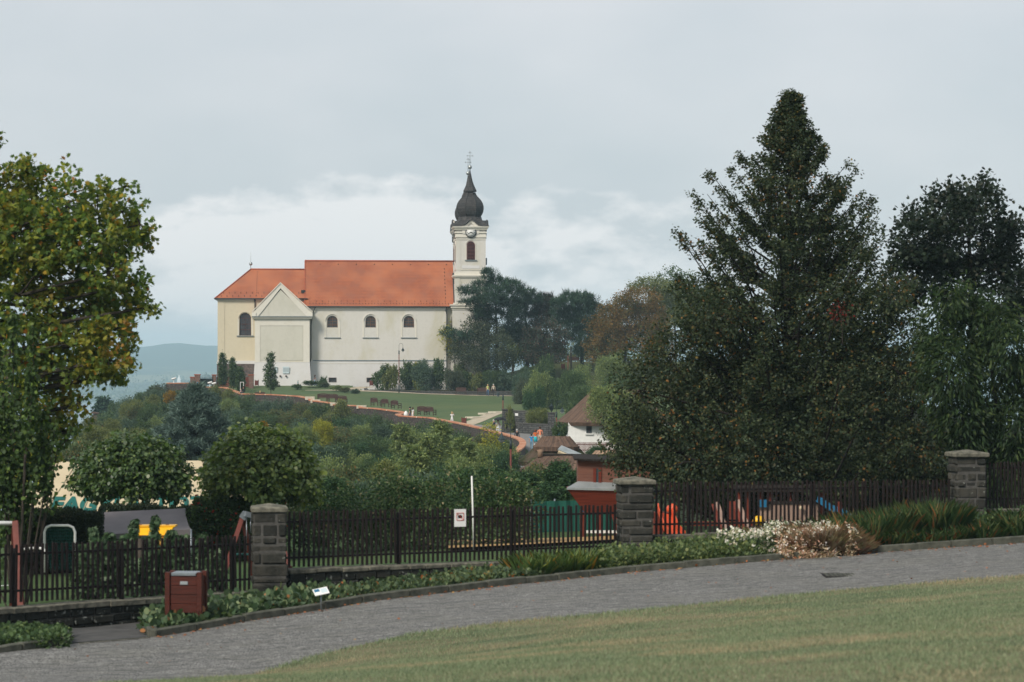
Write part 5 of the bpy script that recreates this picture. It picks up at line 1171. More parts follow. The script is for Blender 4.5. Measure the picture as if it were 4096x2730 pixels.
def pillar(px, Y, wpx, py_cap, py_base, cappx, label, seed):
    c = P(px, py_base, Y); w_ = wpx/F*Y; H = (py_base-py_cap)/F*Y; o = empty('stone_pillar', c, label, 'pillar', None, R(8)); r = random.Random(seed); mb = MB(); z = -.3; k = 0
    while z < H-.16:
        h_ = r.uniform(.13, .31); h_ = min(h_, H-.14-z)
        if H-.14-z-h_ < .1: h_ = H-.14-z
        n = r.choice([1, 2, 2, 2, 3]); cuts = [0]+sorted(r.uniform(.2, .8) if n == 2 else (i+1)/3+r.uniform(-.08, .08) for i in range(n-1))+[1]
        if n == 2 and k % 2: cuts[1] = 1-cuts[1]
        for side in range(4):
            T = Matrix.Rotation(R(90)*side, 4, 'Z')
            for i in range(n):
                x0 = -w_/2+w_*cuts[i]; x1 = -w_/2+w_*cuts[i+1]; off = r.uniform(-.02, .035); mb.box(((x0+x1)/2, -w_/2+.09-off, z+h_/2), (x1-x0-.024, .18, h_-.024), 0, 0, T)
        z += h_; k += 1
    mb.build('stone_blocks', M['basalt'], o, bevel=.03)
    mb = MB(); mb.bb(-w_/2+.02, w_/2-.02, -w_/2+.02, w_/2-.02, -.3, H-.13); mb.build('mortar', M['mortar'], o)
    cw = cappx/F*Y/2; mb = MB(); mb.add([(-cw, -cw, H-.14), (cw, -cw, H-.14), (cw, cw, H-.14), (-cw, cw, H-.14), (-cw, -cw, H-.03), (cw, -cw, H-.03), (cw, cw, H-.03), (-cw, cw, H-.03), (0, 0, H+.05)],
        [(0, 3, 2, 1), (0, 1, 5, 4), (1, 2, 6, 5), (2, 3, 7, 6), (3, 0, 4, 7), (4, 5, 8), (5, 6, 8), (6, 7, 8), (7, 4, 8)])
    cp = mb.build('cap_stone', M['capstone'], o, bevel=.02); return o
pillar(1077, 52.9, 134, 2022, 2425, 146, 'rough stone gate pillar with a flat cap, nearest the litter bin', 11)
pillar(2538, 58.0, 128, 1914, 2262, 150, 'rough stone pillar with a flat cap beside the orange slide', 12)
pillar(3868, 61.7, 120, 1806, 2115, 142, 'dark stone pillar at the right under the hanging branches', 13)
# picket fence sections: ends given as (px, Y), rows for top, bottom and the two rails
def fence(A, B, top, bot, r1, r2, pitch, label, posts=(), seed=0):
    a = Vector((*xy(*A), ZZ(bot[0], A[1]))); b = Vector((*xy(*B), ZZ(bot[1], B[1]))); zt = (ZZ(top[0], A[1]), ZZ(top[1], B[1])); o = empty('picket_fence', a, label, 'fence')
    L = math.hypot(b.x-a.x, b.y-a.y); n = int(L/pitch); ang = math.atan2(b.y-a.y, b.x-a.x); r = random.Random(seed); proto = None
    for i in range(n):
        t = (i+.5)/n; zb = a.z*(1-t)+b.z*t; z1 = zt[0]*(1-t)+zt[1]*t; h_ = z1-zb
        if proto is None:
            mb = MB(); mb.extr([(-.0255, 0), (.0255, 0), (.0255, .975), (.015, .995), (-.015, .995), (-.0255, .975)], -.014, .014); proto = mb.build('picket', M['slat'], o); p = proto
        else: p = proto.copy(); COL.objects.link(p); p.parent = o
        p.location = ((b.x-a.x)*t, (b.y-a.y)*t, zb-a.z+r.uniform(-.012, .012)); p.scale = (r.uniform(.92, 1.05), 1, h_+r.uniform(-.015, .015)); p.rotation_euler = (r.uniform(-.01, .01), r.uniform(-.022, .022), ang+r.uniform(-.05, .05))
    nrm = Vector((math.sin(ang), -math.cos(ang), 0))
    for rr in (r1, r2):
        z0, z1 = ZZ(rr[0], A[1])-a.z, ZZ(rr[1], B[1])-a.z; mb = MB(); mb.beam(Vector((0, 0, z0))-nrm*.035, Vector((b.x-a.x, b.y-a.y, z1))-nrm*.035, .04, .045, 0, (0, 0, 1)); mb.build('rail', M['rail'], o)
    for px in posts:
        k = (px-A[0])/(B[0]-A[0]); yy = A[1]*(1-k)+B[1]*k; X_ = XX(px, yy); t = (X_-a.x)/(b.x-a.x)
        zb = (a.z*(1-t)+b.z*t)-a.z; z1 = (zt[0]*(1-t)+zt[1]*t)-a.z; mb = MB(); q = Vector(((b.x-a.x)*t, (b.y-a.y)*t, 0))-nrm*.075; mb.bb(q.x-.045, q.x+.045, q.y-.045, q.y+.045, zb-.15, z1-.08); mb.build('fence_post', M['rail'], o)
    return o
fence((-120, 46.9), (1005, 51.9), (2186, 2140), (2420, 2362), (2226, 2178), (2374, 2318), .122, 'left picket fence section on the long dark wall behind the litter bin', (70, 500, 940), 1)
fence((1146, 53.3), (2468, 57.8), (2046, 2019), (2270, 2222), (2089, 2053), (2233, 2184), .121, 'middle picket fence section between the two nearer pillars, carrying a white sign', (1602, 2052), 2)
fence((2616, 58.4), (3804, 61.5), (1929, 1918), (2142, 2090), (1966, 1945), (2099, 2080), .120, 'right picket fence section under the big lime tree, behind the flowers', (2760, 3250, 3420), 3)
fence((3938, 61.9), (4250, 63.2), (1852, 1840), (2038, 2030), (1875, 1868), (1998, 1990), .118, 'short picket fence section at the right edge beyond the dark pillar', (), 4)
# prohibition sign on the middle fence
q = P(1838, 2072, 55.2); sg = empty('fence_sign', q, 'small white sign forbidding cameras fixed to the middle picket fence', 'sign', None, R(16)); hw_ = 24/F*55.2; hh_ = 35/F*55.2
mb = MB(); mb.bb(-hw_, hw_, -.06, -.05, -hh_, hh_); mb.build('plate', M['white'], sg)
mb = MB(); s_ = hw_*.6; zc = .03
for a, b in (((-s_, zc-s_), (s_, zc-s_)), ((s_, zc-s_), (s_, zc+s_)), ((s_, zc+s_), (-s_, zc+s_)), ((-s_, zc+s_), (-s_, zc-s_))): mb.beam((a[0], -.064, a[1]), (b[0], -.064, b[1]), .008, .016, 0, (0, 1, 0))
mb.beam((-s_, -.069, zc+s_), (s_, -.069, zc-s_), .008, .018, 0, (0, 1, 0)); mb.build('red_border', plain('sign_red', (.55, .06, .03), None, 4, .5, 0), sg)
mb = MB(); mb.bb(-s_*.62, s_*.55, -.066, -.061, zc-s_*.4, zc+s_*.35); mb.bb(-s_*.2, s_*.2, -.066, -.061, zc+s_*.35, zc+s_*.5); mb.build('camera_pictogram', M['black'], sg)
# litter bin in front of the left wall
Yb = 47.6; q = P(745, 2452, Yb); lb = empty('litter_bin', q, 'square red-brown wooden litter bin with a grey metal lid in front of the left wall', 'litter bin', None, R(-6)); W_ = 150/F*Yb; Hb = 166/F*Yb
for s_ in (-1, 1):
    for y in (-.2, .2): mb = MB(); mb.bb(s_*(W_/2-.05)-.05, s_*(W_/2-.05)+.05, y-.05, y+.05, -.15, Hb); mb.build('corner_post', M['bin_wood'], lb, bevel=.008)
for i in range(4):
    mb = MB(); z0 = .02+i*(Hb-.10)/4; mb.bb(-W_/2+.105, W_/2-.105, -.215, -.19, z0, z0+(Hb-.10)/4-.008); mb.build('front_board', M['bin_wood'], lb, bevel=.005)
for s_ in (-1, 1): mb = MB(); mb.bb(s_*(W_/2-.05)-.012, s_*(W_/2-.05)+.012, -.148, .148, .02, Hb-.08); mb.build('side_board', M['bin_wood'], lb)
mb = MB(); mb.bb(-W_/2+.105, W_/2-.105, .19, .215, .02, Hb-.08); mb.build('back_board', M['bin_wood'], lb)
mb = MB(); mb.bb(-W_/2+.12, W_/2-.12, -.23, .22, Hb-.075, Hb-.01); mb.build('metal_lid', M['steel'], lb, bevel=.01)
mb = MB(); mb.bb(-.07, .09, -.235, -.216, Hb-.25, Hb-.18); mb.build('ashtray', M['metal_grey'], lb, bevel=.012)
# plant label in the bed
q = P(1284, 2432, 48.9); pn = empty('plant_label', q, 'small pale slanted information plate on a stake in the planting bed', 'sign')
mb = MB(); mb.tube([(0, 0, -.05), (0, 0, .30)], .014, 6); mb.build('stake', M['steel'], pn)
mb = MB(); T = Matrix.Translation((0, 0, .33)) @ Matrix.Rotation(R(32), 4, 'X') @ Matrix.Rotation(R(20), 4, 'Z'); mb.bb(-.15, .15, -.11, .11, -.006, .006, 0, T); mb.bb(-.13, -.02, .0, .09, .0062, .008, 1, T); mb.bb(-.0, .13, -.06, .08, .0062, .008, 2, T); mb.build('plate', [M['white'], M['blue'], M['sundial']], pn)
# manhole grate on the road
mb = MB(); q = P(3375, 2322, 1); x, y = XX(3375, 49.9), 49.9; z = G1(np.array([x]), np.array([y]))[0]+.012
mb.bb(-.42, .42, -.42, .42, -.01, .006); [mb.bb(-.38+.095*i, -.33+.095*i, -.38, .38, .0062, .014, 1) for i in range(9)]; o = mb.build('manhole_grate', [M['rail'], M['kerb']], None, (x, y, z)); tag(o, 'square iron drain grate set in the cobbled road', 'grate')

# ------------------------------------------------------------------ playground
def zg(px, Y): x = XX(px, Y); return float(G1(np.array([x]), np.array([Y]))[0])
# white flag pole
mb = MB(); b_ = P(1896, 2200, 64); t_ = P(1887, 1905, 64); mb.tube([b_, t_], [.026, .022], 8); tag(mb.build('white_pole', M['white']), 'thin white pole standing behind the middle fence', 'pole')
# green privacy screen
sc = empty('green_screen', P(2140, 2140, 76), 'dark green privacy cloth screen behind the sand pit', 'screen'); a = P(2125, 2150, 76); b = P(2500, 2150, 76)
mb = MB(); n = 24
vs = []; 
for i in range(n+1):
    t = i/n; x = (b.x-a.x)*t; vs += [(x, .03*math.sin(i*1.9), 0), (x, .03*math.sin(i*1.9+.4), (ZZ(2007, 76)+(ZZ(1999, 76)-ZZ(2007, 76))*t)-a.z)]
mb.add(vs+[(x_, y_+.01, z_) for x_, y_, z_ in vs], [(2*i, 2*i+2, 2*i+3, 2*i+1) for i in range(n)]+[(2*n+2+2*i+1, 2*n+2+2*i+3, 2*n+2+2*i+2, 2*n+2+2*i) for i in range(n)]); sc.location = a; mb.build('cloth', M['green_cloth'], sc)
for i in range(5): mb = MB(); x = (b.x-a.x)*i/4; mb.tube([(x, .06, -.4), (x, .06, 1.2)], .03, 6); mb.build('post', M['steel'], sc)
mb = MB(); q = P(2430, 2130, 70); mb.bb(-.65, .5, -.1, .1, -.02, .05); o = mb.build('white_board', M['white'], None, q); tag(o, 'white board edge lying between the posts of the red play tower', 'board')
# play tower
Yt = 72.0; sc_ = F/Yt; bx = XX(2320, Yt); gz = zg(2400, Yt)
pt = empty('play_tower', (bx, Yt, gz), 'red-brown wooden play tower with a ship-like hull and small cabin', 'play tower'); X_ = lambda px: XX(px, Yt)-bx; Z_ = lambda py: ZZ(py, Yt)-gz
mb = MB(); D = 1.5
mb.bb(X_(2312), X_(2600), 0, .05, Z_(1938), Z_(1846)); mb.bb(X_(2312), X_(2600), D-.05, D, Z_(1938), Z_(1846)); mb.bb(X_(2312), X_(2312)+.05, .05, D-.05, Z_(1938), Z_(1846)); mb.bb(X_(2600)-.05, X_(2600), .05, D-.05, Z_(1938), Z_(1846)); mb.build('cabin', M['brown_plank'], pt)
mb = MB(); x0, x1 = X_(2375), X_(2403); mb.bb(x0, x1, -.012, -.002, Z_(1930), Z_(1875), 1)
for a, b in ((x0, x0+.05), (x1-.05, x1)): mb.bb(a-.02, b+.02, -.03, -.012, Z_(1932), Z_(1873), 0)
mb.build('window', [M['red_wood'], M['glass']], pt)
mb = MB(); mb.add([(X_(2296), -.2, Z_(1841)), (X_(2620), -.2, Z_(1856)), (X_(2620), D+.2, Z_(1846)), (X_(2296), D+.2, Z_(1834)), (X_(2296), -.2, Z_(1834)), (X_(2620), -.2, Z_(1846)), (X_(2620), D+.2, Z_(1838)), (X_(2296), D+.2, Z_(1828))], [(0, 3, 2, 1), (4, 5, 6, 7), (0, 1, 5, 4), (1, 2, 6, 5), (2, 3, 7, 6), (3, 0, 4, 7)]); mb.build('roof', M['bark_dark'], pt)
mb = MB(); mb.add([(X_(2266), -.35, Z_(1949)), (X_(2640), -.35, Z_(1958)), (X_(2620), .0, Z_(1938)), (X_(2312), .0, Z_(1926)), (X_(2266), -.35, Z_(1957)), (X_(2640), -.35, Z_(1966)), (X_(2620), .0, Z_(1950)), (X_(2312), .0, Z_(1940))], [(0, 1, 2, 3), (4, 7, 6, 5), (0, 4, 5, 1), (1, 5, 6, 2), (2, 6, 7, 3), (3, 7, 4, 0)]); mb.build('metal_ledge', M['metal_grey'], pt)
mb = MB(); mb.add([(X_(2270), -.3, Z_(1957)), (X_(2640), -.3, Z_(1966)), (X_(2560), -.05, Z_(2062)), (X_(2338), -.05, Z_(2050)), (X_(2270), D, Z_(1957)), (X_(2640), D, Z_(1966)), (X_(2560), D-.2, Z_(2062)), (X_(2338), D-.2, Z_(2050))], [(0, 1, 2, 3), (4, 7, 6, 5), (0, 4, 5, 1), (1, 5, 6, 2), (2, 6, 7, 3), (3, 7, 4, 0)]); mb.build('hull', M['red_wood'], pt)
for px in (2332, 2398, 2468):
    for y in (0, D-.15): mb = MB(); mb.bb(X_(px)-.055, X_(px)+.055, y, y+.1, -.1, Z_(2050)); mb.build('post', M['red_wood'], pt)
mb = MB(); mb.beam((X_(2448), .0, Z_(2055)), (X_(2472), .0, Z_(2120)), .08, .08, 0, (0, 1, 0)); mb.build('brace', M['red_wood'], pt)
mb = MB(); mb.bb(X_(2330), X_(2395), .3, .8, Z_(2054), Z_(2038)-.0); mb.build('blue_panel', M['blue'], pt)
# orange slide
q = P(2680, 2150, 60.6); sl = empty('slide', q, 'bright orange plastic slide behind the right fence next to the stone pillar', 'slide'); s6 = lambda px, py, Y=60.6: P(px, py, Y)-q
bot0, bot1, top0, top1 = s6(2680, 2148, 60.2), s6(2740, 2148, 60.2), s6(2632, 2048, 62.6), s6(2690, 2062, 62.6)
mb = MB(); n = 8
def lerp(a, b, t): return a*(1-t)+b*t
for i in range(n):
    t0, t1 = i/n, (i+1)/n; sg_ = lambda t: -.16*math.sin(math.pi*t)
    a, b, c, d = lerp(bot0, top0, t0), lerp(bot1, top1, t0), lerp(bot1, top1, t1), lerp(bot0, top0, t1)
    for q_, t in ((a, t0), (b, t0), (c, t1), (d, t1)): q_.z += sg_(t)
    mb.add([a, b, c, d, a-Vector((0, 0, .02)), b-Vector((0, 0, .02)), c-Vector((0, 0, .02)), d-Vector((0, 0, .02))], [(0, 1, 2, 3), (7, 6, 5, 4), (0, 4, 5, 1), (2, 6, 7, 3)])
mb.build('chute', M['orange'], sl)
for (a, b) in ((bot0, top0), (bot1, top1)):
    mb = MB(); mb.beam(lerp(a, b, 0)+Vector((0, 0, .06)), lerp(a, b, .5)+Vector((0, 0, -.04)), .03, .16); mb.beam(lerp(a, b, .5)+Vector((0, 0, -.04)), b+Vector((0, 0, .08)), .03, .16); mb.build('side_rail', M['orange'], sl)
mb = MB(); mb.tube([top0+Vector((0, 0, 0)), top0+Vector((0, 0, .22))], .03, 6); mb.tube([top1, top1+Vector((0, 0, .3))], .03, 6); mb.build('handle', M['orange'], sl)
mb = MB(); mb.bb(top0.x-.1, top1.x+.1, top0.y, top0.y+.6, -1.0+top0.z+.2, top0.z-.03); mb.build('platform', M['red_wood'], sl)
# leaning white boards
mb = MB()
for (a, b, k) in (((2868, 2012), (2902, 2118), 0), ((2950, 2003), (2998, 2125), 1)):
    p0, p1 = P(*a, 63), P(*b, 61.4); mb.beam(p0, p1, .11, .05, 0, (0, 1, 0)); mb.beam(p0+Vector((-.09, .05, -.05)), p1+Vector((-.12, .05, 0)), .1, .04, 1, (0, 1, 0))
sw = empty('climbing_frame', P(2900, 2130, 62), 'timber climbing frame with two pale leaning boards under the lime tree', 'climbing frame'); mb.v = [tuple(Vector(v)-sw.location) for v in mb.v]; mb.build('leaning_boards', [M['tan_plank'], M['red_wood']], sw)
mb = MB(); q0 = P(2800, 2090, 64)-sw.location; mb.bb(q0.x-.4, q0.x+1.4, q0.y, q0.y+.08, q0.z-.1, q0.z+.02); mb.build('beam', M['red_wood'], sw)
mb = MB(); q0 = P(2935, 2050, 66)-sw.location; mb.bb(q0.x-.15, q0.x+.15, q0.y, q0.y+.05, q0.z-.2, q0.z+.3); mb.build('back_panel', M['red_wood'], sw)
# play house
q = P(3150, 2110, 66); ph = empty('play_house', q, 'wooden play house with tan plank walls and bright window openings under the lime tree', 'play house'); L6 = lambda px, py, Y=66: P(px, py, Y)-q
mb = MB(); a, b = L6(3040, 2108), L6(3280, 2018); mb.bb(a.x, b.x, 0, .06, a.z-.1, b.z); mb.build('plank_wall', M['tan_plank'], ph)
mb = MB(); a, b = L6(3030, 2018), L6(3290, 2010); mb.bb(a.x, b.x, -.03, .08, a.z+.002, b.z+.03); mb.build('rail', M['bark_dark'], ph)
for px in (2990, 3040, 3160, 3285, 2960, 3080): mb = MB(); a = L6(px, 2110); b = L6(px, 1965); mb.bb(a.x-.05, a.x+.05, .1, .2, a.z-.2, b.z); mb.build('post', M['red_wood'], ph)
mb = MB(); a, b = L6(2950, 1968), L6(3300, 1950); mb.bb(a.x, b.x, -.1, 1.6, a.z, b.z); mb.build('roof', M['bark_dark'], ph)
for (x0, x1, y0, y1) in ((2968, 2978, 1982, 2010), (2984, 2998, 1978, 2014), (3082, 3110, 1988, 2010), (3150, 3173, 1980, 2008), (3178, 3196, 1984, 2008), (3044, 3052, 1982, 2000), (3258, 3266, 1998, 2004), (2966, 2998, 2026, 2034)):
    mb = MB(); a, b = L6(x0, y1, 69), L6(x1, y0, 69); mb.bb(a.x, b.x, a.y, a.y+.02, a.z, b.z); mb.build('window_board', M['white'], ph)
mb = MB(); a, b = L6(3030, 2030, 65.9), L6(3075, 2000, 65.9); mb.bb(a.x, b.x, a.y, a.y+.02, a.z, b.z); mb.build('blue_panel', M['blue'], ph)
mb = MB(); [mb.tube([L6(x, y, 65.9), L6(x, y, 65.85)], .06, 10) for x, y in ((3206, 2033), (3247, 2069))]; mb.build('porthole', M['canvas_cream'], ph)
# blue slide
pts = [P(3278, 2008, 64), P(3325, 2040, 63.6), P(3380, 2060, 63.2), P(3420, 2090, 62.9), P(3455, 2125, 62.6)]; bs = empty('slide', pts[-1], 'blue plastic slide behind the right fence near the tall grasses', 'slide'); mb = MB()
for a, b in zip(pts, pts[1:]):
    a = a-bs.location; b = b-bs.location
    for k in range(4): mb.beam(a+Vector((0, .12*k, -.0)), b+Vector((0, .12*k, 0)), .12, .03, 0); 
    mb.beam(a+Vector((0, -.06, .05)), b+Vector((0, -.06, .05)), .03, .16); mb.beam(a+Vector((0, .42, .05)), b+Vector((0, .42, .05)), .03, .16)
mb.build('chute', M['blue'], bs); mb = MB(); mb.bb(-.6-.05, -.6+.05, .1, .2, -.2, .75); mb.build('post', M['red_wood'], bs)
# red ball-like spring toys (small coloured bits)
for i, (px, py, Y, c, lab) in enumerate([(2688, 2045, 63.5, 'orange', 'small orange spring toy beyond the orange slide'), (3035, 2090, 64, 'lf_yellow', 'yellow spring toy beside the play house'), (2634, 2030, 64, 'orange', 'orange knob of a spring toy at the pillar')][:2]):
    q = P(px, py, Y); o = empty('spring_toy', q, lab, 'spring toy'); mb = MB(); mb.lathe([(.03, -.1), (.14, -.04), (.17, .05), (.12, .14), (.03, .18)], 12); mb.build('body', M['orange' if c == 'orange' else 'yellow'], o)
    mb = MB(); mb.tube([(.06*math.cos(a*.9), .06*math.sin(a*.9), -.1-.02*a) for a in range(22)], .012, 5); mb.build('spring', M['steel'], o)
# yellow slide behind the left fence
q = P(620, 2130, 57.5); ys = empty('slide', q, 'yellow plastic slide seen through the fig bushes behind the left fence', 'slide'); L5 = lambda px, py, Y=57.5: P(px, py, Y)-q
mb = MB(); a, b, c, d = L5(545, 2108), L5(697, 2104), L5(672, 2142, 57.2), L5(556, 2142, 57.2)
mb.add([a, b, c, d, a+Vector((0, .3, 0)), b+Vector((0, .3, 0)), c+Vector((0, .3, 0)), d+Vector((0, .3, 0))], [(3, 2, 1, 0), (4, 5, 6, 7), (0, 1, 5, 4), (1, 2, 6, 5), (2, 3, 7, 6), (3, 0, 4, 7)]); mb.bb(a.x-.03, b.x+.03, -.05, .35, a.z-.0, a.z+.035); mb.build('hood', M['yellow'], ys)
ch = [L5(625, 2142), L5(640, 2180, 56.5), L5(675, 2200, 55.6), L5(640, 2240, 54.8), L5(560, 2290, 54)]; mb = MB()
for a, b in zip(ch, ch[1:]):
    mb.beam(a, b, .42, .04); mb.beam(a+Vector((-.2, 0, .08)), b+Vector((-.2, 0, .08)), .04, .16); mb.beam(a+Vector((.2, 0, .08)), b+Vector((.2, 0, .08)), .04, .16)
mb.build('chute', M['yellow'], ys)
for px in (560, 668): mb = MB(); p0 = L5(px, 2150, 57.6); mb.bb(p0.x-.04, p0.x+.04, .1, .18, zg(px, 57.5)-q.z-.1, p0.z+.3); mb.build('post', M['red_wood'], ys)
# football goals
def goal(px0, px1, py0, py1, Y, label, depth=.6, net=True):
    a, b = P(px0, py1, Y), P(px1, py1, Y); o = empty('goal', a, label, 'goal'); W = b.x-a.x; H = (py1-py0)/F*Y
    mb = MB(); k = .16; mb.tube([(0, 0, -.0), (0, 0, H-k), (k*.3, 0, H-k*.3), (k, 0, H), (W-k, 0, H), (W-k*.3, 0, H-k*.3), (W, 0, H-k), (W, 0, 0)], .032, 8); mb.build('goal_frame', M['white'], o)
    if net:
        mb = MB()
        for i in range(1, 16): x = W*i/16; mb.beam((x, .02, H-.03), (x, depth, .0), .008, .008)
        for j in range(1, 14): t = j/14; mb.beam((0.02, .02+(depth-.02)*t, (H-.03)*(1-t)), (W-.02, .02+(depth-.02)*t, (H-.03)*(1-t)), .008, .008)
        mb.build('net', M['letter'], o)
goal(178, 300, 2103, 2290, 60, 'small white football goal with green net in front of the clipped hedge')
goal(78, 188, 2194, 2310, 57, 'low white goal frame nearer the left fence', net=False)
# red posts of the swing on the far left
sg = empty('swing_frame', P(70, 2420, 50.5), 'red wooden swing post with white crossbar at the left edge', 'swing'); b0 = sg.location
mb = MB(); mb.beam(P(84, 2430, 50.2)-b0, P(62, 2088, 51)-b0, .12, .12, 0, (0, 1, 0)); mb.build('post', M['post_red'], sg)
mb = MB(); mb.beam(P(50, 2430, 52.2)-b0, P(60, 2110, 51.2)-b0, .12, .12, 0, (0, 1, 0)); mb.build('post', M['post_red'], sg)
mb = MB(); mb.tube([P(62, 2094, 51.1)-b0, P(-260, 2092, 51.1)-b0], .045, 8); mb.build('crossbar', M['white'], sg)
# swing frame by the near pillar
s2 = empty('swing_frame', P(930, 2300, 55), 'leaning red swing frame with grey steel joint behind the near pillar', 'swing'); b0 = s2.location
mb = MB(); mb.beam(P(972, 2062, 55)-b0, P(896, 2300, 54.2)-b0, .10, .10, 0, (0, 1, 0)); mb.build('leg', M['post_red'], s2)
mb = MB(); mb.beam(P(972, 2062, 55)-b0, P(1010, 2300, 55.8)-b0, .10, .10, 0, (0, 1, 0)); mb.build('leg', M['post_red'], s2)
mb = MB(); mb.beam(P(968, 2075, 54.9)-b0, P(984, 2052, 54.9)-b0, .16, .06, 0, (0, 1, 0)); mb.beam(P(980, 2056, 54.8)-b0, P(1020, 2066, 54.9)-b0, .12, .12, 0); mb.build('steel_joint', M['steel'], s2)
mb = MB(); mb.tube([P(980, 2060, 54.9)-b0, P(1600, 2290, 58)-b0+Vector((0, 0, 1.3))][:1]+[P(1190, 2060, 54.95)-b0], .05, 8); 
mb = MB(); mb.tube([P(1002, 2075, 54.9)-b0, P(1002, 2135, 54.9)-b0], .01, 5); mb.tube([P(986, 2075, 54.9)-b0, P(986, 2205, 54.9)-b0], .01, 5); mb.build('chain', M['steel'], s2)
mb = MB(); q0 = P(975, 2215, 54.9)-b0; mb.bb(q0.x-.2, q0.x+.2, q0.y-.1, q0.y+.1, q0.z-.03, q0.z+.0); mb.build('seat', M['lf_fig'] if 0 else M['letter'], s2)
mb = MB(); mb.beam(P(1140, 2270, 54.3)-b0, P(1162, 2275, 54)-b0+Vector((0, 0, 0)), .1, .1); mb.beam(P(1133, 2180, 55)-b0, P(1158, 2276, 54.6)-b0, .09, .09, 0, (0, 1, 0)); mb.build('foot', M['post_red'], s2)
# grey canopy
Yc = 63.5; q = P(565, 2150, Yc); gc = empty('canopy', q, 'grey fabric canopy with a curved roof behind the yellow slide', 'canopy'); L7 = lambda px, py, Y=Yc: P(px, py, Y)-q
rowsF = []; n = 10
for i in range(n+1):
    t = i/n; l_ = lerp(L7(392, 2141, 62.4), L7(368, 2052, 65.2), t); r_ = lerp(L7(764, 2118, 62.4), L7(738, 2034, 65.2), t); l_.z -= .10*math.sin(math.pi*t); r_.z -= .10*math.sin(math.pi*t); rowsF.append([lerp(l_, r_, j/8) for j in range(9)])
vs = [v for r_ in rowsF for v in r_]; nv = len(vs); mb = MB(); vs2 = vs+[v+Vector((0, .02, -.02)) for v in vs]
fs = [(i*9+j, i*9+j+1, (i+1)*9+j+1, (i+1)*9+j) for i in range(n) for j in range(8)]; mb.add(vs2, fs+[tuple(nv+k for k in reversed(f)) for f in fs], 0, True); mb.build('canopy_cloth', M['canvas_grey'], gc)
mb = MB(); a, b = rowsF[0][0], rowsF[0][-1]; n = 24
vs = []
for i in range(n+1): p_ = lerp(a, b, i/n); vs += [p_, p_+Vector((0, 0, -.16-.03*math.sin(i*2.1)))]
mb.add(vs, [(2*i, 2*i+1, 2*i+3, 2*i+2) for i in range(n)]); mb.build('valance', M['canvas_grey'], gc)
for c_ in (rowsF[0][0], rowsF[0][-1], rowsF[-1][0], rowsF[-1][-1]): mb = MB(); mb.tube([(c_.x, c_.y, zg(565, 63)-q.z-.1), tuple(c_)], .03, 6); mb.build('pole', M['steel'], gc)
# cream stall tent with lettering
Yq = 76.0; q = P(500, 2045, Yq); tt = empty('market_tent', q, 'long cream tent with dark green letters behind the two globe trees', 'tent'); L8 = lambda px, py, Y=Yq: P(px, py, Y)-q
mb = MB(); a, b, c, d = L8(40, 2050), L8(1000, 2050), L8(930, 1842, 79), L8(205, 1848, 79)
e, f = L8(930, 1842, 79)+Vector((.3, 4, -1.2)), L8(205, 1848, 79)+Vector((-.3, 4, -1.2))
mb.add([a, b, c, d, e, f, a+Vector((0, 0, -2)), b+Vector((0, 0, -2)), L8(1000, 2050)+Vector((0, 6.5, -2)), L8(40, 2050)+Vector((0, 6.5, -2)), L8(1000, 2050)+Vector((0, 6.5, 0)), L8(40, 2050)+Vector((0, 6.5, 0))],
    [(0, 1, 2, 3), (3, 2, 4, 5), (0, 6, 7, 1), (5, 4, 10, 11), (11, 10, 8, 9), (1, 7, 8, 10), (1, 10, 4, 2), (0, 11, 9, 6), (0, 3, 5, 11)]); mb.build('canvas', M['canvas_cream'], tt)
for px in (180, 330, 600, 840): mb = MB(); k = (px-40)/960; p0 = lerp(a, b, k); p1 = lerp(d, c, k); mb.tube([p0+Vector((0, -.02, .01)), p1+Vector((0, -.02, .01))], .018, 5); mb.build('seam', M['canvas_cream'], tt)
cu = bpy.data.curves.new('letters', 'FONT'); cu.body = 'FAGYLALTOZÓ'; cu.size = .82; cu.extrude = .004; cu.offset = .036; cu.space_character = 1.03; cu.align_x = 'LEFT'
tmp = bpy.data.objects.new('tmp', cu); COL.objects.link(tmp); dg = bpy.context.evaluated_depsgraph_get(); me = bpy.data.meshes.new_from_object(tmp.evaluated_get(dg)); bpy.data.objects.remove(tmp)
me.materials.clear(); me.materials.append(M['letter']); lt = bpy.data.objects.new('lettering', me); link(lt, tt)
wdt = max(v.co.x for v in me.vertices); sx_ = (L8(895, 2040).x-L8(200, 2040).x)/wdt; up_ = (lerp(d, c, .5)-lerp(a, b, .5)).normalized(); xa = (b-a).normalized(); na = xa.cross(up_)
Mx = Matrix((xa, up_, na)).transposed().to_4x4(); p0 = L8(198, 2043); k = (198-40)/960; base = lerp(a, b, k)+up_*.05+na*.03; Mx.translation = base; lt.matrix_local = Mx @ Matrix.Diagonal((sx_, 1.5, 1, 1))
# dark timber post in front of the hedge
mb = MB(); q = P(172, 2250, 61.3); mb.bb(-.06, .06, -.06, .06, -.4, 1.05); tag(mb.build('wooden_post', M['bark_dark'], None, q), 'dark timber net post left of the white football goal', 'post')
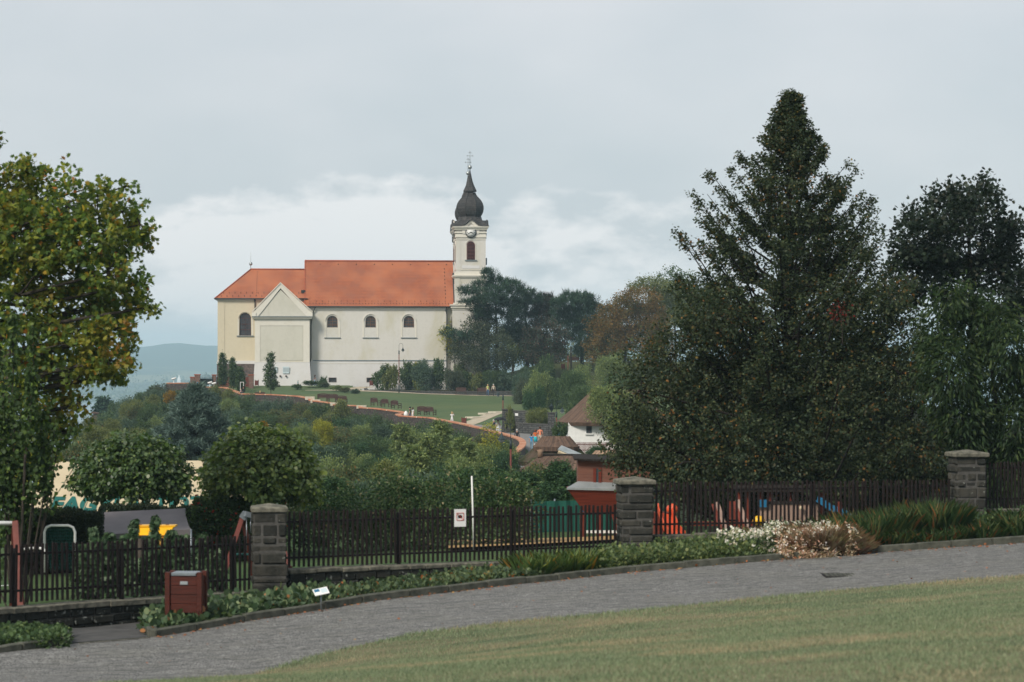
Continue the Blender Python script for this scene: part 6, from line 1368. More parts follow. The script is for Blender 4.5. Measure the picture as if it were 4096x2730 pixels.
# ------------------------------------------------------------------ vegetation
def Lb(px, py, Y, rx, ry, dy=0, dz=1.0):
    c = P(px, py, Y+dy); s = Y/F; return (c.x, c.y, c.z, rx*s, rx*s*dz, ry*s)
def gz1(x, y): return float(G1(np.array([float(x)]), np.array([float(y)]))[0])
def gz2(x, y): return float(G2(np.array([float(x)]), np.array([float(y)]))[0])
def gz3(x, y): return float(G3(np.array([float(x)]), np.array([float(y)]))[0])
def branchy(name, base, H, hb, rad, mat, bark, label, cat, group=None, nb=60, nt=12, nl=30, leaf='rhomb', size=.1, r0=.2, elev=.5, spread=.12, seed=1, droop=0, sway=.25, zpow=1.0, tipw=.25, twl=.32, up=.5, dens=None, curve=.15, jitter=.45):
    """tree grown branch by branch. rad(t): crown radius at relative height t; elev: rise per unit length"""
    r = np.random.default_rng(seed); root = empty(name, base, label, cat, group); tm = MB(); PL, DL = [], []
    H_ = H; n8 = 10; pts = []; 
    for i in range(n8+1):
        t = i/n8; pts.append((sway*.3*math.sin(t*4+seed), sway*.3*math.sin(t*3+seed*2), t*H_))
    tm.tube([(0, 0, -.3)]+pts, [r0*1.3]+[r0*(1-.93*i/n8) for i in range(n8+1)], 9)
    for b in range(nb):
        t = ((b+r.random())/nb)**zpow; az = b*2.399963+r.normal(0, .35); L = rad(t)*r.choice([r.uniform(.6, .95), r.uniform(.9, 1.15)]); 
        zt = hb+(H-hb)*t; z0 = max(.3, zt-L*elev*1.0); f = z0/H*n8; i0 = min(n8-1, int(f)); p0 = Vector(pts[i0]).lerp(Vector(pts[i0+1]), f-i0)
        tip = Vector((p0.x+L*math.cos(az), p0.y+L*math.sin(az), zt+r.uniform(-.2, .35)*L*.5)); mid = p0.lerp(tip, .5)+Vector((0, 0, -curve*L))
        rb = max(.012, r0*(1-.85*z0/H)*.38); tm.tube([p0, mid, tip], [rb, rb*.6, rb*.15], 5, 0, False)
        k = max(3, int(nt*(.35+L/max(.1, rad(.15))))); s = r.uniform(.22, 1.0, k)**.8
        a_, b_, c_ = (np.array(q)[None] for q in (p0, mid, tip)); sp = (1-s)[:, None]**2*a_+2*(s*(1-s))[:, None]*b_+(s**2)[:, None]*c_
        da = az+r.choice([-1, 1], k)*r.uniform(.3, 1.3, k); ln = (twl*L*(1.05-s)+tipw)*r.uniform(.6, 1.2, k); tz = r.uniform(-.1, .55, k)*ln
        tips = sp+np.stack([np.cos(da)*ln, np.sin(da)*ln, tz], 1); m = max(4, int(nl)); q = np.repeat(np.arange(k), m); u = r.random(k*m)[:, None]**.8
        pos = sp[q]*(1-u)+tips[q]*u+r.normal(0, 1, (k*m, 3))*spread; d = (tips-sp)[q]; d /= np.linalg.norm(d, axis=1)[:, None]+1e-6; d[:, 2] -= droop; d += unit(k*m, r)*.5
        PL.append(pos); DL.append(d)
    # leader
    k = nl*3; u = r.random(k); pos = np.stack([r.normal(0, .05, k), r.normal(0, .05, k), H*(1-.12*u)+.05], 1); PL.append(pos); DL.append(unit(k, r)+np.array([0, 0, .5]))
    pos = np.concatenate(PL); d = np.concatenate(DL); keep = pos[:, 2] > .15; me = polymesh('crown', place_leaves(pos[keep], d[keep], size, leaf, jitter, up, r), len(LEAF[leaf]), mat)
    link(bpy.data.objects.new('crown', me), root); tm.build('trunk', bark, root); return root

# ---- left: big plane tree and the hanging shoots in front of it
L = [(-120, 760, 140, 150), (30, 740, 110, 100), (110, 670, 40, 40), (400, 740, 40, 36), (515, 745, 34, 34), (150, 790, 105, 150), (270, 830, 100, 120), (390, 860, 95, 130), (490, 850, 62, 110), (560, 900, 55, 90), (590, 960, 35, 45), (300, 960, 180, 120), (470, 980, 90, 80), (80, 930, 160, 150),
     (-60, 1000, 150, 200), (230, 1080, 190, 130), (430, 1090, 110, 90), (530, 1140, 75, 70), (80, 1180, 170, 170), (290, 1240, 170, 120), (450, 1220, 110, 75), (585, 1232, 40, 36), (530, 1210, 50, 40), (420, 1330, 110, 75), (500, 1290, 50, 50), (300, 1380, 130, 80), (430, 1440, 90, 65), (500, 1400, 45, 55), (350, 1490, 90, 45), (480, 1500, 60, 34), (505, 1455, 38, 50), (200, 1430, 80, 60), (130, 1380, 120, 120),
     (250, 1550, 95, 80), (310, 1620, 45, 60), (200, 1680, 110, 80), (60, 1600, 150, 150), (-60, 1450, 150, 250), (310, 1720, 45, 28), (100, 1790, 130, 90), (-40, 1750, 120, 120), (180, 1800, 60, 60), (20, 1900, 80, 70), (-58, 560, 60, 75), (0, 1950, 110, 80), (90, 1880, 90, 70), (40, 870, 100, 90)]
rr = random.Random(5); Lp = [Lb(px, py, 60, rx, ry, rr.uniform(-1.2, 1.2), .9) for px, py, rx, ry in L]
bx_, by_ = XX(-330, 60.5), 60.5
grow('plane_tree', (bx_, by_, gz1(bx_, by_)), Lp, M['lf_plane'], M['bark'], 'large plane tree with yellowing lobed leaves filling the left edge of the picture', 'tree', None, per=185, k=13, spread=.085, leaf='maple', size=.118, r0=.32, jitter=.75, up=.3, shell=.38, gap=.26, top=P(-180, 640, 60), twigs=5, seed=21, droop=.25)
def shoots(name, specs, Y, base, mat, label, size, leafk, seed, cat='tree', shape='round', group=None):
    """upright leafy shoots with drooping heart leaves. specs: (px top, py top, px foot, py foot, width px)"""
    r = np.random.default_rng(seed); b = Vector(base); root = empty(name, b, label, cat, group); PL, DL = [], []; tm = MB()
    for (x1, y1, x0, y0, wd) in specs:
        yy = Y+r.uniform(-.5, .5); a = P(x0, y0, yy)-b; c = P(x1, y1, yy)-b; n = int(leafk*(c-a).length*wd/60); t = r.random(n)
        mid = a.lerp(c, .5)+Vector((r.uniform(-.1, .1), 0, 0)); A, B_, C_ = (np.array(q)[None] for q in (a, mid, c)); pos = ((1-t)**2)[:, None]*A+(2*t*(1-t))[:, None]*B_+(t**2)[:, None]*C_
        w_ = wd/F*Y*(1.1-t*.75); u = unit(n, r); pos = pos+u*w_[:, None]*np.array([1, 1, .35])*r.uniform(.1, 1, n)[:, None]; PL.append(pos); d = u*.7; d[:, 2] = -.75; DL.append(d)
        tm.tube([Vector((a.x*.25, a.y*.25, -.1)), a, mid, c], [.018, .016, .012, .005], 5, 0, False)
    tm.tube([(0, 0, -.2), (0, 0, 1.5)], [.08, .05], 7)
    pos = np.concatenate(PL); d = np.concatenate(DL); me = polymesh('crown', place_leaves(pos, d, size, shape, .25, .3, r), len(LEAF[shape]), mat); link(bpy.data.objects.new('crown', me), root); tm.build('stem', M['bark'], root); return root
b_ = (XX(60, 52.6), 52.6, gz1(XX(60, 52.6), 52.6))
shoots('mulberry_bush', [(50, 1245, 45, 1650, 42), (130, 1300, 110, 1700, 40), (-10, 1350, 10, 1700, 40), (120, 1480, 100, 1800, 44), (60, 1600, 60, 2000, 70), (170, 1640, 140, 1980, 55), (220, 1690, 180, 1960, 40), (0, 1650, 20, 2060, 60), (100, 1720, 90, 2080, 60), (290, 1700, 230, 1800, 30), (30, 1900, 20, 2180, 55), (75, 1950, 60, 2150, 40), (150, 1800, 130, 2000, 55), (210, 1860, 190, 2040, 50), (110, 1980, 100, 2120, 60), (170, 1740, 150, 1900, 60), (20, 1780, 30, 1950, 60), (-40, 1800, -30, 2300, 80)], 52.6, b_, M['lf_mulberry'], 'mulberry bush with long hanging heart-shaped leaves at the left edge, nearer than the plane tree', .095, 190, 4)
# low twig reaching over the tent
# ---- globe catalpas
def globe(px, py, Y, rx, ry, mat, label, seed):
    x, y = XX(px, Y), Y; r = random.Random(seed); Ls = [Lb(px, py-ry*.38, Y, rx*.74, ry*.56), Lb(px, py-ry*.75, Y, rx*.5, ry*.3)]
    for i in range(34):
        a = i*2.39996; e = 1.35*(i/33)**1.1-.12; Ls.append(Lb(px+rx*.76*math.cos(a)*math.cos(e)*r.uniform(.92, 1.06), py-ry*.86*math.sin(e)+r.uniform(-8, 8), Y, rx*r.uniform(.22, .30), ry*r.uniform(.15, .21), rx/F*Y*.76*math.sin(a)*math.cos(e)))
    return grow('globe_tree', (x, y, gz1(x, y)), Ls, mat, M['bark_dark'], label, 'tree', 'clipped globe trees behind the playground hedge', per=230, k=13, spread=.09, leaf='round', size=.11, r0=.09, jitter=.3, up=.9, shell=.6, twigs=2, seed=seed, droop=.85, top=P(px, py, Y))
globe(528, 1948, 70, 246, 192, M['lf_globe_dark'], 'left dark green globe-shaped tree in front of the cream tent letters', 31)
globe(1046, 1952, 66, 252, 235, M['lf_globe'], 'right lighter green globe-shaped tree above the near stone pillar', 32)

# ---- right: big lime tree
Yl = 71.0; bx_, by_ = XX(3162, Yl), Yl; gb = gz1(bx_, by_); pm = Yl/F
prof = [(2000, 560), (1900, 700), (1750, 715), (1600, 690), (1450, 560), (1300, 480), (1200, 490), (1080, 445), (950, 395), (860, 360), (760, 310), (690, 255), (620, 165), (557, 105), (450, 45), (378, 4)]
ztop = ZZ(378, Yl)-gb; hb = ZZ(2020, Yl)-gb
pz = np.array([(ZZ(p, Yl)-gb-hb)/(ztop-hb) for p, _ in prof]); pr = np.array([w_*pm for _, w_ in prof])
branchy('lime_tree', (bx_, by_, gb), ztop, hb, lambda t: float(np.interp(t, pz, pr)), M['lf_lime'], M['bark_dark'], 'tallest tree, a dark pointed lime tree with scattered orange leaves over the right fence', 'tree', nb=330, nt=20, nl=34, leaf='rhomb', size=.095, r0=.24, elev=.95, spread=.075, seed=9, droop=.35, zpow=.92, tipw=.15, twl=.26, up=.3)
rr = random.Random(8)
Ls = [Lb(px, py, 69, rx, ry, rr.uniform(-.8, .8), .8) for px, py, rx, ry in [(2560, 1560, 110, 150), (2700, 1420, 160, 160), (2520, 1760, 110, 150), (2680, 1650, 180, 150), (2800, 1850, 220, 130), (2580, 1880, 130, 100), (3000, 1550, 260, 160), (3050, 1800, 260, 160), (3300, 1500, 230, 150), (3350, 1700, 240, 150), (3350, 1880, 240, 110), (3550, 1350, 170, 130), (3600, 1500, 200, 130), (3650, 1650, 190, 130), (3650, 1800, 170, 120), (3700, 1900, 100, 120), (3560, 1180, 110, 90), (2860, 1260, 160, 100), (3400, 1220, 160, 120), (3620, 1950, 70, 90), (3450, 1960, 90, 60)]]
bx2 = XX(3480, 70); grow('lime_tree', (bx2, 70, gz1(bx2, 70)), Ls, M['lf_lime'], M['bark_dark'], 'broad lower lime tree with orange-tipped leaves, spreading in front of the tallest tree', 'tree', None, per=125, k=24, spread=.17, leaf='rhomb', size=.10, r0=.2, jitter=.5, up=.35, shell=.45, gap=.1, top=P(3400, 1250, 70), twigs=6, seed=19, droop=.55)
q = P(3370, 1250, 67.5); grow('red_creeper', (q.x, q.y, q.z-.6), [Lb(3370, 1240, 67.8, 20, 34), (q.x-.05, q.y+.2, q.z-.05, .15, .15, .25)], M['lf_red'], M['bark_dark'], 'patch of dark red creeper hanging in the crown of the broad lime tree', 'creeper', per=50, k=9, spread=.14, leaf='rhomb', size=.08, r0=.02, seed=3, twigs=2, droop=.5)
# dark maple
rr = random.Random(2)
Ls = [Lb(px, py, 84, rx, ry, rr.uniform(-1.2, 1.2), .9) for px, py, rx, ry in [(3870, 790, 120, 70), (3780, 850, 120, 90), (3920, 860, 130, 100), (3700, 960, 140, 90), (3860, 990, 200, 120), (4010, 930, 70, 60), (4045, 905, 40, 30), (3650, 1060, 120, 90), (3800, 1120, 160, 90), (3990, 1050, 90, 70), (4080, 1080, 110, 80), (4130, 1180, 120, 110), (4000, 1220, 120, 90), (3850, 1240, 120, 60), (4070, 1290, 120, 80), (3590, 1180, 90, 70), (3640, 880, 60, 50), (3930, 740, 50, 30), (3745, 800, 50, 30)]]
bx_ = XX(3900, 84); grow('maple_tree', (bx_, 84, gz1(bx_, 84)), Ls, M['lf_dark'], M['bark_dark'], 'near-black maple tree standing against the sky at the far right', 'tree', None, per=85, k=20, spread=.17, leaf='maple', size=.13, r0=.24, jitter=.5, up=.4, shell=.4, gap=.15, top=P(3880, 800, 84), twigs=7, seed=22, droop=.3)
# hanging-leaf cherry
rr = random.Random(3)
Ls = [Lb(px, py, 67, rx, ry, rr.uniform(-.8, .8), .9) for px, py, rx, ry in [(3790, 1200, 60, 80), (3880, 1220, 70, 90), (3980, 1290, 90, 90), (3760, 1330, 100, 100), (3880, 1360, 130, 130), (4050, 1400, 110, 120), (3800, 1500, 130, 140), (3980, 1560, 160, 160), (3850, 1680, 130, 130), (4080, 1700, 110, 150), (3950, 1790, 130, 100), (4060, 1880, 110, 110), (3990, 1950, 90, 80), (4090, 1520, 80, 120)]]
bx_ = XX(4030, 67.5); grow('cherry_tree', (bx_, 67.5, gz1(bx_, 67.5)), Ls, M['lf_cherry'], M['bark_dark'], 'green cherry tree with drooping shoots below the near-black maple', 'tree', None, per=150, k=18, spread=.16, leaf='long', size=.16, r0=.14, jitter=.35, up=.2, shell=.4, gap=.08, top=P(3950, 1280, 67), twigs=6, seed=23, droop=1.1)
# dark undergrowth that closes the view below the lime trees
def mass(name, items, Y, mat, label, cat, size, per, k, seed, leaf='rhomb', spread=.18, group=None, kind=None, droop=.2, up=.5, fn=gz1):
    Ls = [Lb(px, py, Y+dy, rx, ry, 0, .8) for px, py, rx, ry, dy in items]; cx = sum(l[0] for l in Ls)/len(Ls); cy = sum(l[1] for l in Ls)/len(Ls); b = Vector((cx, cy, fn(cx, cy)))
    r = np.random.default_rng(seed); pos, dirs, tips = crown_points([(l[0]-b.x, l[1]-b.y, l[2]-b.z, l[3], l[4], l[5]) for l in Ls], per, spread, k, r, .5, .05); dirs[:, 2] -= droop
    o = link(bpy.data.objects.new(name, polymesh(name, place_leaves(pos, dirs, size, leaf, .5, up, r), len(LEAF[leaf]), mat))); o.location = b; return tag(o, label, cat, group, kind)
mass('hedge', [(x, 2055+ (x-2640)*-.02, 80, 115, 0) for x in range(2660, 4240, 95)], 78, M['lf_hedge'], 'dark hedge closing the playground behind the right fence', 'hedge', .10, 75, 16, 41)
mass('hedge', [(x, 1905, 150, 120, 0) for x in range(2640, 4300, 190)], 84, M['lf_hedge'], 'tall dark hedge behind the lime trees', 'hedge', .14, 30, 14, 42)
# ---- clipped hedge and climbers behind the left and middle fence
def hedge_box(px0, px1, py0, py1, Y, dep, mat, label, seed, n=26000, size=.055, shape='rhomb', rough=.05):
    r = np.random.default_rng(seed); a, b = P(px0, py1, Y), P(px1, py1, Y); W = b.x-a.x; H = (py1-py0)/F*Y; o = empty('hedge', a, label, 'hedge'); f = r.random(n)
    x = r.uniform(0, W, n); y = np.where(f < .62, r.normal(0, rough, n), r.uniform(0, dep, n)); z = np.where(f < .62, r.uniform(0, H, n), H+r.normal(0, rough, n)); x = np.where(f > .93, np.where(r.random(n) < .5, 0, W), x); z = np.where(f > .93, r.uniform(0, H, n), z)
    z += .04*np.sin(x*2.1)+.03*np.sin(x*5.3+1)
    nrm = np.where((f < .62)[:, None], np.array([[0, -1, .2]]), np.array([[0, 0, 1.]])); me = polymesh('foliage', place_leaves(np.stack([x, y, z], 1), nrm+unit(n, r)*.7, size, shape, .4, .4, r), len(LEAF[shape]), mat); link(bpy.data.objects.new('foliage', me), o)
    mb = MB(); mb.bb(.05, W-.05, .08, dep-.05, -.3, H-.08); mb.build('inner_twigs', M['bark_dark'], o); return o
hedge_box(66, 395, 2062, 2290, 61.5, .8, M['lf_hedge'], 'clipped dark hedge behind the football goal', 51)
hedge_box(395, 800, 2042, 2290, 66.5, .8, M['lf_hedge'], 'clipped dark hedge behind the grey canopy', 52)
mass('flowering_hedge', [(790+i*52, 2130+rr.uniform(-15, 20), 48, 100, 0) for i in range(7)], 65, M['lf_redflower'], 'loose hedge with red flowers between the grey canopy and the near pillar', 'hedge', .085, 200, 16, 53)
hedge_box(770, 1010, 2035, 2290, 65.3, .8, M['lf_redflower'], 'dense hedge dotted with small red flowers left of the near pillar', 56, 22000, .075, 'round', .09)
vine = [(1330, 2090, 90, 110), (1440, 2060, 100, 120), (1560, 2010, 120, 110), (1500, 2120, 110, 90), (1680, 2050, 120, 130), (1640, 2150, 110, 70), (1800, 2030, 110, 130), (1780, 2140, 90, 80), (1900, 2090, 90, 100), (2010, 2000, 120, 100), (2080, 2060, 75, 100), (1980, 2120, 90, 90), (2075, 2140, 60, 60), (1240, 2110, 70, 90), (1180, 2130, 60, 90), (1600, 1960, 90, 45), (2000, 1960, 80, 50)]
mass('climber_hedge', [(a, b, c, d, 0) for a, b, c, d in vine], 68.5, M['lf_vine'], 'rampant hedge of climbers with pale seed heads behind the middle fence', 'hedge', .095, 210, 17, 54, spread=.13)
# soft conifers behind them
for i, (px, top, Y, w_, lab) in enumerate([(2100, 1900, 84, 120, 'soft green conifer left of the play tower cabin'), (2230, 1855, 86, 105, 'feathery conifer directly left of the play tower cabin'), (2180, 1960, 80, 130, 'low spreading conifer in front of the green screen'), (1870, 1895, 86, 115, 'soft conifer at the lower end of the terracotta wall'), (1960, 1885, 90, 90, 'small conifer beneath the nearest swan-neck lamp'), (1340, 1925, 82, 100, 'feathery conifer just right of the lighter globe tree'), (2010, 1905, 82, 100, 'dark soft conifer behind the white pole'), (2285, 1900, 80, 60, 'narrow conifer touching the play tower wall')]):
    x = XX(px, Y); z0 = gz1(x, Y); H = ZZ(top, Y)-z0; branchy('conifer', (x, Y, z0), H, .15, (lambda w_: lambda t: w_/F*Y*(1.05-t)**.75+.05)(w_), M['lf_juniper'], M['bark_dark'], lab, 'conifer', 'soft conifers behind the playground', nb=70, nt=12, nl=20, leaf='long', size=.11, r0=.07, elev=.3, spread=.09, seed=60+i, droop=.1, tipw=.15, twl=.35)
# ---- fig bushes at the left fence, seen through the pickets
b_ = (XX(560, 52.6), 52.6, gz1(XX(560, 52.6), 52.6))
shoots('fig_bush', [(540, 2078, 520, 2300, 30), (622, 2062, 600, 2300, 28), (330, 2180, 340, 2380, 60), (600, 2200, 590, 2400, 70), (860, 2200, 850, 2380, 50), (690, 2190, 700, 2390, 60), (420, 2180, 420, 2390, 60), (370, 2110, 390, 2330, 34), (440, 2130, 440, 2340, 40), (500, 2140, 490, 2340, 44), (690, 2120, 660, 2330, 44), (735, 2140, 700, 2330, 40), (810, 2135, 790, 2320, 36), (580, 2150, 560, 2360, 46), (340, 2200, 360, 2380, 50), (640, 2200, 640, 2380, 55), (460, 2230, 450, 2390, 55), (540, 2240, 530, 2390, 60), (720, 2230, 700, 2380, 55), (800, 2230, 790, 2370, 46), (880, 2240, 860, 2360, 40), (400, 2260, 390, 2400, 50)], 52.6, b_, M['lf_fig'], 'fig bushes with large grey-green leaves growing behind the left picket fence', .115, 800, 6, 'bush', 'maple')
# ------------------------------------------------------------------ shrubs on the slope, trees round the church
def proto_shrub(kind, mat, seed, leafsize, per, k, leaf='rhomb', shape='round'):
    r = random.Random(seed); Ls = [(0, 0, .55, .72, .72, .55)]
    for i in range(9):
        a = r.uniform(0, 6.28); e = r.uniform(-.2, 1.2); Ls.append((.62*math.cos(a)*math.cos(e), .62*math.sin(a)*math.cos(e), .62+.5*math.sin(e), r.uniform(.25, .4), r.uniform(.25, .4), r.uniform(.22, .42)))
    rr_ = np.random.default_rng(seed); pos, dirs, tips = crown_points(Ls, per, .075, k, rr_, .55, .08); keep = pos[:, 2] > 0; me = polymesh('foliage', place_leaves(pos[keep], dirs[keep], leafsize, leaf, .5, .5, rr_), len(LEAF[leaf]), mat)
    tm = MB(); trunk_mesh(tm, (0, 0, -.2), Ls[:6], tips[:6], .05, (0, 0, .9), 2); o = tm.build('stems', M['bark_dark'], None); tme = o.data; bpy.data.objects.remove(o); return me, tme
PROTO = {}
for kn, mt in (('a', 'lf_a'), ('b', 'lf_b'), ('c', 'lf_c'), ('d', 'lf_d'), ('e', 'lf_e'), ('j', 'lf_juniper'), ('g', 'lf_grey'), ('y', 'lf_yellow'), ('o', 'lf_gold')):
    for v in range(2): PROTO[kn, v, 0] = proto_shrub(kn, M[mt], 100+ord(kn)+v*7, .060, 620, 20); PROTO[kn, v, 1] = proto_shrub(kn, M[mt], 200+ord(kn)+v*7, .125, 230, 15)
KIND = {'a': 'deep green', 'b': 'olive green', 'c': 'blue-green', 'd': 'fresh light green', 'e': 'brown-tinged green', 'j': 'feathery green', 'g': 'grey-green', 'y': 'bright yellow-green', 'o': 'golden yellow'}
def shrub(kind, px, py, Y, w_, h_, label=None, group=None, name='shrub', cat='shrub', fn=None, var=None, rs=random.Random(77)):
    """px,py: centre top; w_, h_ in photograph pixels"""
    x = XX(px, Y); zt = ZZ(py, Y); h = h_/F*Y; rx = w_/2/F*Y; z0 = zt-h
    if fn is not None: z0 = fn(x, Y); h = zt-z0
    hi = 0 if w_ > 95 else 1; v = rs.randrange(2) if var is None else var; me, tme = PROTO[kind, v, hi]
    o = empty(name, (x, Y, z0), label, cat, group, rs.uniform(0, 6.28)); o.scale = (rx, rx, h/1.22)
    link(bpy.data.objects.new('foliage', me), o); link(bpy.data.objects.new('stems', tme), o); return o
rs = random.Random(12)
def zone(px, py):
    if py > 1840: return 'low on the slope just behind the playground hedges' if px > 1200 else 'low on the slope behind the globe trees'
    if px < 640: return 'on the far left slope above the lake'
    if px < 1150: return 'below the left stretch of the parapet'
    if px < 1560: return 'in mid slope below the stepped parapet'
    return 'inside the curve of the terracotta wall'
def wallpy(px):
    xs = [668, 770, 900, 962, 1090, 1240, 1330, 1440, 1600, 1720, 1850, 1990, 2090]; ys = [1531, 1546, 1549, 1572, 1577, 1600, 1611, 1629, 1660, 1669, 1693, 1727, 1772]; return float(np.interp(px, xs, ys))
rows = [1562, 1590, 1620, 1652, 1685, 1718, 1752, 1788, 1826, 1866, 1908, 1945]
cnt = 0
for ri, py in enumerate(rows):
    x0 = {0: 600, 1: 500, 2: 430, 3: 360, 4: 330, 5: 320, 6: 320, 7: 300, 8: 280, 9: 260, 10: 260, 11: 800}[ri]; px = x0+rs.uniform(0, 60)
    while px < 2320:
        Y = canY(py); wpx = (5.0+rs.uniform(-1.2, 1.8))*F/Y*.62; wpx = max(95, min(wpx, 330)); yy = py+rs.uniform(-14, 14); lim = wallpy(px)+(48 if px > 1240 else 44 if px > 960 else 26) if px > 660 else -1
        step = wpx*.60
        if px > 2060 and yy < 1895: px += step; continue
        if px > 1860 and yy < 1790 and px > 2020: px += step; continue
        if px > 1700 and yy > 1830 and yy < 1895 and px > 1930: px += step; continue
        if px < 660 and yy < 1540+(660-px)*.52: px += step; continue
        if yy < lim+8: px += step; continue
        if 660 < px < 900 and 1560 < yy < 1800: k = 'g' if rs.random() < .3 else 'c'
        elif 1560 < px < 2000 and 1690 < yy < 1880: k = rs.choice('ddjjad')
        elif px < 620: k = rs.choice('bbcabe')
        else: k = rs.choice('aacceaebcdaj')
        # wall distance check keeps shrubs outside the parapet
        x = XX(px, Y); Yw = Y
        s_ = shrub(k, px, yy, Yw, wpx, wpx*rs.uniform(.62, .9), rs=rs, label='%s shrub %s' % (KIND[k], zone(px, yy)), group='%s shrubs %s' % (KIND[k], zone(px, yy)))
        cnt += 1; px += step

WPX = [q[0] for q in WALLP[:24]]; WY = [q[2] for q in WALLP[:24]]
px = 640
while px < 2040:
    Y = float(np.interp(px, WPX, WY))-5.5; w_ = rs.uniform(110, 150)*(1.0 if px < 1500 else 1.25); drop = {0: 22, 1: 26, 2: 36, 3: 42}[0 if px < 960 else 1 if px < 1240 else 2 if px < 1600 else 3]+rs.uniform(-14, 22)
    k = rs.choice('aacceabj') if px > 900 else rs.choice('ccaagb')
    shrub(k, px, wallpy(px)+drop, Y, w_, w_*.9, rs=rs, label='%s shrub right against the foot of the parapet %s' % (KIND[k], 'far left' if px < 960 else 'below the church wing' if px < 1250 else 'below the lawn benches' if px < 1600 else 'inside the wall curve'), group='%s shrubs against the foot of the parapet %s' % (KIND[k], 'far left' if px < 960 else 'below the church wing' if px < 1250 else 'below the lawn benches' if px < 1600 else 'inside the wall curve'))
    px += w_*.55

# distinct ones
shrub('y', 1290, 1700, 205, 105, 95, 'bright yellow-green shrub glowing alone in the middle of the slope', 'x', rs=rs)
shrub('d', 1215, 1712, 200, 130, 100, 'fresh green shrub touching the bright yellow-green one', None, rs=rs)
shrub('o', 680, 1570, 300, 56, 44, 'small golden autumn shrub below the far left end of the parapet', None, rs=rs)
shrub('o', 1052, 1695, 190, 60, 46, 'golden twig tops rising behind the lighter globe tree', None, rs=rs)
x = XX(1965, 186); z0 = ZZ(1880, 186); H = ZZ(1698, 186)-z0
branchy('sapling', (x, 186, z0), H, .5, lambda t: 46/F*186*(1.1-t)+.1, M['lf_yellow'], M['bark'], 'yellowish sapling leaning over the bend of the terracotta wall', 'sapling', 'light green saplings in the wall curve', nb=26, nt=6, nl=9, leaf='long', size=.22, r0=.05, elev=.5, spread=.12, seed=171, droop=.2, tipw=.3)
for o in [o for o in bpy.data.objects if o.get('group') == 'x']: del o['group']
# ailanthus-like saplings with feathery tops
for i, (px, top, bot, Y, wd, lab) in enumerate([(1720, 1745, 1900, 150, 60, 'light green sapling with reddish seed wings, left of the others in the wall curve'), (1760, 1690, 1900, 160, 62, 'tallest light green sapling in the wall curve'), (1850, 1760, 1920, 145, 55, 'light green sapling nearest the nearest lamp'), (1660, 1790, 1930, 135, 50, 'low light green sapling in front of the taller ones'), (1610, 1700, 1850, 180, 46, 'pale green sapling beneath the parapet bay')]):
    x = XX(px, Y); z0 = ZZ(bot, Y)-.6; H = ZZ(top, Y)-z0; branchy('sapling', (x, Y, z0), H, .5, (lambda w_, Y: lambda t: w_/F*Y*(1.15-t)+.1)(wd, Y), M['lf_d'], M['bark'], lab, 'sapling', 'light green saplings in the wall curve', nb=34, nt=8, nl=16, leaf='long', size=.24, r0=.05, elev=.4, spread=.10, seed=160+i, droop=.25, tipw=.3)
# blue spruce
Y = 165; px = 790; zt = ZZ(1548, Y); z0 = ZZ(1860, Y); H = zt-z0
branchy('blue_spruce', (XX(px, Y), Y, z0), H, .2, lambda t: 215/F*Y*(1-t)**.8+.1, M['lf_spruce'], M['bark_dark'], 'large blue-grey spruce on the slope behind the globe trees', 'spruce', nb=150, nt=15, nl=26, leaf='needle', size=.42, r0=.16, elev=-.05, spread=.11, seed=71, droop=-.25, tipw=.2, twl=.3, jitter=.5)
# far-left dark conifer and small roof by the lake
x = XX(415, 420); z0 = -16; branchy('conifer', (x, 420, z0), ZZ(1596, 420)-z0, 1, lambda t: 2.9*(1-t)**.6+.2, M['lf_pine'], M['bark_dark'], 'hazy dark conifer standing against the lake at the far left', 'conifer', nb=60, nt=10, nl=14, leaf='rhomb', size=.6, r0=.2, elev=.1, spread=.25, seed=72)
q = P(382, 1655, 415); mb = MB(); mb.extr([(-.7, 0), (.7, 0), (.6, .15), (-.5, .3)], -.8, .8); mb.bb(-.3, .5, -.5, .5, -3, -.01); tag(mb.build('lakeside_hut', M['thatch'], None, q), 'tiny hut roof beside the hazy conifer above the lake', 'hut')
for i, (px, py, Y, w_, h_) in enumerate([(470, 1622, 400, 120, 90), (530, 1606, 390, 130, 90), (440, 1668, 380, 150, 110), (380, 1760, 330, 160, 120), (590, 1580, 365, 130, 90), (500, 1650, 370, 140, 100), (560, 1625, 345, 140, 110), (620, 1556, 352, 90, 60), (430, 1560+120, 350, 130, 120)]):
    shrub('c' if i % 2 else 'a', px, py, Y, w_, h_, 'hazy blue-green wood edge tree far left above the lake', 'wood edge trees far left above the lake', 'tree', 'tree', rs=rs)

# ---- slim young trees and planting beside the church
def slim(px, top, base, Y, w_, label, seed, size=.2):
    x = XX(px, Y); z0 = gz3(x, Y); H = ZZ(top, Y)-z0
    return branchy('young_tree', (x, Y, z0), H, H*.25, lambda t: w_/2/F*Y*(.55+1.6*t-2.1*t*t)*.72+.05, M['lf_a'], M['bark'], label, 'tree', 'slim young trees beside the church', nb=46, nt=7, nl=12, leaf='rhomb', size=size, r0=.05, elev=1.4, spread=.13, seed=seed, tipw=.15)
slim(890, 1415, 1545, 343, 44, 'leftmost slim young tree by the cream choir', 81); slim(932, 1435, 1550, 341, 42, 'slim young tree second from the left by the cream choir', 82); slim(963, 1470, 1560, 336, 40, 'shortest slim young tree with a white support frame', 83); slim(1083, 1412, 1570, 327, 62, 'densest slim tree, standing alone before the white wing', 84)
st3 = empty('tree_support', P(967, 1560, 335), 'white wooden support frame around the shortest slim tree', 'support'); 
for s_ in (-.2, .25): mb = MB(); mb.bb(s_-.03, s_+.03, -.03, .03, -.4, 1.1); mb.build('stake', M['white'], st3)
mb = MB(); mb.bb(-.2, .25, -.02, .02, 1.02, 1.08); mb.build('crossbar', M['white'], st3)
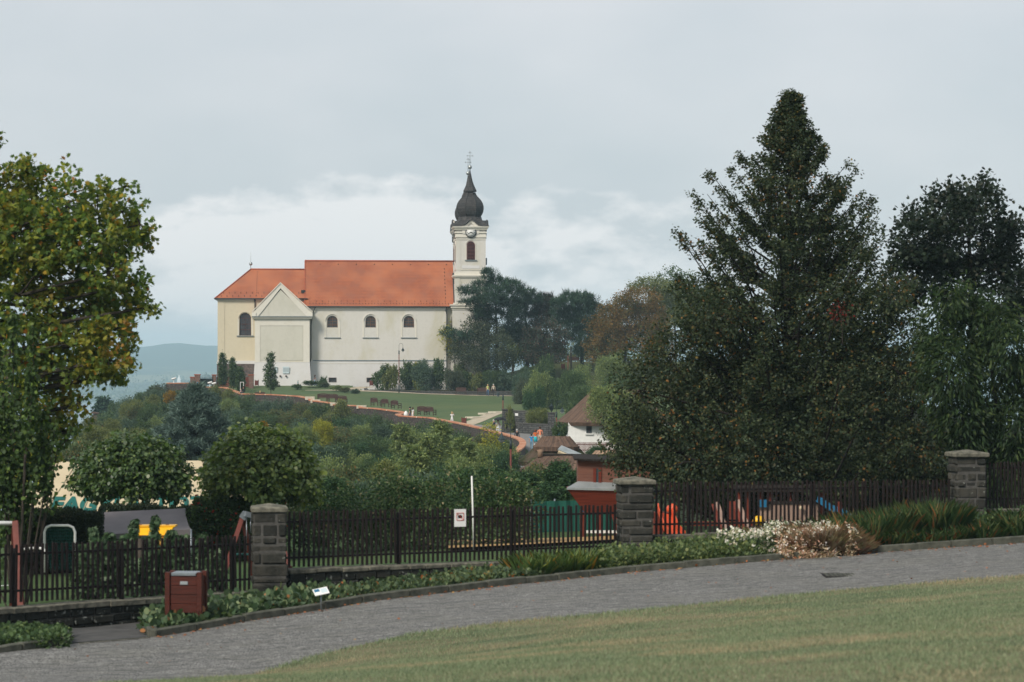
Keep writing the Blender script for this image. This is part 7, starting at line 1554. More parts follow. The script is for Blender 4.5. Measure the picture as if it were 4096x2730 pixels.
B3 = lambda px, py, Y, w_, k, lab, fn=None, h=None: shrub(k, px, py, Y, w_*1.3, 60 if h is None else h, lab, None, rs=rs, fn=fn)
bk = lambda x, y: float(bank([x], [y])[0])
B3(1530, 1478, 353.5, 66, 'a', 'round dark shrub left of the tall red lamp', bk); B3(1562, 1478, 352.5, 58, 'b', 'yellowish round shrub just left of the tall red lamp', bk)
B3(1632, 1466, 356, 66, 'a', 'dark shrub against the church wall right of the tall red lamp', bk); B3(1672, 1466, 355.5, 40, 'y', 'yellow-leaved shrub tip between two dark shrubs at the church wall', bk)
B3(1700, 1462, 352.5, 92, 'c', 'broad bluish shrub with upright shoots before the church wall', bk); B3(1752, 1455, 353, 56, 'a', 'tall narrow dark shrub before the corner of the church', bk)
B3(1815, 1492, 351.5, 84, 'g', 'low grey-green shrub on the bank left of the benches', bk); B3(1860, 1500, 352.5, 50, 'a', 'small dark shrub on the bank between two larger shrubs', bk); B3(1900, 1502, 352, 70, 'b', 'olive shrub with yellow tips under the grey-green tree', bk)
B3(1965, 1490, 352, 90, 'a', 'dark shrub behind the walking couple', bk); B3(2015, 1495, 351.5, 64, 'c', 'dark round shrub right of the walking couple', bk); B3(1840, 1470, 356, 46, 'd', 'light green shrub at the church corner', bk)
B3(2130, 1478, 354, 100, 'a', 'loose dark shrub on the knoll slope', bk)
B3(1105, 1536, 351, 30, 'g', 'low grey shrub at the foot of the wing wall'); B3(1290, 1520, 352, 40, 'a', 'small shrub under the basement windows')
for i, (px, py, Y, w_) in enumerate([(1190, 1540, 346, 46), (1345, 1545, 343, 56), (1380, 1553, 341, 50), (1420, 1560, 340, 44), (1240, 1526, 350, 70), (1300, 1533, 350, 40)]):
    k = ['a', 'd', 'e', 'c', 'a', 'g'][i]; shrub(k, px, py, Y, w_, 16, ['low round plant with two pale stones near the church wing', 'flower clump at the left of the pale path', 'flower clump in the middle of the lawn bed', 'low dark plants at the start of the stone kerb wall', 'long low planting at the foot of the church wing', 'grey tuft right of the downpipe'][i], None, 'flower_clump', 'plant', rs=rs)
# planting by the lower path, right half
for (k, px, py, Y, w_, h_, lab) in [('g', 2100, 1545, 320, 110, 110, 'tangled grey-green bush at the right end of the terrace lawn'), ('d', 2160, 1510, 300, 130, 150, 'big light grey-green bush with pale upright shoots above the stone wall'), ('j', 2140, 1560, 270, 110, 120, 'dark feathery bush above the upper stone wall'), ('a', 2230, 1530, 300, 110, 140, 'dark bush left of the thatched house roof'), ('b', 2150, 1640, 256, 110, 70, 'leafy bush hanging over the stone wall'), ('a', 2300, 1500, 290, 130, 160, 'dark green bush behind the thatched roof'), ('d', 2415, 1562, 181, 170, 135, 'yellow-green bush in front of the steep thatched roof'), ('b', 2475, 1660, 165, 120, 130, 'olive bush at the right end of the white house wall'), ('d', 2500, 1590, 160, 190, 200, 'light green tree crown right of the white house'), ('b', 2570, 1640, 150, 180, 240, 'olive bush merging with the big lime tree'), ('a', 2290, 1620, 230, 60, 70, 'small dark bush at the thatched eaves'), ('a', 2240, 1700, 180, 70, 60, 'young green bush beside the blue information board'), ('j', 2390, 1790, 160, 100, 60, 'dark bush in front of the small red-brown fence'),
      ('c', 2090, 1500, 330, 110, 120, 'bluish bush tucked behind the right end of the low stone wall'), ('a', 2190, 1440, 352, 80, 110, 'dark bush at the foot of the brownish tree'), ('a', 2330, 1560, 260, 120, 140, 'deep green bush right behind the thatched house ridge'), ('d', 2440, 1440, 330, 150, 120, 'pale green tree top between the chestnut and the lime tree'), ('d', 2330, 1480, 320, 110, 130, 'grey-green rounded tree right of the red lamp on the knoll'), ('a', 2480, 1520, 300, 170, 160, 'deep green bush under the browning chestnut'), ('b', 2040, 1640, 257, 50, 90, 'ivy cap on the broad stone gate pillar')]:
    shrub(k, px, py, Y, w_, h_, lab, None, rs=rs)
# ---- pines, chestnut and other trees on the knoll
def pine(base, lobes, label, seed, mat='lf_pine', r0=.35, top=None, per=42):
    Ls = [Lb(px, py, Y, rx*1.05, ry*.92, dy, .8) for px, py, rx, ry, Y, dy in lobes if True]
    return grow('pine_tree', base, Ls, M[mat], M['bark_dark'], label, 'pine', None, per=per, k=26, spread=.16, leaf='needle', size=.66, r0=r0, jitter=.8, up=1.0, shell=.45, gap=.15, top=top, twigs=4, seed=seed, droop=-.35)
rr = random.Random(44)
def bank_at(px, Y): x = XX(px, Y); return (x, Y, bk(x, Y))
def pl_(Y, items): return [(a, b, c, d, Y, rr.uniform(-2.5, 1.2)) for a, b, c, d in items]
pine(bank_at(1985, 354.5), pl_(354.5, [(1955, 1100, 38, 18), (1990, 1125, 45, 18), (1930, 1140, 40, 16), (2050, 1140, 42, 16), (1890, 1160, 42, 15), (2000, 1165, 60, 18), (1960, 1195, 70, 16), (2075, 1165, 30, 14), (1885, 1205, 34, 12), (2030, 1205, 60, 18), (1940, 1235, 50, 16), (1985, 1260, 45, 18), (1915, 1250, 35, 12), (2060, 1240, 35, 16), (1900, 1270, 25, 10), (1862, 1165, 22, 12), (1860, 1210, 22, 10), (1790, 1330, 26, 16), (1825, 1345, 36, 18), (1865, 1340, 30, 16)]), 'tallest pine with flat layered branches just right of the church tower', 91, top=P(1985, 1110, 354.5), r0=.3)
pine(bank_at(2110, 370), pl_(370, [(2100, 1170, 40, 15), (2120, 1195, 55, 18), (2070, 1215, 50, 16), (2060, 1280, 45, 22), (2100, 1250, 50, 18), (2120, 1310, 45, 22), (2050, 1330, 50, 26), (2090, 1350, 50, 24)]), 'second pine leaning right, behind the tallest pine', 92, top=P(2100, 1180, 370), r0=.28)
pine(bank_at(2185, 372), pl_(372, [(2180, 1190, 34, 14), (2160, 1215, 45, 16), (2210, 1210, 45, 15), (2180, 1240, 50, 16), (2150, 1265, 45, 18), (2215, 1250, 40, 14), (2190, 1290, 45, 16)]), 'thin reddish pine in the middle of the pine group', 93, 'lf_pine_brown', top=P(2185, 1195, 372), r0=.22)
pine(bank_at(2330, 364), pl_(364, [(2290, 1185, 50, 15), (2340, 1195, 50, 16), (2260, 1210, 50, 16), (2330, 1225, 70, 18), (2380, 1235, 45, 16), (2270, 1250, 60, 18), (2350, 1265, 60, 20), (2250, 1280, 50, 16), (2310, 1300, 65, 22), (2360, 1320, 55, 22), (2290, 1340, 50, 20), (2340, 1370, 45, 24), (2320, 1400, 40, 20)]), 'broad dark pine left of the browning chestnut', 94, top=P(2310, 1195, 364), r0=.32)
def broad(name, px, Y, items, mat, bark, label, seed, per=34, k=16, size=.28, cat='tree', top=None, r0=.3, spread=.32, fn=None, gap=.1, twigs=5, droop=.1, leaf='rhomb', shell=.5):
    x = XX(px, Y); z = (fn or bk)(x, Y); r = random.Random(seed); Ls = [Lb(a, b, Y, c, d, r.uniform(-2, 2), 1) for a, b, c, d in items]
    return grow(name, (x, Y, z), Ls, M[mat], M[bark], label, cat, None, per=per, k=k, spread=spread, leaf=leaf, size=size, r0=r0, jitter=.5, up=.5, shell=shell, gap=gap, top=top, twigs=twigs, seed=seed, droop=droop)
broad('chestnut_tree', 2490, 358, [(2560, 1200, 90, 45), (2500, 1230, 70, 45), (2600, 1260, 80, 60), (2440, 1260, 60, 40), (2520, 1290, 110, 60), (2400, 1310, 50, 50), (2450, 1350, 80, 60), (2560, 1350, 100, 60), (2620, 1330, 70, 60), (2390, 1400, 50, 60), (2640, 1400, 70, 60)], 'lf_chestnut', 'bark_dark', 'rounded chestnut tree with browning leaves in the middle distance', 101, per=34, k=18, size=.26)
broad('tree', 2620, 380, [(2600, 1130, 55, 22), (2560, 1145, 35, 20), (2650, 1150, 60, 25), (2680, 1180, 50, 35), (2530, 1150, 25, 14), (2640, 1190, 40, 25), (2700, 1250, 60, 60)], 'lf_b', 'bark', 'pale green airy tree top behind the browning chestnut', 102, gap=.2, size=.26)
broad('tree', 1930, 354, [(1930, 1290, 60, 35), (1900, 1330, 60, 45), (1960, 1330, 70, 50), (1890, 1390, 70, 50), (1950, 1400, 90, 60), (2010, 1390, 50, 50), (1980, 1450, 70, 40), (1910, 1450, 50, 30), (1850, 1400, 40, 40), (1820, 1420, 30, 30), (2020, 1440, 40, 30)], 'lf_grey', 'bark', 'dull grey-green tree in front of the church corner and the pines', 103, gap=.15, size=.24)
broad('maple_tree', 1822, 357, [(1830, 1270, 34, 22), (1860, 1290, 34, 22), (1800, 1300, 20, 10), (1790, 1345, 30, 20), (1775, 1330, 20, 8), (1810, 1375, 32, 30), (1800, 1400, 30, 20), (1790, 1320, 20, 10)], 'lf_yellow', 'bark', 'small yellowing maple touching the church wall', 104, gap=.15, size=.24, per=26)
broad('tree', 2175, 356, [(2170, 1310, 50, 30), (2200, 1340, 60, 40), (2150, 1360, 55, 40), (2210, 1390, 60, 40), (2160, 1420, 60, 35), (2110, 1400, 40, 40), (2220, 1420, 40, 30), (2130, 1350, 40, 40), (2240, 1350, 40, 40)], 'lf_pine_brown', 'bark_dark', 'sparse brownish tree between the two pine groups', 105, gap=.12, size=.26, per=34)
broad('tree', 2240, 372, [(2240, 1400, 60, 30), (2300, 1430, 60, 25)], 'lf_a', 'bark_dark', 'dark low tree behind the knoll benches', 106, size=.3) if 0 else None
# deep background trees that close the horizon right of the pines
for i, (px, py, w_, h_, Y, lab) in enumerate([(2050, 1330, 120, 80, 400, 'tree deep behind the leaning pine'), (2130, 1380, 120, 60, 405, 'tree deep behind the thin reddish pine'), (2700, 1180, 160, 200, 395, 'tree behind the left edge of the lime tree'), (2850, 1250, 200, 200, 398, 'tree showing through the lime tree crown beside its trunk'), (2430, 1330, 120, 120, 402, 'tree deep behind the chestnut')]):
    broad('tree', px, Y, [(px, py, w_*.5, h_*.5), (px-w_*.3, py+40, w_*.4, h_*.5), (px+w_*.3, py+50, w_*.4, h_*.45)], 'lf_a', 'bark_dark', lab, 110+i, size=.32, fn=lambda x, y: -4.5, per=26)
hd = [(x, 1415+random.uniform(-12, 12), 44, 34, random.uniform(-2, 2)) for x in range(2040, 2520, 42)]
mass('hedge', hd, 384, M['lf_b'], 'low sunlit hedge on the crest of the knoll', 'hedge', .3, 20, 16, 120, spread=.3, fn=bk)
# far shore woods
r = np.random.default_rng(77); n = 2600; x = r.uniform(-3200, 1500, n); y = 4680+r.random(n)**1.8*1500; keep = np.ones(n, bool); z = far(x, y)
T = []; 
for i in range(n): s_ = r.uniform(7, 15); T.append((x[i], y[i], z[i]+s_*.4, s_*1.3, s_*1.3, s_*.8))
Tn = np.array(T); m = 26; q = np.repeat(np.arange(n), m); u = unit(n*m, r); pos = Tn[q, :3]+u*Tn[q, 3:]*.8; me = polymesh('far_wood', place_leaves(pos, u, 6.5, 'rhomb', .5, .5, r), 4, M['lf_a']); tag(link(bpy.data.objects.new('far_wood', me)), 'hazy woods along the far lake shore', 'wood', None, 'stuff')
mb = MB(); q = P(716, 1516, 5600); z = far([q.x], [q.y])[0]; mb.bb(q.x-4, q.x+4, q.y-4, q.y+4, z-5, z+18); mb.add([(q.x-4, q.y-4, z+18), (q.x+4, q.y-4, z+18), (q.x+4, q.y+4, z+18), (q.x-4, q.y+4, z+18), (q.x, q.y, z+32)], [(0, 1, 4), (1, 2, 4), (2, 3, 4), (3, 0, 4)]); tag(mb.build('distant_church_tower', M['white']), 'tiny white church tower in the haze across the lake', 'church tower')
# ------------------------------------------------------------------ people
def clothes(name, c): 
    k = 'cl_'+name
    if k not in M: M[k] = plain(name, c, tuple(q*.8 for q in c), 9, .85, .1)
    return M[k]
M['skin'] = plain('skin', (.48, .27, .19), (.42, .23, .16), 6, .6, 0)
CL = dict(black=(.018, .018, .02), navy=(.03, .045, .10), jeans=(.07, .14, .24), ltjeans=(.16, .30, .42), white=(.66, .66, .66), yellow=(.58, .60, .22), beige=(.50, .43, .34), orange=(.62, .13, .03), salmon=(.66, .23, .13), turq=(.03, .42, .48), blue=(.03, .22, .50), lime=(.38, .55, .12), grey=(.28, .28, .28), teal=(.05, .30, .36), dark=(.04, .035, .035), brownhair=(.06, .03, .018), blond=(.48, .34, .17), greyhair=(.45, .44, .42), blackhair=(.012, .011, .01), redhair=(.12, .035, .02), purple=(.22, .16, .34), hat=(.60, .50, .28))
def person(loc, rz, label, H=1.7, top='white', low='jeans', hair='brownhair', pose='stand', legs='long', sleeves='short', shoes='dark', group=None, hairlen=0, seed=0, female=False, skirt=False):
    s = H/1.7; r = random.Random(seed); J = {}; rad = {}; E = []; seg = {}
    def j(n, p, rd): J[n] = Vector(p)*s; rad[n] = rd*s
    sit = pose == 'sit'; hz_ = .50 if sit else .93; st = .16 if pose == 'walk' else .0; lean = .04
    j('pelvis', (0, 0, hz_), .135 if not female else .145); j('waist', (0, -.0, hz_+.17), .115 if not female else .10); j('chest', (0, -.01-lean*.2, hz_+.36), .135 if not female else .12); j('neck', (0, -.005, hz_+.535), .055); j('head', (0, -.02, hz_+.66), .088); j('crownp', (0, -.01, hz_+.735), .075); j('nose', (0, -.115, hz_+.635), .012)
    for sd_, k in ((-1, 'l'), (1, 'r')):
        j('sh'+k, (sd_*.17, 0, hz_+.47), .058)
        if pose == 'photo': el, wr = (sd_*.25, -.14, hz_+.27), (sd_*.07, -.28, hz_+.58)
        elif pose == 'umbrella' and k == 'r': el, wr = (sd_*.25, -.05, hz_+.22), (sd_*.15, -.22, hz_+.40)
        elif sit: el, wr = (sd_*.23, -.08, hz_+.22), (sd_*.12, -.32, hz_+.14)
        elif pose == 'walk': el, wr = (sd_*.23, sd_*.06, hz_+.20), (sd_*.24, sd_*.12-.10, hz_-.05)
        else: el, wr = (sd_*.23, .03, hz_+.20), (sd_*.23, -.06, hz_-.04)
        j('el'+k, el, .042); j('wr'+k, wr, .028); w_ = Vector(wr); d = (w_-Vector(el)).normalized(); j('pa'+k, w_+d*.07, .030)
        side = Vector((0, -1, 0)) if not abs(d.y) > .8 else Vector((0, 0, 1))
        for fi, (off, ln) in enumerate(((-.03, .065), (-.01, .08), (.01, .075), (.028, .06))):
            b = w_+d*.09+side*off; j('f%d%s' % (fi, k), b+d*ln*.5, .0095); j('g%d%s' % (fi, k), b+d*ln+Vector((-sd_*.012, 0, 0)), .008); E += [('pa'+k, 'f%d%s' % (fi, k)), ('f%d%s' % (fi, k), 'g%d%s' % (fi, k))]
        j('t'+k, w_+d*.045+side*.045+Vector((0, 0, 0)), .010); E.append(('wr'+k, 't'+k))
        j('hp'+k, (sd_*.085, 0, hz_-.04), .10)
        if sit: kn, an, to = (sd_*.10, -.42, hz_-.02), (sd_*.10, -.44, .08), (sd_*.11, -.60, .04)
        elif pose == 'walk': kn, an, to = (sd_*.09, -sd_*st*.55-.05, .49), (sd_*.09, -sd_*st*1.25, .08), (sd_*.10, -sd_*st*1.25-.16, .035)
        else: kn, an, to = (sd_*.10, -.015, .49), (sd_*.11, .01, .08), (sd_*.13, -.15, .035)
        j('kn'+k, kn, .062); j('an'+k, an, .042); j('to'+k, to, .035)
        E += [('chest', 'sh'+k), ('sh'+k, 'el'+k), ('el'+k, 'wr'+k), ('wr'+k, 'pa'+k), ('pelvis', 'hp'+k), ('hp'+k, 'kn'+k), ('kn'+k, 'an'+k), ('an'+k, 'to'+k)]
    E = [('pelvis', 'waist'), ('waist', 'chest'), ('chest', 'neck'), ('neck', 'head'), ('head', 'crownp'), ('head', 'nose')]+E
    names = list(J); idx = {n: i for i, n in enumerate(names)}; me = bpy.data.meshes.new('body'); me.from_pydata([J[n] for n in names], [(idx[a], idx[b]) for a, b in E], []); o = bpy.data.objects.new('tmp', me); COL.objects.link(o)
    md = o.modifiers.new('s', 'SKIN'); md.use_smooth_shade = True; o.modifiers.new('u', 'SUBSURF').levels = 1
    for n in names: v = me.skin_vertices[0].data[idx[n]]; v.radius = (rad[n], rad[n]*(.72 if n in ('pelvis', 'waist', 'chest') else 1)); v.use_root = n == 'pelvis'
    dg = bpy.context.evaluated_depsgraph_get(); bm = bpy.data.meshes.new_from_object(o.evaluated_get(dg)); bpy.data.objects.remove(o); bm.name = 'person'
    mats = [M['skin'], clothes(top, CL[top]), clothes(low, CL[low]), clothes(shoes, CL[shoes])]; bm.materials.clear()
    for m_ in mats: bm.materials.append(m_)
    segs = [(J[a], J[b], a, b) for a, b in E]
    for p in bm.polygons:
        c = p.center; best = None
        for a, b, an, bn in segs:
            t_ = max(0, min(1, (c-a).dot(b-a)/max(1e-9, (b-a).length_squared))); d = (c-a.lerp(b, t_)).length
            if best is None or d < best[0]: best = (d, an, bn, t_)
        _, an, bn, t_ = best; m_ = 1
        if an in ('neck', 'head') or bn in ('head',) : m_ = 0
        elif an == 'chest' and bn == 'neck': m_ = 0 if t_ > .55 else 1
        elif an[:2] == 'sh': m_ = 1 if (sleeves != 'none' and (sleeves == 'long' or t_ < .6)) else 0
        elif an[:2] == 'el': m_ = 1 if sleeves == 'long' else 0
        elif an[:2] in ('wr', 'pa') or an[0] in 'f' : m_ = 0
        elif an == 'pelvis' and bn == 'waist': m_ = 1 if t_ > .25 else 2
        elif an == 'pelvis' or an[:2] == 'hp': m_ = 2
        elif an[:2] == 'kn': m_ = 2 if legs == 'long' else 0
        elif an[:2] == 'an': m_ = 3
        p.material_index = m_
    p_ = bpy.data.objects.new('person', bm); COL.objects.link(p_); p_.location = loc; p_.rotation_euler = (0, 0, rz); tag(p_, label, 'person', group)
    hm = MB(); prof = [(.02, .135), (.06, .125), (.088, .085), (.099, .03), (.096, -.02), (.085, -.05)]+([(.09, -.12), (.085, -.2)] if hairlen else [])
    T = Matrix.Translation(J['head']+Vector((0, .018, -.01))*s) @ Matrix.Diagonal((s, s*1.08, s, 1)) @ Matrix.Rotation(R(-14), 4, 'X'); hm.lathe([(a, b) for a, b in prof], 14, 0, T); h_ = hm.build('hair', clothes(hair, CL[hair]), p_)
    if skirt:
        sm = MB(); sm.lathe([(.12*s, (hz_+.12)*s), (.16*s, (hz_)*s), (.21*s, (hz_-.38)*s), (.205*s, (hz_-.38)*s), (.13*s, (hz_+.0)*s)], 14); sm.build('skirt', clothes('turq', CL['turq']), p_)
    return p_
def on(px, Y, fn): x = XX(px, Y); return Vector((x, Y, fn(x, Y)))
person(on(1260, 353.6, gz3), R(-80), 'woman in black top and blue jeans walking along the church wall', 1.64, 'black', 'ltjeans', 'brownhair', 'walk', female=True, hairlen=1, sleeves='short', shoes='white')
person(on(1192, 351, gz3), R(-60), 'small child in a teal shirt playing on the lawn near the church wing', .95, 'teal', 'ltjeans', 'brownhair', 'walk', seed=2)
person(P(788, 1546, 346.5)+Vector((0, .2, -.32)), R(-20), 'person in a blue shirt sitting on the parapet near the iron gate', 1.6, 'blue', 'dark', 'brownhair', 'sit', seed=3)
person(P(799, 1547, 345.5)+Vector((0, .2, -.32)), R(20), 'person in black beside the one in the blue shirt, sitting on the parapet', 1.62, 'black', 'dark', 'blackhair', 'sit', seed=4)
person(P(963, 1572, 329)+Vector((0, .1, -.35)), R(60), 'child in purple sitting on the parapet with an adult', 1.2, 'purple', 'jeans', 'blond', 'sit', seed=5)
person(P(974, 1573, 327)+Vector((0, .1, -.35)), R(-60), 'dark-dressed adult sitting on the parapet with the child in purple', 1.7, 'black', 'dark', 'brownhair', 'sit', sleeves='long', seed=6)
q = on(1041, 327, gz3); person(q+Vector((0, -.1, 0)), R(-15), 'blond visitor in dark clothes seated on the bench by the parapet', 1.65, 'black', 'dark', 'blond', 'sit', female=True, hairlen=1, sleeves='long')
person(on(1951, 346.4, gz3), R(10), 'woman in a yellow-green blouse and blue trousers walking the lawn path', 1.66, 'yellow', 'jeans', 'blond', 'walk', female=True)
person(on(1974, 346.6, gz3), R(-15), 'walker in a beige jacket and dark trousers beside the woman in yellow-green', 1.72, 'beige', 'dark', 'greyhair', 'walk', sleeves='long')
person(on(1640, 283.5, gz3), R(-100), 'man in a black shirt leaning at the wall bay', 1.78, 'black', 'jeans', 'blackhair', 'stand')
person(on(1651, 283.2, gz3), R(-60), 'visitor in white behind the man in black at the wall bay', 1.7, 'white', 'white', 'brownhair', 'stand', female=True, hairlen=1)
mb = MB(); q = on(1624, 283.4, gz3); mb.lathe([(.22, .65), (.30, .8), (.22, 1.1), (.06, 1.3)], 10, 0, Matrix.Translation(q)); mb.tube([q, q+Vector((0, 0, .65))], .05, 6); tag(mb.build('folded_parasol', M['white']), 'white folded cloth standing left of the two people at the wall bay', 'folded parasol')
person(on(1808, 270.5, gz3), R(165), 'blond woman in white photographing behind the parapet', 1.68, 'white', 'white', 'blond', 'photo', female=True, hairlen=1)
q = on(1992, 249.5, gz3); pu = person(q, R(-10), 'man in a white shirt and shorts under a black umbrella', 1.8, 'white', 'white', 'brownhair', 'umbrella', legs='short')
person(on(1975, 251, gz3), R(30), 'companion in a blue jacket left of the black umbrella', 1.72, 'navy', 'jeans', 'greyhair', 'walk', sleeves='long')
um = empty('umbrella', q+Vector((.12, -.2, 1.25)), 'open black umbrella held over the man in the white shirt', 'umbrella')
n = 8; mb = MB(); rings = [(.02, .84), (.3, .80), (.55, .68), (.72, .48)]; vs = []
for i, (r_, z) in enumerate(rings):
    for k in range(32): a = 2*math.pi*k/32; sc2 = 1-.06*(i/3)*abs(math.sin(a*4)); vs.append((r_*math.cos(a)*sc2+.1, r_*math.sin(a)*sc2, z+.05*(i/3)*abs(math.sin(a*4))))
mb.add(vs, [(i*32+k, i*32+(k+1) % 32, (i+1)*32+(k+1) % 32, (i+1)*32+k) for i in range(3) for k in range(32)]); mb.build('canopy', M['black'], um)
mb = MB(); mb.tube([(0, 0, -.1), (.1, 0, .92)], .012, 6); mb.build('shaft', M['steel'], um)
person(on(2068, 233.5, gz3), R(160), 'grey-haired person in a black jacket behind the bend of the parapet', 1.66, 'black', 'dark', 'greyhair', 'stand', sleeves='long')
person(on(2126, 224, gz3), R(175), 'boy in a blue shirt and jeans walking at the left of the family', 1.42, 'blue', 'ltjeans', 'blackhair', 'walk')
person(on(2142, 227, gz3), R(180), 'red-haired woman in an orange top and turquoise skirt, second from left in the family', 1.66, 'orange', 'white', 'redhair', 'walk', female=True, hairlen=1, skirt=True)
person(on(2160, 229, gz3), R(170), 'tall man in a salmon shirt in the family', 1.84, 'salmon', 'beige', 'brownhair', 'walk', sleeves='short')
person(on(2163, 224.5, gz3), R(190), 'small child in a lime shirt walking in front of the man in salmon', .98, 'lime', 'grey', 'redhair', 'walk')
person(on(2267, 351.5, bk), R(30), 'person in a light blue shirt at the foot of the knoll lamp', 1.65, 'ltjeans', 'dark', 'brownhair', 'stand')
person(on(1786, 357.5, bk), R(30), 'tiny blond person in turquoise at the church corner', 1.3, 'turq', 'jeans', 'blond', 'stand')
# ------------------------------------------------------------------ planting bed, foreground grass
def bed_line(px):  # (kerb Y, wall Y) at a picture column
    ky = float(np.interp(px, [610, 1000, 1500, 2000, 2500, 3000, 3400, 4096, 4700], [46, 48, 50.2, 52.3, 54.2, 55.2, 56, 56.6, 57.5])); wy = float(np.interp(px, [-300, 0, 500, 1030, 2000, 2540, 3000, 3870, 4700], [46.2, 46.9, 49.2, 52.4, 56.3, 57.4, 59.2, 61.2, 62.6])); return ky, wy
def bedplants(name, px0, px1, f0, f1, h, n, mat, leaf, size, label, cat, seed, cl=.22, up=.9, droop=0, kind='stuff', hvar=.4, k=22):
    """low leafy cover between px0..px1 and depth fractions f0..f1 (0 kerb, 1 wall)"""
    r = np.random.default_rng(seed); m_ = int(n); px = r.uniform(px0, px1, m_); f = r.uniform(f0, f1, m_); X = np.empty(m_); Yv = np.empty(m_)
    for i in range(m_):
        ky, wy = bed_line(px[i]); Yv[i] = ky+.22+(wy-ky-.3)*f[i]; X[i] = XX(px[i], Yv[i])
    Z = G1(X, Yv); hh = h*r.uniform(1-hvar, 1+hvar, m_); q = np.repeat(np.arange(m_), k); u = unit(m_*k, r); u[:, 2] = np.abs(u[:, 2])
    pos = np.stack([X, Yv, Z], 1)[q]+u*np.stack([np.full(m_, cl), np.full(m_, cl), hh], 1)[q]*r.uniform(.55, 1.05, (m_*k, 1)); d = u*1.0; d[:, 2] += .1-droop
    b = Vector((float(X.mean()), float(Yv.mean()), float(Z.mean()))); pos -= np.array(b); me = polymesh(name, place_leaves(pos, d, size, leaf, .4, up, r), len(LEAF[leaf]), mat); o = link(bpy.data.objects.new(name, me)); o.location = b; return tag(o, label, cat, None, kind)
bedplants('bergenia', 598, 1330, 0, 1, .30, 460, M['lf_bergenia'], 'round', .13, 'broad-leaved green plants filling the bed around the litter bin', 'plants', 1, .22, k=16)
bedplants('ground_cover', 1220, 2180, .0, .78, .24, 720, M['lf_bed'], 'round', .085, 'low mottled ground cover with orange leaves along the kerb below the middle fence', 'ground cover', 2, .22, k=30)
bedplants('ground_cover', 2380, 3060, .0, .95, .42, 560, M['lf_lime_bed'], 'round', .075, 'light green ground cover between the second pillar and the white flowers', 'ground cover', 3, .24, k=34)
bedplants('ground_cover', 2900, 4400, .35, 1, .34, 420, M['lf_a'], 'round', .09, 'dark green ground cover at the foot of the right wall', 'ground cover', 4, .25, k=24)
bedplants('ground_cover', -250, 255, 0, .9, .2, 1, M['lf_a'], 'round', .08, 'x', 'x', 5) if 0 else None
r = np.random.default_rng(6); n = 260; X = np.array([XX(p, 1) for p in r.uniform(-200, 245, n)]); Yv = r.uniform(43.7, 46.2, n); X = X*Yv; Z = G1(X, Yv); q = np.repeat(np.arange(n), 24); u = unit(n*24, r); u[:, 2] = abs(u[:, 2]); pos = np.stack([X, Yv, Z], 1)[q]+u*np.array([.2, .2, .24])
tag(link(bpy.data.objects.new('ground_cover', polymesh('ground_cover', place_leaves(pos, u, .075, 'round', .4, .7, r), 6, M['lf_a']))), 'dark creeping plants in the bed at the lower left corner', 'ground cover', None, 'stuff')
HEADS = []
def blades(name, centres, n, L, mat, label, cat, seed, spread=.15, lean=.5, wide=1.0, group=None, shape='blade', kind=None, zmin=0):
    """strap-leaved clumps; centres: (x,y,z)"""
    r = np.random.default_rng(seed); C_ = np.array(centres); m_ = len(C_); q = np.repeat(np.arange(m_), n); a = r.uniform(0, 6.283, m_*n); rr_ = r.random(m_*n)**.5*spread; d = np.stack([np.cos(a)*lean*r.uniform(.2, 1, m_*n), np.sin(a)*lean*r.uniform(.2, 1, m_*n), np.ones(m_*n)], 1); d /= np.linalg.norm(d, axis=1)[:, None]
    pos = C_[q]+np.stack([np.cos(a)*rr_, np.sin(a)*rr_, np.zeros(m_*n)], 1); sz = L*r.uniform(.6, 1.15, m_*n); T = LEAF[shape]*np.array([wide, 1, 1]); out_d = np.stack([np.cos(a), np.sin(a), np.zeros(m_*n)], 1); x = np.cross(d, out_d); x /= np.linalg.norm(x, axis=1)[:, None]+1e-9; z = -np.cross(x, d); z *= np.sign((z*out_d).sum(1))[:, None]
    V = pos[:, None, :]+sz[:, None, None]*(T[None, :, 0, None]*x[:, None, :]+T[None, :, 1, None]*d[:, None, :]*(1)+T[None, :, 2, None]*z[:, None, :]*lean*1.6)
    b = C_.mean(0); V = V.reshape(-1, 3)-b; o = link(bpy.data.objects.new(name, polymesh(name, V, len(T), mat))); o.location = b; return tag(o, label, cat, group, kind)
def bp(px, f): ky, wy = bed_line(px); y = ky+.2+(wy-ky-.3)*f; x = XX(px, y); return (x, y, gz1(x, y)-.02)
rz_ = random.Random(9)
for i, (a, b, lab) in enumerate([(2075, 2170, 'left third of the big clump of arching strap leaves under the middle fence'), (2170, 2270, 'middle of the big clump of arching strap leaves'), (2270, 2390, 'right third of the big clump of arching strap leaves, with yellow blades')]):
    blades('daylily_clump', [bp(rz_.uniform(a, b), rz_.uniform(.1, .75)) for _ in range(11)], 46, .62, M['bl_iris'], lab, 'plant', 20+i, .13, .75, 1.1, 'strap-leaved daylily clumps in the bed')
for i, (a, b, f0, f1, L_, lab) in enumerate([(3330, 3620, .25, .85, .85, 'tall upright grasses with rusty tips left of the dark pillar'), (3560, 3820, .3, .9, .95, 'tallest rusty-tipped grasses touching the dark pillar'), (3400, 3800, .0, .5, .55, 'mid-height green grasses along the kerb under the dark pillar'), (3780, 4080, .0, .8, .55, 'lush green arching grasses right of the dark pillar'), (4030, 4350, .0, .9, .62, 'bright green grasses at the right edge of the bed')]):
    blades('ornamental_grass', [bp(rz_.uniform(a, b), rz_.uniform(f0, f1)) for _ in range(34)], 60, L_, M['bl_tall'], lab, 'grass clump', 30+i, .16, .6 if i < 2 else .85, .7, None)
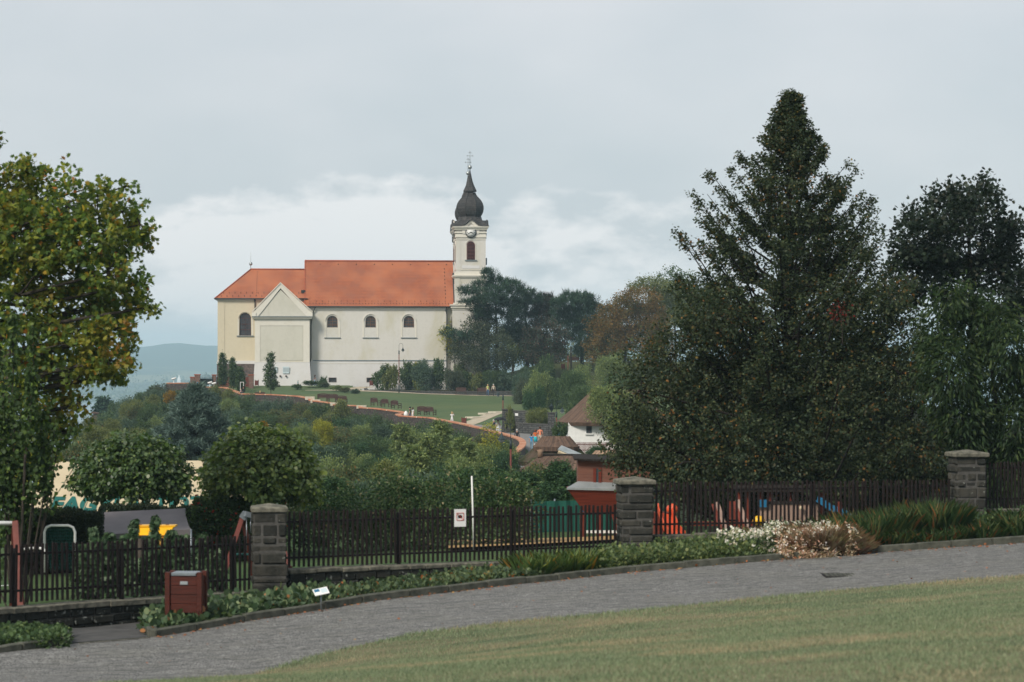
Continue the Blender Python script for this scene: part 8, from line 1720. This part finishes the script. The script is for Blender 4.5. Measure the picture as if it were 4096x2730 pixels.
# white flowers and the pinkish grass mound
def flowers(px0, px1, py0, py1, Yf, n, label, size, seed, stemmat='lf_lime_bed'):
    r = np.random.default_rng(seed); px = r.uniform(px0, px1, n); py = r.uniform(py0, py1, n); Yv = Yf+r.normal(0, .25, n); X = (px-2048)/F*Yv; Z = (HZ-py)/F*Yv; C_ = np.stack([X, Yv, Z], 1); b = C_.mean(0); zb = gz1(b[0], b[1]); root = empty('flower_plant', (b[0], b[1], zb), label, 'flowers')
    q = np.repeat(np.arange(n), 7); pos = C_[q]+r.normal(0, .028, (n*7, 3))-np.array([b[0], b[1], zb]); me = polymesh('blossoms', place_leaves(pos, unit(n*7, r), size, 'round', .5, .4, r), 6, M['petal']); link(bpy.data.objects.new('blossoms', me), root)
    m_ = n*26; q = r.integers(0, n, m_); tt_ = r.random(m_)[:, None]; top_ = C_[q]-np.array([b[0], b[1], zb]); bot_ = top_*np.array([.85, .9, .0]); pos = top_*(tt_)+bot_*(1-tt_)+r.normal(0, .06, (m_, 3)); me = polymesh('leaves', place_leaves(pos, unit(m_, r)+np.array([0, 0, .5]), .085, 'long', .5, .4, r), 6, M[stemmat]); link(bpy.data.objects.new('leaves', me), root); return root
flowers(2870, 3200, 2120, 2225, 56.6, 420, 'white-flowering bush left of the pinkish grass mound', .06, 41, 'lf_a'); flowers(2960, 3060, 2195, 2230, 56.5, 36, 'low cluster of white blossoms near the kerb', .045, 44, 'lf_a'); flowers(3060, 3330, 2090, 2160, 57.6, 300, 'tall white flowers along the wall behind the pinkish grass', .045, 42, 'lf_bed'); flowers(3110, 3430, 2110, 2245, 55.75, 300, 'fine white blossoms scattered over the pinkish grass mound', .04, 43, 'bl_pink')
c = P(3275, 2240, 56.1); bl = [(c.x+rz_.gauss(0, .13), c.y+rz_.gauss(0, .16), gz1(c.x, c.y)+.0) for _ in range(18)]
blades('seed_grass', bl, 260, .80, M['bl_pink'], 'pinkish-brown feathery grass mound spilling over the kerb', 'grass clump', 50, .36, .95, .35)
c2 = P(3150, 2180, 58.4); blades('seed_grass', [(c2.x+rz_.gauss(0, .4), c2.y+rz_.gauss(0, .15), gz1(c2.x, c2.y)) for _ in range(16)], 150, .62, M['bl_pink'], 'pale pinkish grass behind the white-flowering bush', 'grass clump', 51, .2, .8, .42)
c3 = P(3400, 2260, 55.9); blades('seed_grass', [(c3.x+rz_.gauss(0, .1), c3.y+rz_.gauss(0, .1), gz1(c3.x, c3.y)) for _ in range(8)], 160, .5, M['bl_pink'], 'small straw-coloured grass tuft hanging onto the road at the right end of the mound', 'grass clump', 52, .15, 1.1, .42)
# creeper on top of the walls
def fallen(name, n, seed, pxr, yr, mat, size, label):
    r = np.random.default_rng(seed); 
    pos = []
    for i in range(n):
        px = r.uniform(*pxr); ky, _ = bed_line(px); y = ky-abs(r.normal(0, yr))-.18; pos.append((XX(px, y), y, 0))
    pos = np.array(pos); pos[:, 2] = G1(pos[:, 0], pos[:, 1])+.03; d = unit(n, r); d[:, 2] *= .2; o = link(bpy.data.objects.new(name, polymesh(name, place_leaves(pos, d, size, 'round', .2, 2.0, r), 6, mat))); return tag(o, label, 'fallen leaves', None, 'stuff')
M['lf_fallen'] = foliage('fallen_leaf', [(3, (.30, .10, .035)), (3, (.22, .08, .03)), (1, (.34, .20, .06))], trans=.1)
fallen('fallen_leaves', 420, 61, (620, 4300), .35, M['lf_fallen'], .06, 'orange leaves fallen along the kerb of the cobbled road')
fallen('fallen_leaves', 90, 62, (100, 4200), 4.5, M['lf_fallen'], .05, 'few scattered leaves on the cobbles and lawn edge')
# foreground lawn blades (only the part the picture and a step to the side can see)
r = np.random.default_rng(70); n = 330000; y = 19+(r.random(n)**.85)*27; hw2 = .26*y; x = r.uniform(-1, 1, n)*hw2+.5; ye = np.interp(x, [q_[0] for q_ in ROADN], [q_[1] for q_ in ROADN]); k = y < ye+.16+.05*np.sin(x*3.1); x = x[k]; y = y[k]; n = len(x); z = G1(x, y)+.02
pos = np.stack([x, y, z], 1); d = r.normal(0, .45, (n, 3)); d[:, 2] = 1; nz_ = .5+.5*np.sin(x*1.7+y*.9)*np.sin(y*1.3-x*.6); edge = np.clip(1-(np.interp(x, [q_[0] for q_ in ROADN], [q_[1] for q_ in ROADN])-y)/1.2, 0, 1); L_ = .042*(1+.5*nz_)+.05*edge*r.random(n)
T = np.array([(-.09, 0, 0), (.09, 0, 0), (0, 1, 0)]); d /= np.linalg.norm(d, axis=1)[:, None]; nn = r.normal(0, 1, (n, 3)); xx = np.cross(d, nn); xx /= np.linalg.norm(xx, axis=1)[:, None]; V = pos[:, None]+L_[:, None, None]*(T[None, :, 0, None]*xx[:, None]+T[None, :, 1, None]*d[:, None])
tag(link(bpy.data.objects.new('lawn_grass', polymesh('lawn_grass', V.reshape(-1, 3), 3, M['bl_lawn']))), 'short dry grass blades of the foreground lawn', 'grass', None, 'stuff')
# ------------------------------------------------------------------ air
mb = MB(); mb.bb(-7300, 7300, -3300, 9700, -84.5, 110)
hz_m = newmat('haze_air'); t = NT(hz_m); v = t.n('ShaderNodeVolumePrincipled'); v.inputs['Color'].default_value = (.60, .86, 1.0, 1); v.inputs['Density'].default_value = .00016; v.inputs['Anisotropy'].default_value = -.15
o_ = t.n('ShaderNodeOutputMaterial'); t.l(v.outputs[0], o_.inputs['Volume'])
o = mb.build('haze', hz_m); tag(o, 'pale blue haze in the air over the lake and hills', 'haze', None, 'stuff')
# ------------------------------------------------------------------ labels of the slope shrubs: name each by landmark, tier and order
marks = [(330, 'under the hazy wood edge'), (480, 'left of the parapet end'), (640, 'below the far end of the parapet'), (800, 'beneath the iron gate'), (960, 'beneath the cream choir'), (1120, 'beneath the gabled wing'), (1290, 'beneath the basement windows'), (1440, 'beneath the three joined benches'), (1600, 'beneath the wall bay'), (1760, 'beneath the woman in white'), (1900, 'within the bend of the terracotta wall'), (2050, 'at the low end of the terracotta wall'), (2200, 'left of the play tower'), (2330, 'beside the play tower')]
bpy.context.view_layer.update()
bag = {}
for o in bpy.data.objects:
    g = o.get('group')
    if o.name.startswith('shrub') and o.parent is None and g and ('shrubs' in g):
        px = o.location.x/o.location.y*F+2048; py = HZ-o.location.z/o.location.y*F; at = min(marks, key=lambda m: abs(m[0]-px))[1]; foot = 'against' in g
        tier = 'hugging the wall' if foot else 'high up' if py < 1700 else 'midway down' if py < 1850 else 'low down'
        tone = o['label'].split(' shrub')[0]; bag.setdefault((tone, tier, at), []).append((px, o)); o['group'] = 'shrubs of the thicket below the parapet'
for (tone, tier, at), L_ in bag.items():
    L_.sort(key=lambda q: q[0]); n = len(L_)
    for i, (_, o) in enumerate(L_):
        pre = '' if n == 1 else ['left', 'right'][i]+' of two, ' if n == 2 else ['first', 'second', 'third', 'fourth', 'fifth', 'sixth', 'seventh', 'eighth', 'ninth', 'tenth'][min(i, 9)]+' of %d, ' % n
        o['label'] = '%s%s shrub %s %s' % (pre, tone, tier, at)
bag = {}
for o in bpy.data.objects:
    if o.get('group') == 'wood edge trees far left above the lake': bag.setdefault(0, []).append((o.location.x/o.location.y, o))
for i, (_, o) in enumerate(sorted(bag.get(0, []), key=lambda q: q[0])):
    o['label'] = '%s tree from the left in the hazy wood edge above the lake' % ['first', 'second', 'third', 'fourth', 'fifth', 'sixth', 'seventh', 'eighth', 'ninth', 'tenth'][i]

# ------------------------------------------------------------------ separate pieces become parts of their own
def split_pieces(o, eps=.012):
    me = o.data; n = len(me.vertices); par = list(range(n))
    def find(i):
        while par[i] != i: par[i] = par[par[i]]; i = par[i]
        return i
    for e in me.edges:
        a, b = find(e.vertices[0]), find(e.vertices[1])
        if a != b: par[a] = b
    comp = {}
    for i in range(n): comp.setdefault(find(i), []).append(i)
    cl_ = []
    for c in comp.values():
        co = np.array([me.vertices[i].co[:] for i in c]); cl_.append([co.min(0)-eps, co.max(0)+eps, set(c)])
    ch = True
    while ch:
        ch = False; out_ = []
        while cl_:
            a = cl_.pop(); j = 0
            while j < len(cl_):
                b = cl_[j]
                if (a[0] <= b[1]).all() and (b[0] <= a[1]).all(): a = [np.minimum(a[0], b[0]), np.maximum(a[1], b[1]), a[2] | b[2]]; cl_.pop(j); ch = True
                else: j += 1
            out_.append(a)
        cl_ = out_
    if len(cl_) < 2: return
    for c in cl_[1:]:
        bm = bmesh.new(); bm.from_mesh(me); bm.verts.ensure_lookup_table(); bmesh.ops.delete(bm, geom=[v for v in bm.verts if v.index not in c[2]], context='VERTS'); m2 = bpy.data.meshes.new(me.name); bm.to_mesh(m2); bm.free()
        for m_ in me.materials: m2.materials.append(m_)
        q = bpy.data.objects.new(o.name.split('.')[0], m2); COL.objects.link(q); q.parent = o.parent; q.matrix_local = o.matrix_local.copy()
    bm = bmesh.new(); bm.from_mesh(me); bm.verts.ensure_lookup_table(); bmesh.ops.delete(bm, geom=[v for v in bm.verts if v.index not in cl_[0][2]], context='VERTS'); bm.to_mesh(me); bm.free()
for o in list(bpy.data.objects):
    if o.type != 'MESH' or o.parent is None: continue
    root = o
    while root.parent: root = root.parent
    nm = o.name.split('.')[0]
    if root == church:
        if nm == 'snow_guard' and o.parent.name.startswith('choir'): o['kind'] = 'stuff'; continue
        if nm in ('cornice', 'pilaster', 'wall_panel', 'snow_guard', 'facade_gable', 'pedestal', 'verge_tiles', 'string_course', 'window_surround', 'flashing', 'gutter', 'choir_plinth'): split_pieces(o)
    elif root.name.startswith(('play', 'climbing', 'swing', 'slide', 'thatched', 'canopy', 'litter', 'goal')) and nm in ('leaning_boards', 'post', 'blue_panel', 'porthole', 'foot', 'chain', 'steel_joint', 'cabin', 'handle'): split_pieces(o)
